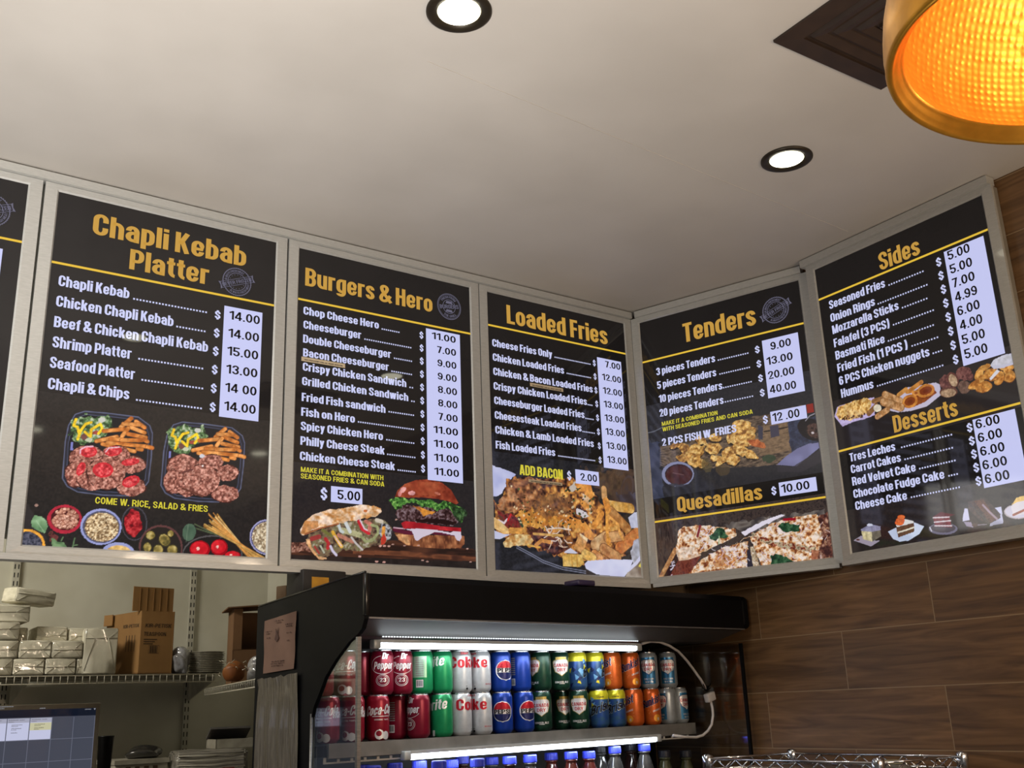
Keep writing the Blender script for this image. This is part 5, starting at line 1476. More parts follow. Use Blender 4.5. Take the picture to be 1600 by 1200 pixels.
for i in range(nx + 1):
    for j in range(nz + 1):
        a, b = i / nx, j / nz
        top = q[0] * (1 - a) + q[1] * a; bot = q[3] * (1 - a) + q[2] * a; p = top * (1 - b) + bot * b
        ww = 0.004 * abs(math.sin(a * 11 + 1.2 * math.sin(b * 3))) + (0.006 * rr.random() if j == 0 else 0)
        P.v.append((-0.003 - ww, p[1], p[2] + (0.006 * rr.random() if j == 0 else 0)))
P.f = [(i * (nz + 1) + j, (i + 1) * (nz + 1) + j, (i + 1) * (nz + 1) + j + 1, i * (nz + 1) + j + 1) for i in range(nx) for j in range(nz)]
P.m = [0] * len(P.f); P.sm = [True] * len(P.f)
o = P.build('plastic_sleeve', m_plastic); o.location = fw(UL - 0.001, 0, 0); o.rotation_euler = (0, 0, TH)
tag(o, 'wrinkled clear plastic sleeve hanging on the cooler end below the brown notice', 'plastic sleeve')

# things lying on top of the cooler
def ontop(u, v):
    return 1.890 + (0.255 - v) * 0.0713


bq = (0.735, 0.104); b2 = (0.715, 0.20)
bx = empty('tape_box', fw(bq[0], bq[1], ontop(0, bq[1] - 0.04) + 0.0005), TH, 'dark box with a yellow label lying on top of the cooler at its left end', 'box')
MB().bbox(-0.045, 0.09, -0.04, 0.05, 0.001, 0.068, 0.004).build('carton', mat('dark_carton', (40, 36, 34), 0.6), bx)
MB().box(-0.018, 0.034, -0.0415, -0.0395, 0.010, 0.048).build('label_panel', mat('yellow_box_label', (206, 150, 40), 0.55, c2=(190, 134, 36)), bx)
bx2 = MB().bbox(-0.018, 0.012, -0.02, 0.02, 0.001, 0.045, 0.003).build('small_carton', mat('brown_carton', (122, 92, 62), 0.7, c2=(108, 82, 56)))
bx2.location = fw(b2[0], b2[1], ontop(0, b2[1] - 0.022) + 0.001); bx2.rotation_euler = (0, 0, TH + 0.3)
tag(bx2, 'small brown carton on top of the cooler left of the yellow labelled box', 'box')
pb = MB().bbox(-0.035, 0.035, -0.03, 0.03, 0, 0.016, 0.004).build('folded_purple_bag', mat('purple_plastic', (52, 42, 74), 0.35))
pb.location = fw(1.42, -0.245, 1.9245); pb.rotation_euler = (0, 0, TH)
tag(pb, 'folded dark purple bag on the front edge of the cooler top', 'bag')

# ------------------------------------------------------------------ soda cans
CR, CH_ = 0.0308, 0.1145
ALU = mat('can_aluminium', (205, 205, 208), 0.25, 0.95)
BODY = [(0.0235, 0.0), (0.0255, 0.002), (0.0300, 0.008), (CR, 0.012), (CR, CH_ - 0.0165), (0.0302, CH_ - 0.0125), (0.0268, CH_ - 0.0035)]
RIM = [(0.0268, CH_ - 0.0035), (0.0262, CH_ - 0.002), (0.0272, CH_ - 0.0006), (0.0268, CH_), (0.0258, CH_ - 0.0006), (0.0248, CH_ - 0.005), (0.0005, CH_ - 0.005)]


def can_mat(n, c, c2=None):
    return mat('can_' + n, c, 0.28, 0.35, c2=c2, scale=60)


LSX, LSZ = 1.36, 1.3


def wrap(mb, v2, fs, lift=0.0006, tilt=0.0):
    r = CR + lift
    mb.add([(r * math.sin(s / CR), -r * math.cos(s / CR), z) for s, z in v2], fs, 0, False)


def patch(mb, s0, s1, z0, z1, lift=0.0006, n=8):
    v = []; f = []
    for k in range(n + 1):
        s = s0 + (s1 - s0) * k / n
        v += [(s, z0), (s, z1)]
    for k in range(n): f.append((2 * k, 2 * k + 2, 2 * k + 3, 2 * k + 1))
    wrap(mb, v, f, lift)


def shape(mb, c, pts, lift=0.0006, rows=10, scaled=True):
    """filled outline on the can wall, cut into rows so that it bends with it"""
    P = [(c[0] + x, c[1] + z) for x, z in pts]
    if abs(c[0]) < 0.03 and scaled: P = [(x * LSX, 0.062 + (z - 0.062) * LSZ) for x, z in P]
    zs = np.linspace(min(p[1] for p in P) + 1e-5, max(p[1] for p in P) - 1e-5, rows + 1)
    sp = []
    for z in zs:
        xs = []
        for i in range(len(P)):
            (x1, z1), (x2, z2) = P[i], P[(i + 1) % len(P)]
            if (z1 > z) != (z2 > z): xs.append(x1 + (x2 - x1) * (z - z1) / (z2 - z1))
        sp.append((min(xs), max(xs)))
    n = 6; v = []; f = []
    for z, (a, b) in zip(zs, sp):
        v += [(a + (b - a) * k / n, z) for k in range(n + 1)]
    for j in range(rows):
        for k in range(n):
            i = j * (n + 1) + k
            f.append((i, i + 1, i + n + 2, i + n + 1))
    wrap(mb, v, f, lift)


def circle(r, n=28, a0=0, a1=360, sq=1.0):
    return [(r * math.cos(R(a0 + (a1 - a0) * k / n)), r * sq * math.sin(R(a0 + (a1 - a0) * k / n))) for k in range(n if a1 - a0 == 360 else n + 1)]


def letters(mb, t, s0, s1, z, cap, bold=0.03, shear=0.0, lift=0.0009, slope=0.0, space=1.02):
    if abs(s0 + s1) < 0.06:
        s0, s1, z, cap = s0 * LSX, s1 * LSX, 0.062 + (z - 0.062) * LSZ, cap * LSZ
    v, f = word(t, s0, s1, z, cap, bold, shear, space, 0.004)
    if slope: v[:, 1] += (v[:, 0] - (s0 + s1) / 2) * slope
    wrap(mb, v, f, lift)


W_ = can_mat('white_ink', (226, 222, 222)); RD_ = can_mat('red_ink', (184, 28, 44)); NV_ = can_mat('navy_ink', (26, 32, 84)); GY_ = can_mat('grey_ink', (150, 146, 146))
GD_ = can_mat('gold_ink', (190, 160, 80)); BK_ = can_mat('black_ink', (22, 22, 28))


def can(kind, body_mat, paint):
    t = empty('soda_can')
    MB().lathe(BODY, 32).build('can_body', body_mat, t)
    MB().lathe(RIM, 32).build('can_lid', ALU, t)
    ink = {}

    def I(name, m):
        if name not in ink: ink[name] = (MB(), m)
        return ink[name][0]
    paint(I)
    # the panel with the small print and bar code that every can has at its back
    s = math.pi * CR
    b = I('bar_code', W_ if kind not in ('diet',) else GY_); patch(b, s - 0.010, s + 0.010, 0.016, 0.036)
    l = I('small_print', GY_)
    for k in range(9): patch(l, s - 0.011, s + 0.011, 0.046 + k * 0.0058, 0.049 + k * 0.0058, n=4)
    bl = I('bar_code_lines', BK_)
    for k in range(7): patch(bl, s - 0.008 + k * 0.0024, s - 0.0068 + k * 0.0024, 0.019, 0.034, 0.0009, 1)
    for nm, (mb, m) in ink.items():
        if mb.f: mb.build(nm, m, t, fix=False)
    return t


def p_cola(I):
    w = I('script_lettering', W_)
    letters(w, 'Coca-Cola', -0.033, 0.033, 0.064, 0.019, 0.05, 0.35, slope=0.08)
    patch(w, -0.026, 0.024, 0.0595, 0.0612); letters(w, 'ORIGINAL TASTE', -0.015, 0.015, 0.053, 0.0028)
    for x, z, r in ((-0.005, 0.026, 0.009), (0.008, 0.024, 0.0075)): shape(w, (x, z), circle(r, sq=1.1))
    h = I('highlight_print', can_mat('cola_red', (142, 22, 42))); shape(h, (-0.006, 0.028), circle(0.0055), 0.0009)
    letters(w, 'Coca-Cola', math.pi * CR - 0.07, math.pi * CR - 0.02, 0.060, 0.022, 0.05, 0.35)


def p_pepper(I):
    w = I('lettering', W_)
    letters(w, 'Dr', -0.002, 0.012, 0.084, 0.0125, 0.05, 0.2); letters(w, 'Pepper', -0.019, 0.022, 0.064, 0.015, 0.05, 0.2)
    for r0 in (0.0185, 0.0145):
        pts = circle(r0, 36, sq=0.82)
        for k in range(36):
            a, b = pts[k], pts[(k + 1) % 36]
            wrap(w, [(a[0], 0.036 + a[1]), (b[0], 0.036 + b[1]), (b[0] * 0.93, 0.036 + b[1] * 0.93), (a[0] * 0.93, 0.036 + a[1] * 0.93)], [(0, 1, 2, 3)])
    letters(w, '23', -0.0065, 0.0065, 0.0385, 0.0085, 0.03)
    pts = circle(0.034, 40, 100, 330, 0.7)
    for k in range(40):
        a, b = pts[k], pts[k + 1]
        wrap(w, [(a[0], 0.076 + a[1]), (b[0], 0.075 + b[1]), (b[0] * 0.95, 0.075 + b[1] * 0.95), (a[0] * 0.95, 0.076 + a[1] * 0.95)], [(0, 1, 2, 3)])


def p_sprite(I):
    w = I('lettering', W_); letters(w, 'Sprite', -0.030, 0.030, 0.068, 0.021, 0.05, 0.15, slope=0.1)
    shape(w, (0.0, 0.022), [(-0.003, -0.006), (0.003, -0.006), (0.003, 0.006), (-0.003, 0.006)]); patch(w, -0.004, 0.004, 0.010, 0.0125)
    s = math.pi * CR
    pl = I('pale_panel', can_mat('pale_green', (150, 190, 160))); patch(pl, s - 0.024, s + 0.020, 0.042, 0.098, 0.0003)


def p_diet(I):
    r = I('lettering', RD_); letters(r, 'Coke', -0.033, 0.033, 0.066, 0.023, 0.045); letters(r, 'RECYCLE ME', math.pi * CR * 0.5 - 0.012, math.pi * CR * 0.5 + 0.012, 0.02, 0.0035)
    letters(r, 'Diet', -0.008, 0.008, 0.094, 0.005)
    k = I('small_marks', BK_); shape(k, (0.004, 0.022), circle(0.0025)); patch(k, 0.002, 0.007, 0.016, 0.0175)


def p_cola_blue(I):
    w = I('globe_ring', W_); shape(w, (0, 0.060), circle(0.0225), 0.0004, 16)
    r = I('globe_top', RD_); shape(r, (0, 0.060), [p for p in circle(0.0205, 40, 14, 166)], 0.0008, 8)
    b = I('globe_bottom', NV_); shape(b, (0, 0.060), [p for p in circle(0.0205, 40, 194, 346)], 0.0008, 8)
    letters(I('lettering', BK_), 'PEPSI', -0.0185, 0.0185, 0.0555, 0.0092, 0.045, lift=0.0011)


SHIELD = [(-0.019, 0.013), (-0.012, 0.017), (0, 0.0145), (0.012, 0.017), (0.019, 0.013), (0.018, 0.002), (0.014, -0.010), (0.006, -0.014), (0, -0.019), (-0.006, -0.014), (-0.014, -0.010), (-0.018, 0.002)]


def p_ginger(I):
    shape(I('shield_edge', GD_), (0, 0.066), [(x * 1.08, z * 1.08) for x, z in SHIELD], 0.0003, 12)
    shape(I('shield', W_), (0, 0.066), SHIELD, 0.0006, 12)
    r = I('shield_lettering', RD_); letters(r, 'CANADA', -0.0175, 0.0175, 0.0665, 0.0078, 0.04); letters(r, 'DRY', -0.0095, 0.0095, 0.0560, 0.0078, 0.04)
    g = I('crown', GD_)
    for k in range(5): shape(g, (-0.010 + k * 0.005, 0.086), [(-0.002, -0.003), (0.002, -0.003), (0.0026, 0.003), (0, 0.001), (-0.0026, 0.003)], 0.0006, 3)
    letters(I('lettering', W_), 'GINGER ALE', -0.016, 0.016, 0.030, 0.0044)
    patch(I('lettering', W_), -0.008, 0.008, 0.018, 0.0195, n=4)


def p_lemon(I):
    y = I('yellow_band', can_mat('lemon_yellow', (226, 214, 50), (206, 196, 40)))
    patch(y, -math.pi * CR, math.pi * CR, CH_ - 0.030, CH_ - 0.0163, 0.0004, 40); y.lathe([(CR + 0.0004, CH_ - 0.0165), (0.0306, CH_ - 0.0125), (0.0271, CH_ - 0.0036)], 40)
    rr = random.Random(4)
    for k in range(26):
        s, z = rr.uniform(-0.09, 0.09), rr.uniform(0.016, 0.084)
        m_, nm = rr.choice([(can_mat('pale_blue', (116, 170, 214)), 'pale_blue_pattern'), (can_mat('lemon_yellow', (226, 214, 50)), 'yellow_pattern'), (NV_, 'navy_pattern')])
        a = rr.uniform(0, 3)
        shape(I(nm, m_), (s, z), [(0.011 * math.cos(a), 0.010 * math.sin(a)), (0.007 * math.cos(a + 2), 0.011 * math.sin(a + 2)), (0.009 * math.cos(a + 4), 0.009 * math.sin(a + 4))], 0.0004 + 0.00004 * k, 4, False)
    patch(I('white_panel', W_), 0.066, 0.074, 0.03, 0.085, 0.0015, 3)
    letters(I('lettering_shadow', can_mat('pale_grey', (176, 190, 196))), 'Brisk', -0.026, 0.028, 0.050, 0.022, 0.08, 0.3, slope=0.35, lift=0.0015)
    letters(I('lettering', BK_), 'Brisk', -0.025, 0.027, 0.051, 0.021, 0.04, 0.3, slope=0.35, lift=0.0018)
    letters(I('lettering', BK_), 'LEMON', -0.008, 0.008, 0.083, 0.003)


def p_orange(I):
    letters(I('lettering_edge', W_), 'Sunkist', -0.0245, 0.0245, 0.060, 0.021, 0.10, 0.1, slope=0.36)
    letters(I('lettering', NV_), 'Sunkist', -0.0235, 0.0235, 0.0607, 0.0195, 0.045, 0.1, slope=0.36, lift=0.0012)
    letters(I('lettering_edge', W_), 'ORANGE', 0.002, 0.022, 0.047, 0.0045, slope=0.3)
    for x, z in ((0.012, 0.030), (-0.05, 0.034)): shape(I('fruit_print', can_mat('fruit_orange', (236, 160, 50))), (x, z), circle(0.009), 0.0006)
    rr = random.Random(2)
    for k in range(26): shape(I('bubble_print', can_mat('pale_orange', (240, 176, 110))), (rr.uniform(-0.09, 0.09), rr.uniform(0.016, 0.09)), circle(0.0012, 6), 0.0005, 2, False)
    patch(I('small_panel', W_), 0.016, 0.022, 0.014, 0.022, n=2)


def p_seltzer(I):
    b = I('blue_panel', can_mat('seltzer_blue', (40, 104, 150), (52, 124, 168)))
    patch(b, -0.024, 0.024, 0.013, 0.097, 0.0002, 12)
    shape(I('shield_edge', NV_), (0, 0.066), [(x * 1.08, z * 1.08) for x, z in SHIELD], 0.0004, 12)
    shape(I('shield', W_), (0, 0.066), SHIELD, 0.0007, 12)
    r = I('shield_lettering', RD_); letters(r, 'CANADA', -0.0175, 0.0175, 0.0665, 0.0078, 0.04, lift=0.001); letters(r, 'DRY', -0.0095, 0.0095, 0.0560, 0.0078, 0.04, lift=0.001)
    letters(I('lettering', W_), 'SELTZER', -0.012, 0.012, 0.034, 0.004, lift=0.001); letters(I('lettering', W_), 'WATER', -0.010, 0.010, 0.027, 0.004, lift=0.001)


KINDS = dict(cola=(can_mat('cola_red', (142, 22, 42)), p_cola, 'red script soda can'),
             pepper=(can_mat('maroon', (126, 18, 42)), p_pepper, 'maroon soda can'),
             sprite=(can_mat('green', (26, 138, 84)), p_sprite, 'bright green soda can'),
             diet=(can_mat('silver', (192, 192, 194)), p_diet, 'silver soda can'),
             pepsi=(can_mat('blue', (22, 58, 150)), p_cola_blue, 'blue globe soda can'),
             ginger=(can_mat('bottle_green', (24, 62, 44), (18, 48, 36)), p_ginger, 'dark green soda can'),
             lemon=(can_mat('tea_blue', (40, 74, 140), (56, 90, 120)), p_lemon, 'yellow topped tea can'),
             orange=(can_mat('orange', (222, 104, 38), (206, 92, 34)), p_orange, 'orange soda can'),
             seltzer=(can_mat('seltzer_grey', (176, 182, 186)), p_seltzer, 'grey-blue soda can'))
ROWS = [('lower', ZS + 0.001, 1110, [
            (512, 'cola', -26, 0, 'leftmost in the lower row behind the side glass'), (551, 'cola', -24, 0, 'second in the lower row behind the glass edge'),
            (590, 'cola', 22, 0, 'third in the lower row, script facing out'), (620, 'pepper', 150, .06, 'in the lower row showing its bar code, half hidden'),
            (654, 'pepper', -52, 0, 'in the lower row turned left, beside the green can'), (690, 'sprite', -45, 0, 'in the lower row between maroon and silver cans'),
            (720, 'diet', 60, 0, 'in the lower row right beside the green can'), (752, 'diet', -52, 0, 'in the lower row right beside the blue globe can'),
            (784.5, 'pepsi', 2, 0, 'in the lower row with its globe fully visible'), (818, 'pepsi', 34, 0, 'in the lower row with its globe partly covered'),
            (846, 'ginger', 0, 0, 'in the lower row right beside the blue cans'), (878, 'ginger', 20, .062, 'in the lower row, middle of three, set back'),
            (905, 'ginger', 0, 0, 'in the lower row right before the yellow topped cans'), (936, 'lemon', 12, 0, 'in the lower row, left of two'),
            (963, 'lemon', 0, 0, 'in the lower row, right of two, beside the orange cans'), (991, 'orange', -62, 0, 'in the lower row turned left, mostly plain side'),
            (1018, 'orange', 4, 0, 'in the lower row with its name facing out'), (1043, 'seltzer', -50, 0, 'in the lower row right beside the orange can'),
            (1061, 'seltzer', 56, 0, 'at the right end of the lower row')]),
        ('upper', ZS + 0.001 + CH_ + 0.0005, 1045, [
            (503, 'cola', -32, 0, 'leftmost in the upper row behind the side glass'), (539, 'cola', 0, .03, 'set back in the upper row beside the metal glass edge'),
            (566, 'pepper', 120, .06, 'set back in the dark at the left of the upper row'), (597, 'pepper', 4, 0, 'in the upper row under the left end of the light tube'),
            (627, 'pepper', 2, 0, 'in the upper row beside the green can'), (659, 'sprite', 168, 0, 'in the upper row showing its small print'),
            (690, 'sprite', -60, 0, 'in the upper row showing the end of its name'), (720, 'diet', 22, 0, 'in the upper row right beside the green can'),
            (750, 'diet', -40, 0, 'in the upper row right beside the blue can'), (782, 'pepsi', 30, 0, 'in the upper row with half its globe visible'),
            (813, 'pepsi', 130, 0, 'in the upper row showing its bar code side'), (845, 'ginger', -56, 0, 'in the upper row turned left, right beside the blue can'),
            (874, 'ginger', 12, 0, 'in the upper row with its shield facing out'), (901, 'lemon', 100, 0, 'in the upper row, left of two'),
            (929, 'lemon', 104, 0, 'in the upper row, right of two'), (956, 'orange', -62, 0, 'in the upper row turned left, left of two'),
            (985, 'orange', 0, 0, 'in the upper row with its name facing out'), (1013, 'seltzer', 0, 0, 'in the upper row right beside the orange can'),
            (1043, 'seltzer', 0, 0, 'at the right end of the upper row')])]
PROTO = {}
for row, z, yy, lst in ROWS:
    for px, kind, yaw, dv, where in lst:
        u = fh(px, yy, dv)[0]
        loc = fw(u, dv, z)
        if kind not in PROTO:
            t = PROTO[kind] = can(kind, KINDS[kind][0], KINDS[kind][1])
        else:
            t = copy_tree(PROTO[kind])
        face = math.atan2(loc[1] - CAM[1], loc[0] - CAM[0]) - math.pi / 2
        t.location = loc; t.rotation_euler = (0, 0, face + R(yaw))
        tag(t, KINDS[kind][2] + ' ' + where, 'soda can', 'soda cans in the cooler')

# ------------------------------------------------------------------ bottles on the lower shelf
m_cap = mat('blue_cap', (52, 62, 190), 0.4, c2=(44, 54, 170))
m_capd = mat('black_cap', (30, 30, 40), 0.4)


def liquid(n, c):
    return mat('bottle_' + n, c, 0.08, 0, c2=tuple(v * 0.8 for v in c), scale=20, coat=0.5)


def bottle(m, mc, top):
    h = top - ZB
    t = empty('drink_bottle')
    k = h - 0.024
    MB().lathe([(0.026, 0.001), (0.031, 0.006), (0.0325, 0.03), (0.031, 0.06), (0.0325, 0.09), (0.0325, k - 0.085), (0.030, k - 0.06), (0.022, k - 0.028), (0.0165, k - 0.010), (0.0150, k - 0.004), (0.0195, k - 0.002), (0.0195, k + 0.001), (0.0145, k + 0.003), (0.0145, k + 0.008)], 28).build('bottle_body', m, t)
    mb = MB(); n = 40; prof = [(0.0200, k + 0.003), (0.0203, k + 0.006), (0.0200, k + 0.021), (0.0185, k + 0.0235)]
    vs = []; fs = []
    for r, z in prof:
        for i in range(n):
            a = 2 * math.pi * i / n; q_ = r * (1 - (0.02 if i % 2 else 0)); vs.append((q_ * math.cos(a), q_ * math.sin(a), z))
    for j in range(3):
        for i in range(n): fs.append((j * n + i, j * n + (i + 1) % n, (j + 1) * n + (i + 1) % n, (j + 1) * n + i))
    fs.append(tuple(range(3 * n, 4 * n))); fs.append(tuple(range(n))[::-1]); mb.add(vs, fs); mb.build('cap', mc, t)
    return t


BL = dict(dark=liquid('cola', (44, 26, 24)), red=liquid('red_tea', (84, 36, 32)), clear=liquid('pale', (66, 66, 66)), green=liquid('olive', (70, 72, 48)))
bl = [(566, 1189, 'dark', 1, -.02), (583, 1196, 'clear', 1, -.09), (617, 1189, 'clear', 1, -.04), (655, 1187, 'dark', 1, -.02), (686, 1194, 'dark', 1, -.09), (705, 1193.5, 'clear', 1, -.01), (722, 1187, 'dark', 1, .06), (746, 1192, 'clear', 1, -.06),
      (768, 1189, 'clear', 1, .05), (796, 1188, 'dark', 1, -.03), (828, 1185.5, 'clear', 1, -.03), (861, 1182, 'red', 1, .045), (892, 1180.5, 'red', 1, -.03), (920, 1179.5, 'red', 1, -.02), (960, 1170, 'clear', 1, -.03), (1006, 1165, 'clear', 1, -.03), (937, 1170, 'clear', 0, .05), (985, 1168, 'dark', 0, .05), (1038, 1178, 'green', 0, -.03), (1071, 1178, 'green', 0, -.03)]
seen = {}
desc = dict(dark='dark cola', red='reddish tea', clear='clear', green='olive green')
for k, (px, py, kind, cp, dv) in enumerate(bl):
    p = fh(px, py, dv)
    t = bottle(BL[kind], m_cap if cp else m_capd, min(1.471, p[2] + 0.011))
    t.location = fw(p[0], dv, ZB + 0.0005)
    i = seen[kind] = seen.get(kind, 0) + 1
    ordn = ['first', 'second', 'third', 'fourth', 'fifth', 'sixth', 'seventh', 'eighth', 'ninth', 'tenth'][i - 1]
    tag(t, '%s %s bottle from the left with a %s cap under the lower light tube' % (ordn, desc[kind], 'blue' if cp else 'dark'), 'bottle', 'bottles on the bottom shelf of the cooler')

# ------------------------------------------------------------------ storage shelf behind
YW = 1.75
m_wire = mat('white_coated_wire', (206, 200, 184), 0.4, c2=(188, 182, 166))
m_std = mat('slotted_steel_white', (196, 192, 178), 0.45, 0.2)
for px, py, where in ((24, 900, 'behind the napkin packs at the left'), (298, 960, 'between the teaspoon carton and the plate stack')):
    x = hit(px, py, 1, YW)[0]
    t = empty('slotted_wall_standard', (x, YW, 1.0), 0, 'white slotted metal shelf standard ' + where, 'shelf standard', 'shelf standards on the back wall')
    MB().box(-0.012, 0.012, -0.014, -0.001, 0, 1.45).build('channel', m_std, t)
    mb = MB()
    for k in range(44):
        for sx in (-0.0065, 0.0065): mb.box(sx - 0.0018, sx + 0.0018, -0.0146, -0.0138, 0.02 + k * 0.032, 0.038 + k * 0.032)
    mb.build('slots', m_dark, t)

SY = 1.40; SZ = 1.760
sx0, sx1 = -0.9, hit(346, 1050, 1, SY)[0]
ws = empty('wire_shelf', (0, 0, 0), 0, 'long white wire shelf on the back wall holding napkins and cartons', 'wire shelf')
mb = MB()
for k in range(int((sx1 - sx0) / 0.025)):
    x = sx0 + k * 0.025; mb.tube([(x, SY, SZ), (x, YW - 0.02, SZ)], 0.0016, 5)
for y in (SY + 0.11, SY + 0.22, YW - 0.03): mb.tube([(sx0, y, SZ - 0.004), (sx1, y, SZ - 0.004)], 0.003, 6)
mb.build('deck_wires', m_wire, ws)
mb = MB()
for z in (SZ, SZ - 0.027): mb.tube([(sx0, SY, z), (sx1, SY, z)], 0.0026, 6)
for k in range(int((sx1 - sx0) / 0.025)):
    x = sx0 + k * 0.025; mb.tube([(x, SY - 0.001, SZ), (x, SY - 0.001, SZ - 0.027)], 0.0014, 5)
mb.build('front_lip', m_wire, ws)
for px in (24, 298):
    x = hit(px, 1000, 1, YW)[0]
    MB().prism([(YW - 0.015, SZ - 0.006), (SY + 0.05, SZ - 0.006), (SY + 0.05, SZ - 0.02), (YW - 0.015, SZ - 0.09)], 0, x - 0.003, x + 0.003).build('bracket', m_wire, ws)
cl = MB().box(sx0, sx1, SY + 0.02, YW - 0.02, SZ + 0.0025, SZ + 0.0045)
cl.build('shelf_liner', mat('grey_shelf_liner', (96, 92, 82), 0.7), ws)
SZT = SZ + 0.005

# napkin packs
m_nap = mat('white_napkin_paper', (222, 216, 198), 0.6, c2=(206, 200, 180), scale=22, stretch=(1, 1, 3), bump=0.25)
m_wrapf = mat('clear_wrap_film', (214, 208, 190), 0.14, c2=(196, 190, 172), scale=14, coat=0.9, bump=0.6)


def pack(x0, x1, y0, y1, z0, z1, label, seam=0.55, seed=1, loc=None, rot=None):
    w, d, h = x1 - x0, y1 - y0, z1 - z0
    t = empty('napkin_pack', ((x0 + x1) / 2, (y0 + y1) / 2, z0), 0, label, 'napkin pack', 'napkin packs on the wire shelf')
    MB().bbox(-w / 2 + .001, w / 2 - .001, -d / 2 + .003, d / 2, 0.0005, h, min(w, h) * 0.11, 3, jit=0.0012, sub=2, seed=seed).build('napkins', m_nap, t)
    MB().bbox(-w / 2, w / 2, -d / 2, -d / 2 + 0.012, 0.001, h - 0.001, 0.005, 2, jit=0.0011, sub=2, seed=seed + 3).build('wrapped_end', m_wrapf, t)
    s = MB(); zz = h * seam
    s.tube([(-w / 2 + 0.003, -d / 2 - 0.0016, zz), (0, -d / 2 - 0.002, zz + 0.001 * (seed % 3 - 1)), (w / 2 - 0.003, -d / 2 - 0.0016, zz)], 0.0012, 5)
    for sg in (-1, 1):
        s.tube([(sg * w * 0.46, -d / 2 - 0.001, h * 0.92), (sg * w * 0.2, -d / 2 - 0.0016, zz), (sg * w * 0.46, -d / 2 - 0.001, h * 0.08)], 0.0009, 5)
    s.build('wrap_folds', m_wrapf, t)
    if loc: t.location = loc
    if rot: t.rotation_euler = rot
    return t


def rect(xa, ya, xb, yb, y):
    p, q = hit(xa, yb, 1, y), hit(xb, ya, 1, y)
    return p[0], q[0], p[2], q[2]


YF = SY + 0.012
hb = 0.055
x_ = lambda px, py=1030, y=YF: hit(px, py, 1, y)[0]
z1 = SZT; z2 = z1 + 0.0565; z3 = z2 + 0.0615
pk = [((-24, 20.5), z1, z2, YF, 'bottom row of the napkin stack, leftmost, shiny wrap'), ((21.5, 70.5), z1, z2, YF, 'bottom row of the napkin stack, second, wrap creased diagonally'), ((72, 119), z1, z2, YF, 'bottom row of the napkin stack, third, beside the tall pack'),
      ((-22, 27), z2, z3, YF, 'middle row of the napkin stack, leftmost, shiny wrap'), ((28, 79), z2, z3, YF, 'middle row of the napkin stack, second, fold across the end'), ((80, 128), z2, z3, YF, 'middle row of the napkin stack, third, with bright glints')]
for i, ((a, b), za, zb, y, w) in enumerate(pk):
    pack(x_(a), x_(b), y, y + 0.19, za, zb, 'white napkin pack in the ' + w, 0.5, i + 1)
pack(x_(120, 1040), x_(131, 1040), YF + 0.004, YF + 0.19, z1, z2, 'narrow white napkin pack squeezed between the bottom row and the tall pack', 0.5, 9)
yb = YF + 0.055
pack(hit(58, 985, 1, yb)[0], hit(106, 985, 1, yb)[0], yb, yb + 0.15, z3, z3 + 0.053, 'white napkin pack set back on the top row, left of two', 0.4, 11)
pack(hit(109, 985, 1, yb)[0], hit(155, 985, 1, yb)[0], yb, yb + 0.15, z3, z3 + 0.048, 'white napkin pack set back on the top row, right of two', 0.45, 12)
pack(x_(132, 1000), x_(184, 1000), YF - 0.004, YF + 0.049, z1, hit(157, 981, 1, YF)[2], 'tall white napkin pack standing on end beside the cardboard carton', 0.78, 13)
pack(x_(-30, 980), x_(31, 980), YF - 0.002, YF + 0.17, z3, z3 + 0.062, 'white napkin pack with a bright top fold at the left, third layer', 0.62, 14)
pack(hit(29, 985, 1, YF + .06)[0], hit(44, 985, 1, YF + .06)[0], YF + 0.06, YF + 0.2, z3, z3 + 0.048, 'upright narrow napkin pack behind the third layer', 0.5, 15)
pack(x_(-30, 960), x_(48, 960), YF + 0.01, YF + 0.19, z3 + 0.0625, z3 + 0.122, 'wide white napkin pack on the fourth layer at the left', 0.6, 16)
tp = hit(46, 934, 1, YF + 0.03)
pack(0, 0.145, 0, 0.11, 0, 0.052, 'white napkin pack lying askew on top of the whole stack', 0.62, 17, loc=(tp[0] + 0.006, YF + 0.085, z3 + 0.131), rot=(R(3), R(5), R(16)))

# teaspoon carton
m_card = mat('cardboard', (150, 112, 66), 0.75, c2=(134, 98, 56), scale=10, stretch=(1, 1, 0.2))
m_cardi = mat('cardboard_print', (70, 52, 34), 0.8)
yA = 1.415
A_ = hit(215.5, 1050, 1, yA); topz = hit(216.5, 954, 1, yA)[2]
R0 = hit(268, 1050, 1, yA + 0.015); L0 = hit(168, 965, 1, 1.60)
zb = SZT
fa = np.array([A_[0], yA]); fb = np.array([R0[0], yA + 0.015]); fl = np.array([L0[0], 1.60]); fr_ = fb + (fl - fa)
ct = empty('teaspoon_carton', (0, 0, 0), 0, 'open brown cardboard carton of teaspoons with one flap standing up', 'cardboard carton')


def wall(mb, p, q, za, zc, th=0.004, zq=None):
    d = (q - p) / np.linalg.norm(q - p); n = np.array([-d[1], d[0]]) * th
    zq = zc if zq is None else zq
    vs = [(*p, za), (*q, za), (*(q + n), za), (*(p + n), za), (*p, zc), (*q, zq), (*(q + n), zq), (*(p + n), zc)]
    mb.add(vs, [(0, 3, 2, 1), (4, 5, 6, 7), (0, 1, 5, 4), (1, 2, 6, 5), (2, 3, 7, 6), (3, 0, 4, 7)])


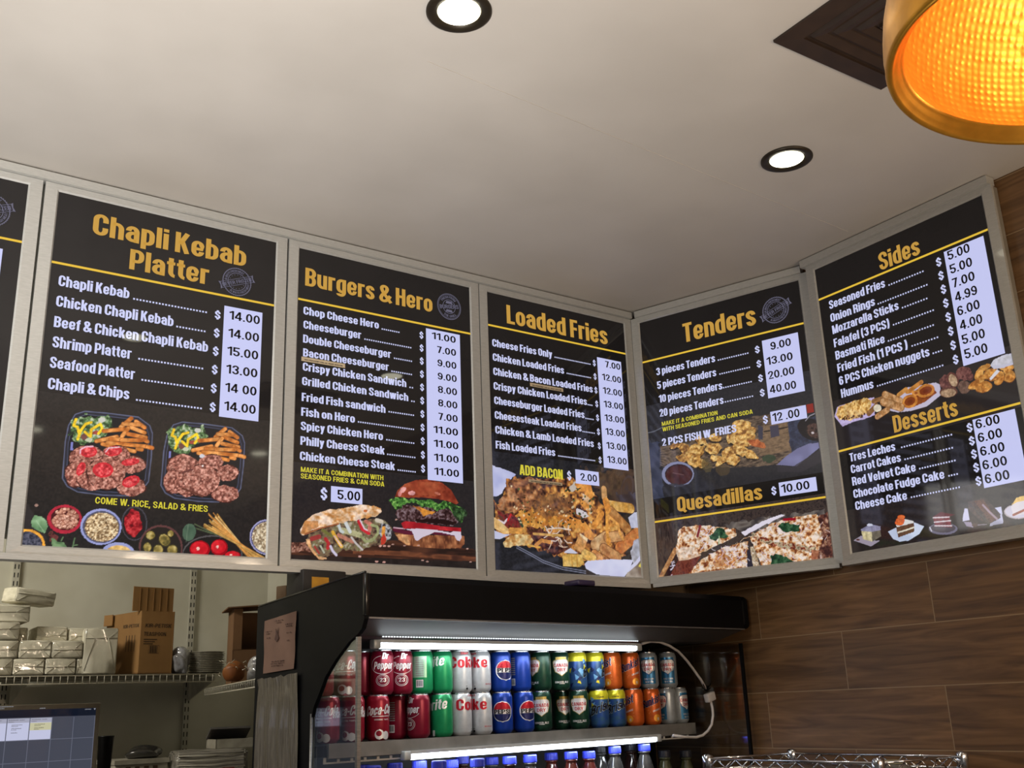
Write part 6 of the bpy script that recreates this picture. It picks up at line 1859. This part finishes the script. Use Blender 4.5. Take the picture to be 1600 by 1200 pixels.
mb = MB(); wall(mb, fa, fb, zb, topz, zq=topz - 0.002); wall(mb, fb, fr_, zb, topz); wall(mb, fr_, fl, zb, topz - 0.004); wall(mb, fl, fa, zb, topz - 0.006, zq=topz)
mb.prism([tuple(fa), tuple(fb), tuple(fr_), tuple(fl)], 2, zb, zb + 0.004)
mb.build('carton_body', m_card, ct)
zf = hit(207, 917, 1, yA + 0.01)[2]
f0 = hit(207, 950, 1, yA + 0.008)[0]; f1 = hit(271, 945, 1, yA + 0.02)[0]
mb = MB(); wall(mb, np.array([f0, yA + 0.006]), np.array([f1, yA + 0.022]), topz - 0.001, zf + 0.002, zq=zf)
for k in range(1, 6):
    x = f0 + (f1 - f0) * k / 6; mb.box(x - 0.0006, x + 0.0006, yA + 0.003 + 0.016 * k / 6, yA + 0.006 + 0.016 * k / 6, topz + 0.002, zf - 0.002)
mb.build('standing_flap', m_card, ct)
mb = MB(); wall(mb, fl + np.array([-0.012, 0.0]), fl * 0.75 + fa * 0.25 + np.array([-0.012, 0]), topz - 0.045, topz - 0.004); mb.build('side_flap', m_card, ct)
pr = MB(); dd = (fb - fa); LW = np.linalg.norm(dd); dd = dd / LW; nn = np.array([dd[1], -dd[0]])


def onface(o2, d2, n2, v2):
    return [(*(o2 + d2 * x + n2 * 0.0008), z) for x, z in v2]


for tx, x0, x1, zz, cp in [('KIR-PETISK', .12, .92, 0.735, 0.014), ('TEASPOON', .10, .76, 0.60, 0.014)]:
    vv, ff = word(tx, LW * x0, LW * x1, zb + (topz - zb) * zz, cp, 0.0, 0.15 if tx[0] == 'K' else 0)
    pr.add(onface(fa, dd, nn, vv), ff)
for k in range(3): pr.add(onface(fa, dd, nn, [(LW * .1, zb + (topz - zb) * (0.55 - k * .035)), (LW * (.5 - k * .06), zb + (topz - zb) * (0.55 - k * .035)), (LW * (.5 - k * .06), zb + (topz - zb) * (0.535 - k * .035)), (LW * .1, zb + (topz - zb) * (0.535 - k * .035))]), [(0, 1, 2, 3)])
for k in range(9):
    xx = LW * (.30 + .026 * k); wd = LW * (0.012 if k % 3 else 0.02); pr.add(onface(fa, dd, nn, [(xx, zb + (topz - zb) * .33), (xx + wd, zb + (topz - zb) * .33), (xx + wd, zb + (topz - zb) * .44), (xx, zb + (topz - zb) * .44)]), [(0, 1, 2, 3)])
for (a, b, c, d) in [(.26, .58, .32, .325), (.26, .58, .445, .45), (.26, .265, .32, .45), (.575, .58, .32, .45)]:
    pr.add(onface(fa, dd, nn, [(LW * a, zb + (topz - zb) * c), (LW * b, zb + (topz - zb) * c), (LW * b, zb + (topz - zb) * d), (LW * a, zb + (topz - zb) * d)]), [(0, 1, 2, 3)])
ds = fa - fl; LS = np.linalg.norm(ds); ds = ds / LS; ns = np.array([ds[1], -ds[0]])
vv, ff = word('KIR-PETISK', LS * .5, LS * .95, zb + (topz - zb) * .74, 0.013, 0.0); pr.add(onface(fl, ds, ns, vv), ff)
for k in range(4): pr.add(onface(fl, ds, ns, [(LS * (.6 + .08 * k), zb + (topz - zb) * .36), (LS * (.615 + .08 * k), zb + (topz - zb) * .36), (LS * (.615 + .08 * k), zb + (topz - zb) * .62), (LS * (.6 + .08 * k), zb + (topz - zb) * .62)]), [(0, 1, 2, 3)])
pr.build('print', m_cardi, ct, fix=False)


def blob(name, m, loc, sx, sy, sz, seed, rough=0.18, sub=4, parent=None):
    bm = bmesh.new(); bmesh.ops.create_icosphere(bm, subdivisions=sub, radius=1)
    rr = random.Random(seed); k = [(rr.uniform(2, 6), rr.uniform(2, 6), rr.uniform(2, 6), rr.uniform(0, 6)) for _ in range(5)]
    for v in bm.verts:
        n = sum(math.sin(a * v.co.x + b * v.co.y + c * v.co.z + d) for a, b, c, d in k) / 5
        v.co *= 1 + rough * n
        v.co = Vector((v.co.x * sx, v.co.y * sy, max(v.co.z, -0.82) * sz))
    mb = MB().bm(bm); bm.free()
    o = mb.build(name, m, parent); o.location = loc
    return o


m_bag = mat('crinkled_clear_bag', (150, 150, 156), 0.12, 0.0, c2=(110, 106, 104), scale=30, coat=1.0, bump=1.0)
p = hit(284, 1030, 1, SY + 0.03)
tag(blob('plastic_bag', m_bag, (p[0], SY + 0.05, SZT + 0.0435), 0.034, 0.036, 0.053, 5, 0.35), 'crumpled clear plastic bag between the teaspoon carton and the plate stack', 'plastic bag')
# plate stack
m_plate = mat('clear_plastic_plate', (156, 150, 134), 0.25, c2=(140, 134, 120), coat=0.5)
xa, xb = hit(297, 1030, 1, SY + 0.07)[0], hit(351, 1030, 1, SY + 0.07)[0]
rp = (xb - xa) / 2
for k in range(12):
    o = MB().lathe([(0.0005, 0.0), (rp * 0.72, 0.0), (rp * 0.80, 0.0015), (rp * 0.985, 0.0062), (rp, 0.0068), (rp, 0.0056), (rp * 0.8, 0.0001)], 40).build('plate', m_plate)
    o.location = ((xa + xb) / 2 + 0.0015 * math.sin(k * 2.1), SY + 0.012 + rp, SZT + 0.0005 + k * 0.0067)
    tag(o, 'clear plastic plate in the stack at the right end of the wire shelf', 'plate', 'stacked clear plastic plates')

# side shelf, big carton and bagged buns
e0, e1 = hit(320, 1077, 1, 1.35), None
zs_ = e0[2]
e1 = hit(402, 1061, 2, zs_)
sd = empty('side_wire_shelf', (0, 0, 0), 0, 'short white wire shelf on the side wall beside the cooler', 'wire shelf')
dv_ = np.array([e1[0] - e0[0], e1[1] - e0[1]]); ln = np.linalg.norm(dv_); dv_ = dv_ / ln; nv = np.array([-dv_[1], dv_[0]])
if nv[0] < 0: nv = -nv
mb = MB()
for z in (zs_, zs_ - 0.022): mb.tube([(e0[0], e0[1], z), (e0[0] + dv_[0] * (ln + .05), e0[1] + dv_[1] * (ln + .05), z)], 0.0022, 6)
for k in range(34):
    q_ = np.array(e0[:2]) + dv_ * (ln + .05) * k / 33; mb.tube([(q_[0], q_[1], zs_), (q_[0], q_[1], zs_ - 0.022)], 0.0012, 5)
mb.build('front_lip', m_wire, sd)
mb = MB()
for k in range(34):
    q_ = np.array(e0[:2]) + dv_ * (ln + .05) * k / 33; r_ = q_ + nv * 0.26; mb.tube([(q_[0], q_[1], zs_), (r_[0], r_[1], zs_)], 0.0014, 5)
mb.build('deck_wires', m_wire, sd)
pl = [np.array(e0[:2]) + nv * .01, np.array(e0[:2]) + dv_ * (ln + .05) + nv * .01, np.array(e0[:2]) + dv_ * (ln + .05) + nv * .26, np.array(e0[:2]) + nv * .26]
MB().prism([tuple(p_) for p_ in pl], 2, zs_ + 0.002, zs_ + 0.004).build('shelf_liner', mat('grey_shelf_liner', (96, 92, 82), 0.7), sd)
br = np.array(e0[:2]) + dv_ * ln * 0.94
MB().prism([(0.0, 0.0), (0.26, 0.0), (0.26, -0.09)], 1, -0.002, 0.002, M=Matrix.Translation((br[0], br[1], zs_ - 0.003)) @ Matrix.Rotation(math.atan2(nv[1], nv[0]), 4, 'Z')).build('bracket', m_wire, sd)

m_card2 = mat('dim_brown_cardboard', (124, 90, 60), 0.8, c2=(108, 78, 52), scale=9)
yc_ = 0.98
g0 = hit(360, 1046, 1, yc_); gt = hit(366, 951, 1, yc_)
bc = empty('open_carton', (gt[0], yc_, zs_ + 0.005), R(-14), 'large brown open carton standing on the side shelf behind the cooler', 'cardboard carton')
hh = gt[2] - zs_ - 0.005
mb = MB(); mb.box(0, 0.24, -0.004, 0, 0, hh * 0.45); mb.box(0, 0.004, -0.004, 0.16, 0, hh); mb.box(0, 0.24, 0.156, 0.16, 0, hh); mb.box(0.236, 0.24, 0, 0.16, 0, hh); mb.box(0, 0.24, -0.004, 0.16, 0, 0.004)
mb.build('carton_body', m_card2, bc)
MB().box(-0.006, 0.25, -0.03, 0.165, hh, hh + 0.004, M=Matrix.Rotation(R(-4), 4, 'Y')).build('top_flap', m_card2, bc)
MB().box(0.0, 0.03, -0.005, -0.001, hh * 0.45, hh).build('front_flap', m_card2, bc)
p = hit(366, 1042, 1, 0.86)
bn = empty('bagged_bun', (p[0], 0.86, zs_ + 0.0045), 0, 'brown bread roll in a clear twisted bag on the side shelf', 'bread')
blob('bun', mat('brown_bread_crust', (150, 92, 44), 0.5, c2=(124, 70, 32), scale=12), (0, 0, 0.036), 0.036, 0.036, 0.036, 3, 0.08, parent=bn)
wr_ = MB(); rr = random.Random(6)
for k in range(16):
    a = rr.uniform(0, 6.28); b = a + rr.uniform(-.8, .8); z0 = rr.uniform(0.008, 0.075)
    wr_.tube([(0.044 * math.cos(a), 0.044 * math.sin(a), z0), (0.05 * math.cos((a + b) / 2), 0.05 * math.sin((a + b) / 2), z0 + 0.006), (0.046 * math.cos(b), 0.046 * math.sin(b), z0 + rr.uniform(-.01, .014))], 0.0011, 4)
wr_.build('bag_creases', m_wrapf, bn)
p = hit(396, 1040, 1, 0.70)
tag(blob('plastic_bag', m_bag, (p[0] + .012, 0.70, zs_ + 0.0385), 0.03, 0.04, 0.046, 9, 0.4), 'crumpled clear plastic bag on the side shelf against the cooler', 'plastic bag')

# ------------------------------------------------------------------ counter, order screen and odds and ends
m_cnt = mat('grey_counter_top', (70, 66, 60), 0.5)
CZ = 1.385
struct('counter', MB().box(-2.2, 1.3, 1.12, 1.74, 0, CZ), m_cnt)
struct('counter_front', MB().box(-2.2, 0.62, 0.35, 0.95, 0, 1.18), m_cnt)
a_ = R(7)
S0 = hit(158, 1098, 1, 0.62); sd_ = np.array([math.cos(a_), math.sin(a_), 0]); sn = np.array([-math.sin(a_), math.cos(a_), 0])


def SL(x, y):
    p = hitp(x, y, S0, sn) - S0
    return p @ sd_, p[2]


scn = empty('order_screen', (S0[0], S0[1], 1.18), a_, 'flat order screen showing white tickets on a dark grey grid', 'screen')
zt = S0[2] - 1.18
wS, hS = 0.44, 0.27
MB().bbox(-wS, 0, 0.0, 0.022, zt - hS, zt, 0.003).build('bezel', mat('dark_grey_bezel', (104, 98, 86), 0.45, c2=(96, 90, 80)), scn)
m_scr = emis('screen_slate', (74, 78, 92), 0.75); m_bar = emis('screen_bar', (22, 30, 48), 0.6); m_tick = emis('screen_ticket', (206, 210, 240), 0.8); m_line = emis('screen_grid', (112, 116, 134), 0.7)
m_tkh = emis('screen_ticket_head', (184, 186, 208), 0.7); m_tky = emis('screen_ticket_yellow', (214, 212, 176), 0.75); m_tkt = mat('screen_dark_text', (60, 60, 76), 0.3)


def sq(mb, P, dep):
    q_ = [SL(*p_) for p_ in P]; xs = sorted(p_[0] for p_ in q_); zs = sorted(p_[1] for p_ in q_)
    x0, x1, za, zc = (xs[0] + xs[1]) / 2, (xs[2] + xs[3]) / 2, (zs[0] + zs[1]) / 2, (zs[2] + zs[3]) / 2
    mb.add([(x0, dep, zt + za), (x1, dep, zt + za), (x1, dep, zt + zc), (x0, dep, zt + zc)], [(0, 1, 2, 3)])
    return x0, x1, zt + za, zt + zc


u = lambda x, y: (x * 0.125, 1070 + y * 0.125)
dsp = MB().add([(-wS + 0.012, -0.0006, zt - hS + 0.012), (-0.0135, -0.0006, zt - hS + 0.012), (-0.0135, -0.0006, zt - 0.0135), (-wS + 0.012, -0.0006, zt - 0.0135)], [(0, 1, 2, 3)]).build('display', m_scr, scn, fix=False)
mb = MB(); mb.add([(-wS + 0.012, -0.001, zt - 0.034), (-0.0135, -0.001, zt - 0.034), (-0.0135, -0.001, zt - 0.0135), (-wS + 0.012, -0.001, zt - 0.0135)], [(0, 1, 2, 3)]); mb.build('title_bar', m_bar, dsp, fix=False)
tb_ = MB(); rr = random.Random(1)
for (xa_, xb_, yy_) in [(0, 170, 275), (0, 55, 298), (495, 570, 293), (1060, 1140, 306)]:
    a2, z2_ = SL(*u(xa_, yy_)); b2_ = SL(*u(xb_, yy_))[0]; n = max(4, int((b2_ - a2) / 0.0022))
    for j in range(n):
        xx = a2 + (b2_ - a2) * j / n; tb_.add([(xx, -0.0014, zt + z2_ - 0.0014), (xx + 0.0013, -0.0014, zt + z2_ - 0.0014), (xx + 0.0013, -0.0014, zt + z2_ + 0.0004 + 0.001 * rr.random()), (xx, -0.0014, zt + z2_ + 0.0004 + 0.001 * rr.random())], [(0, 1, 2, 3)])
a2, z2_ = SL(*u(1182, 303)); tb_.add([(a2 - 0.003, -0.0014, zt + z2_ + 0.002), (a2, -0.0014, zt + z2_ - 0.0025), (a2 + 0.003, -0.0014, zt + z2_ + 0.002)], [(0, 1, 2)])
tb_.build('title_lines', emis('screen_title_text', (176, 180, 190), 0.6), dsp, fix=False)
gx = [SL(*u(x, 500))[0] for x in (645, 915, 1180)]
pit = gx[1] - gx[0]
gz0 = zt - 0.036; gz1 = zt + SL(*u(640, 680))[1]; rowh = gz0 - gz1
mb = MB()
for k in range(-3, 3):
    x = gx[1] + k * pit
    if -wS + 0.014 < x < -0.014: mb.add([(x - 0.0009, -0.0011, zt - hS + 0.013), (x + 0.0009, -0.0011, zt - hS + 0.013), (x + 0.0009, -0.0011, gz0), (x - 0.0009, -0.0011, gz0)], [(0, 1, 2, 3)])
for k in (1, 2):
    z = gz0 - rowh * k; mb.add([(-wS + 0.013, -0.0011, z - 0.0008), (-0.014, -0.0011, z - 0.0008), (-0.014, -0.0011, z + 0.0008), (-wS + 0.013, -0.0011, z + 0.0008)], [(0, 1, 2, 3)])
mb.build('grid_lines', m_line, dsp, fix=False)
for k in range(3):
    x1 = gx[0] - pit * k - 0.0012; x0 = x1 - pit + 0.0024
    tk = MB().add([(x0, -0.0014, gz1 + 0.001), (x1, -0.0014, gz1 + 0.001), (x1, -0.0014, gz0), (x0, -0.0014, gz0)], [(0, 1, 2, 3)])
    tk.build('ticket', m_tick, dsp, fix=False)
    mb = MB().add([(x0, -0.0017, gz0 - rowh * .2), (x1, -0.0017, gz0 - rowh * .2), (x1, -0.0017, gz0), (x0, -0.0017, gz0)], [(0, 1, 2, 3)]); mb.build('ticket_head', m_tkh, dsp, fix=False)
    if k == 0:
        MB().add([(x0, -0.0017, gz0 - rowh * .56), (x1, -0.0017, gz0 - rowh * .56), (x1, -0.0017, gz0 - rowh * .22), (x0, -0.0017, gz0 - rowh * .22)], [(0, 1, 2, 3)]).build('ticket_highlight', m_tky, dsp, fix=False)
    tx = MB(); w = x1 - x0
    for (fa_, fb_, fz, cp) in [(.05, .5, .09, .035), (.55, .78, .09, .03), (.05, .3, .165, .03), (.2, .7, .31, .035), (.2, .5, .37, .03), (.2, .66, .47, .035), (.2, .44, .53, .03)] + ([(.2, .5, .66, .035)] if k else []):
        n = max(3, int((fb_ - fa_) * 22)); rr = random.Random(k * 31 + int(fz * 100))
        for j in range(n):
            xx = x0 + w * (fa_ + (fb_ - fa_) * j / n); tx.add([(xx, -0.002, gz0 - rowh * fz), (xx + w * 0.03, -0.002, gz0 - rowh * fz), (xx + w * 0.03, -0.002, gz0 - rowh * fz + rowh * cp * rr.uniform(.6, 1.1)), (xx, -0.002, gz0 - rowh * fz + rowh * cp * rr.uniform(.6, 1.1))], [(0, 1, 2, 3)])
    tx.build('ticket_lines', m_tkt, dsp, fix=False)
MB().box(-wS / 2 - 0.03, -wS / 2 + 0.03, 0.022, 0.045, 0.0, zt - hS + 0.1).build('stand', m_dark, scn)
MB().bbox(-wS / 2 - 0.1, -wS / 2 + 0.1, -0.05, 0.1, 0.001, 0.012, 0.004).build('foot', m_dark, scn)

xa, xb = hit(153, 1155, 1, 1.20)[0], hit(178, 1155, 1, 1.20)[0]; zc_ = hit(165, 1150, 1, 1.20)[2]
cp_ = empty('black_cup', ((xa + xb) / 2, 1.20, CZ + 0.0005), 0, 'tall black plastic cup standing behind the order screen', 'cup')
rc = (xb - xa) / 2; hc = zc_ - CZ
MB().lathe([(0.0005, 0), (rc * .72, 0), (rc * .98, hc - 0.004), (rc * 1.03, hc - 0.003), (rc * 1.03, hc), (rc * .95, hc), (rc * .7, 0.004), (0.0005, 0.004)], 32).build('cup_wall', mat('black_plastic', (16, 16, 18), 0.3), cp_)
m_box = mat('white_printed_box', (170, 164, 150), 0.6, c2=(150, 144, 130))
p0, p1 = hit(180, 1192, 1, 1.30), hit(264, 1184, 1, 1.30)
wb = empty('white_box', (p0[0], 1.30, CZ + 0.0005), R(2), 'low white printed box under the shelf, a dark bag lying on it', 'box')
bw = p1[0] - p0[0]; bh = max(0.05, (p0[2] + p1[2]) / 2 - CZ)
MB().bbox(0, bw, 0, 0.2, 0, bh, 0.004).build('carton', m_box, wb)
MB().box(-0.003, bw + 0.003, -0.004, 0.204, bh - 0.012, bh + 0.003).build('lid', m_box, wb)
mb = MB()
for k in range(4): mb.box(bw * (.2 + .17 * k), bw * (.29 + .17 * k), -0.0012, -0.0004, bh - 0.036, bh - 0.02)
mb.build('print', m_cardi, wb)
p = hit(228, 1178, 1, 1.36)
tag(blob('dark_bag', mat('dark_plastic_film', (52, 50, 48), 0.15, coat=0.8), (p[0], 1.38, CZ + bh + 0.0225), 0.062, 0.05, 0.024, 12, 0.3), 'dark crumpled plastic bag lying on the low white box', 'bag')
p0, p1 = hit(283, 1175, 1, 1.22), hit(392, 1160, 1, 1.22)
wp = empty('wrapped_tray_pack', ((p0[0] + p1[0]) / 2, 1.30, CZ + 0.0005), R(-12), 'large pale wrapped pack of trays under the side shelf', 'wrapped pack')
ww = (p1[0] - p0[0]) / 2; ph = p0[2] - CZ
MB().bbox(-ww, ww, -0.09, 0.12, 0.0, ph, 0.018, 3, jit=0.003, sub=3).build('trays', mat('pale_grey_wrap', (150, 144, 134), 0.35, c2=(132, 126, 116), scale=10, coat=0.4), wp)
mb = MB()
for k in range(5): mb.tube([(-ww + 0.01, -0.093, ph * (.25 + .15 * k)), (0, -0.094, ph * (.2 + .16 * k)), (ww - 0.01, -0.093, ph * (.3 + .14 * k))], 0.0012, 4)
mb.build('wrap_creases', m_wrapf, wp)
MB().box(ww * .3, ww * .62, -0.0945, -0.0925, ph * .36, ph * .42).build('red_mark', mat('red_tape', (120, 40, 36), 0.5), wp)
p0, p1 = hit(337, 1146, 1, 1.28), hit(396, 1140, 1, 1.28)
tb = empty('takeout_box', ((p0[0] + p1[0]) / 2, 1.31, CZ + 0.0005 + ph), R(-6), 'open black and white takeout box lying on the wrapped pack', 'takeout box')
tw = (p1[0] - p0[0]) / 2
mb = MB(); mb.box(-tw, tw, -0.06, -0.056, 0.001, 0.035); mb.box(-tw, -tw + 0.004, -0.06, 0.08, 0.001, 0.035); mb.box(tw - 0.004, tw, -0.06, 0.08, 0.001, 0.035); mb.box(-tw, tw, 0.076, 0.08, 0.001, 0.035); mb.box(-tw, tw, -0.06, 0.08, 0.001, 0.004)
mb.build('tray', m_box, tb)
MB().box(-tw - 0.005, tw, -0.004, 0.004, 0.0, 0.075, M=Matrix.Translation((0, 0.07, 0.036)) @ Matrix.Rotation(R(60), 4, 'X')).build('lid', mat('grey_lid', (96, 92, 90), 0.4), tb)
MB().box(-tw + 0.006, tw - 0.006, -0.054, 0.074, 0.0045, 0.016).build('black_inside', m_dark, tb)

# ------------------------------------------------------------------ chrome wire rack by the wood wall
m_chrome = mat('chrome', (214, 216, 222), 0.12, 1.0)
rk = empty('chrome_wire_rack', (0, 0, 0), 0, 'chrome wire rack with zigzag rails standing against the wood wall', 'wire rack')
RZ = 1.437
dW = Vector((math.cos(TF), math.sin(TF), 0)); nW = Vector((-math.sin(TF), math.cos(TF), 0))
fl_ = Vector(hit(1106, 1187, 0, 1.80)); bl_ = Vector(hit(1238, 1181, 0, 2.10))
fl_.z = bl_.z = RZ
fr2 = fl_ + dW * 0.585; br2 = bl_ + dW * 0.565
pw = 0.012
for nm, p_ in (('post', fl_), ('post', bl_), ('post', fr2), ('post', br2)):
    mb = MB().tube([(p_.x, p_.y, 0.0), (p_.x, p_.y, RZ + 0.012)], 0.010, 14); mb.build(nm, m_chrome, rk)
    MB().lathe([(0.0135, -0.034), (0.0155, -0.03), (0.0155, 0.006), (0.0135, 0.01), (0.006, 0.013), (0.0005, 0.014)], 20, M=Matrix.Translation((p_.x, p_.y, RZ))).build('post_cap', m_chrome, rk)


def zig(a, b, n, name='rail'):
    mb = MB()
    for dz in (0.0, -0.028): mb.tube([tuple(a + Vector((0, 0, dz))), tuple(b + Vector((0, 0, dz)))], 0.0034, 8)
    pts = []
    for k in range(2 * n + 1): pts.append(tuple(a + (b - a) * (k / (2 * n)) + Vector((0, 0, -0.002 if k % 2 else -0.026))))
    for k in range(2 * n): mb.tube([pts[k], pts[k + 1]], 0.002, 6)
    mb.build(name, m_chrome, rk)


zig(fl_, fr2, 8); zig(bl_, br2, 8); zig(fl_, bl_, 5); zig(fr2, br2, 5)
mb = MB()
for k in range(1, 26):
    a = fl_ + (fr2 - fl_) * (k / 26); b = bl_ + (br2 - bl_) * (k / 26); mb.tube([(a.x, a.y, RZ - 0.028), (b.x, b.y, RZ - 0.028)], 0.0016, 5)
mb.build('shelf_wires', m_chrome, rk)
pj = fl_ * 0.25 + fr2 * 0.4 + br2 * 0.35
jr = empty('glass_jar', (pj.x + 0.03, pj.y - 0.08, RZ - 0.026), 0, 'low clear jar with a cream lid standing on the chrome rack', 'jar')
MB().lathe([(0.0005, 0), (0.035, 0), (0.038, 0.004), (0.038, 0.014), (0.034, 0.017)], 28).build('jar_body', mat('smoked_jar', (110, 108, 104), 0.1, coat=0.6), jr)
MB().lathe([(0.036, 0.0172), (0.036, 0.022), (0.033, 0.024), (0.0005, 0.0245)], 28).build('lid', mat('cream_lid', (176, 168, 130), 0.4), jr)
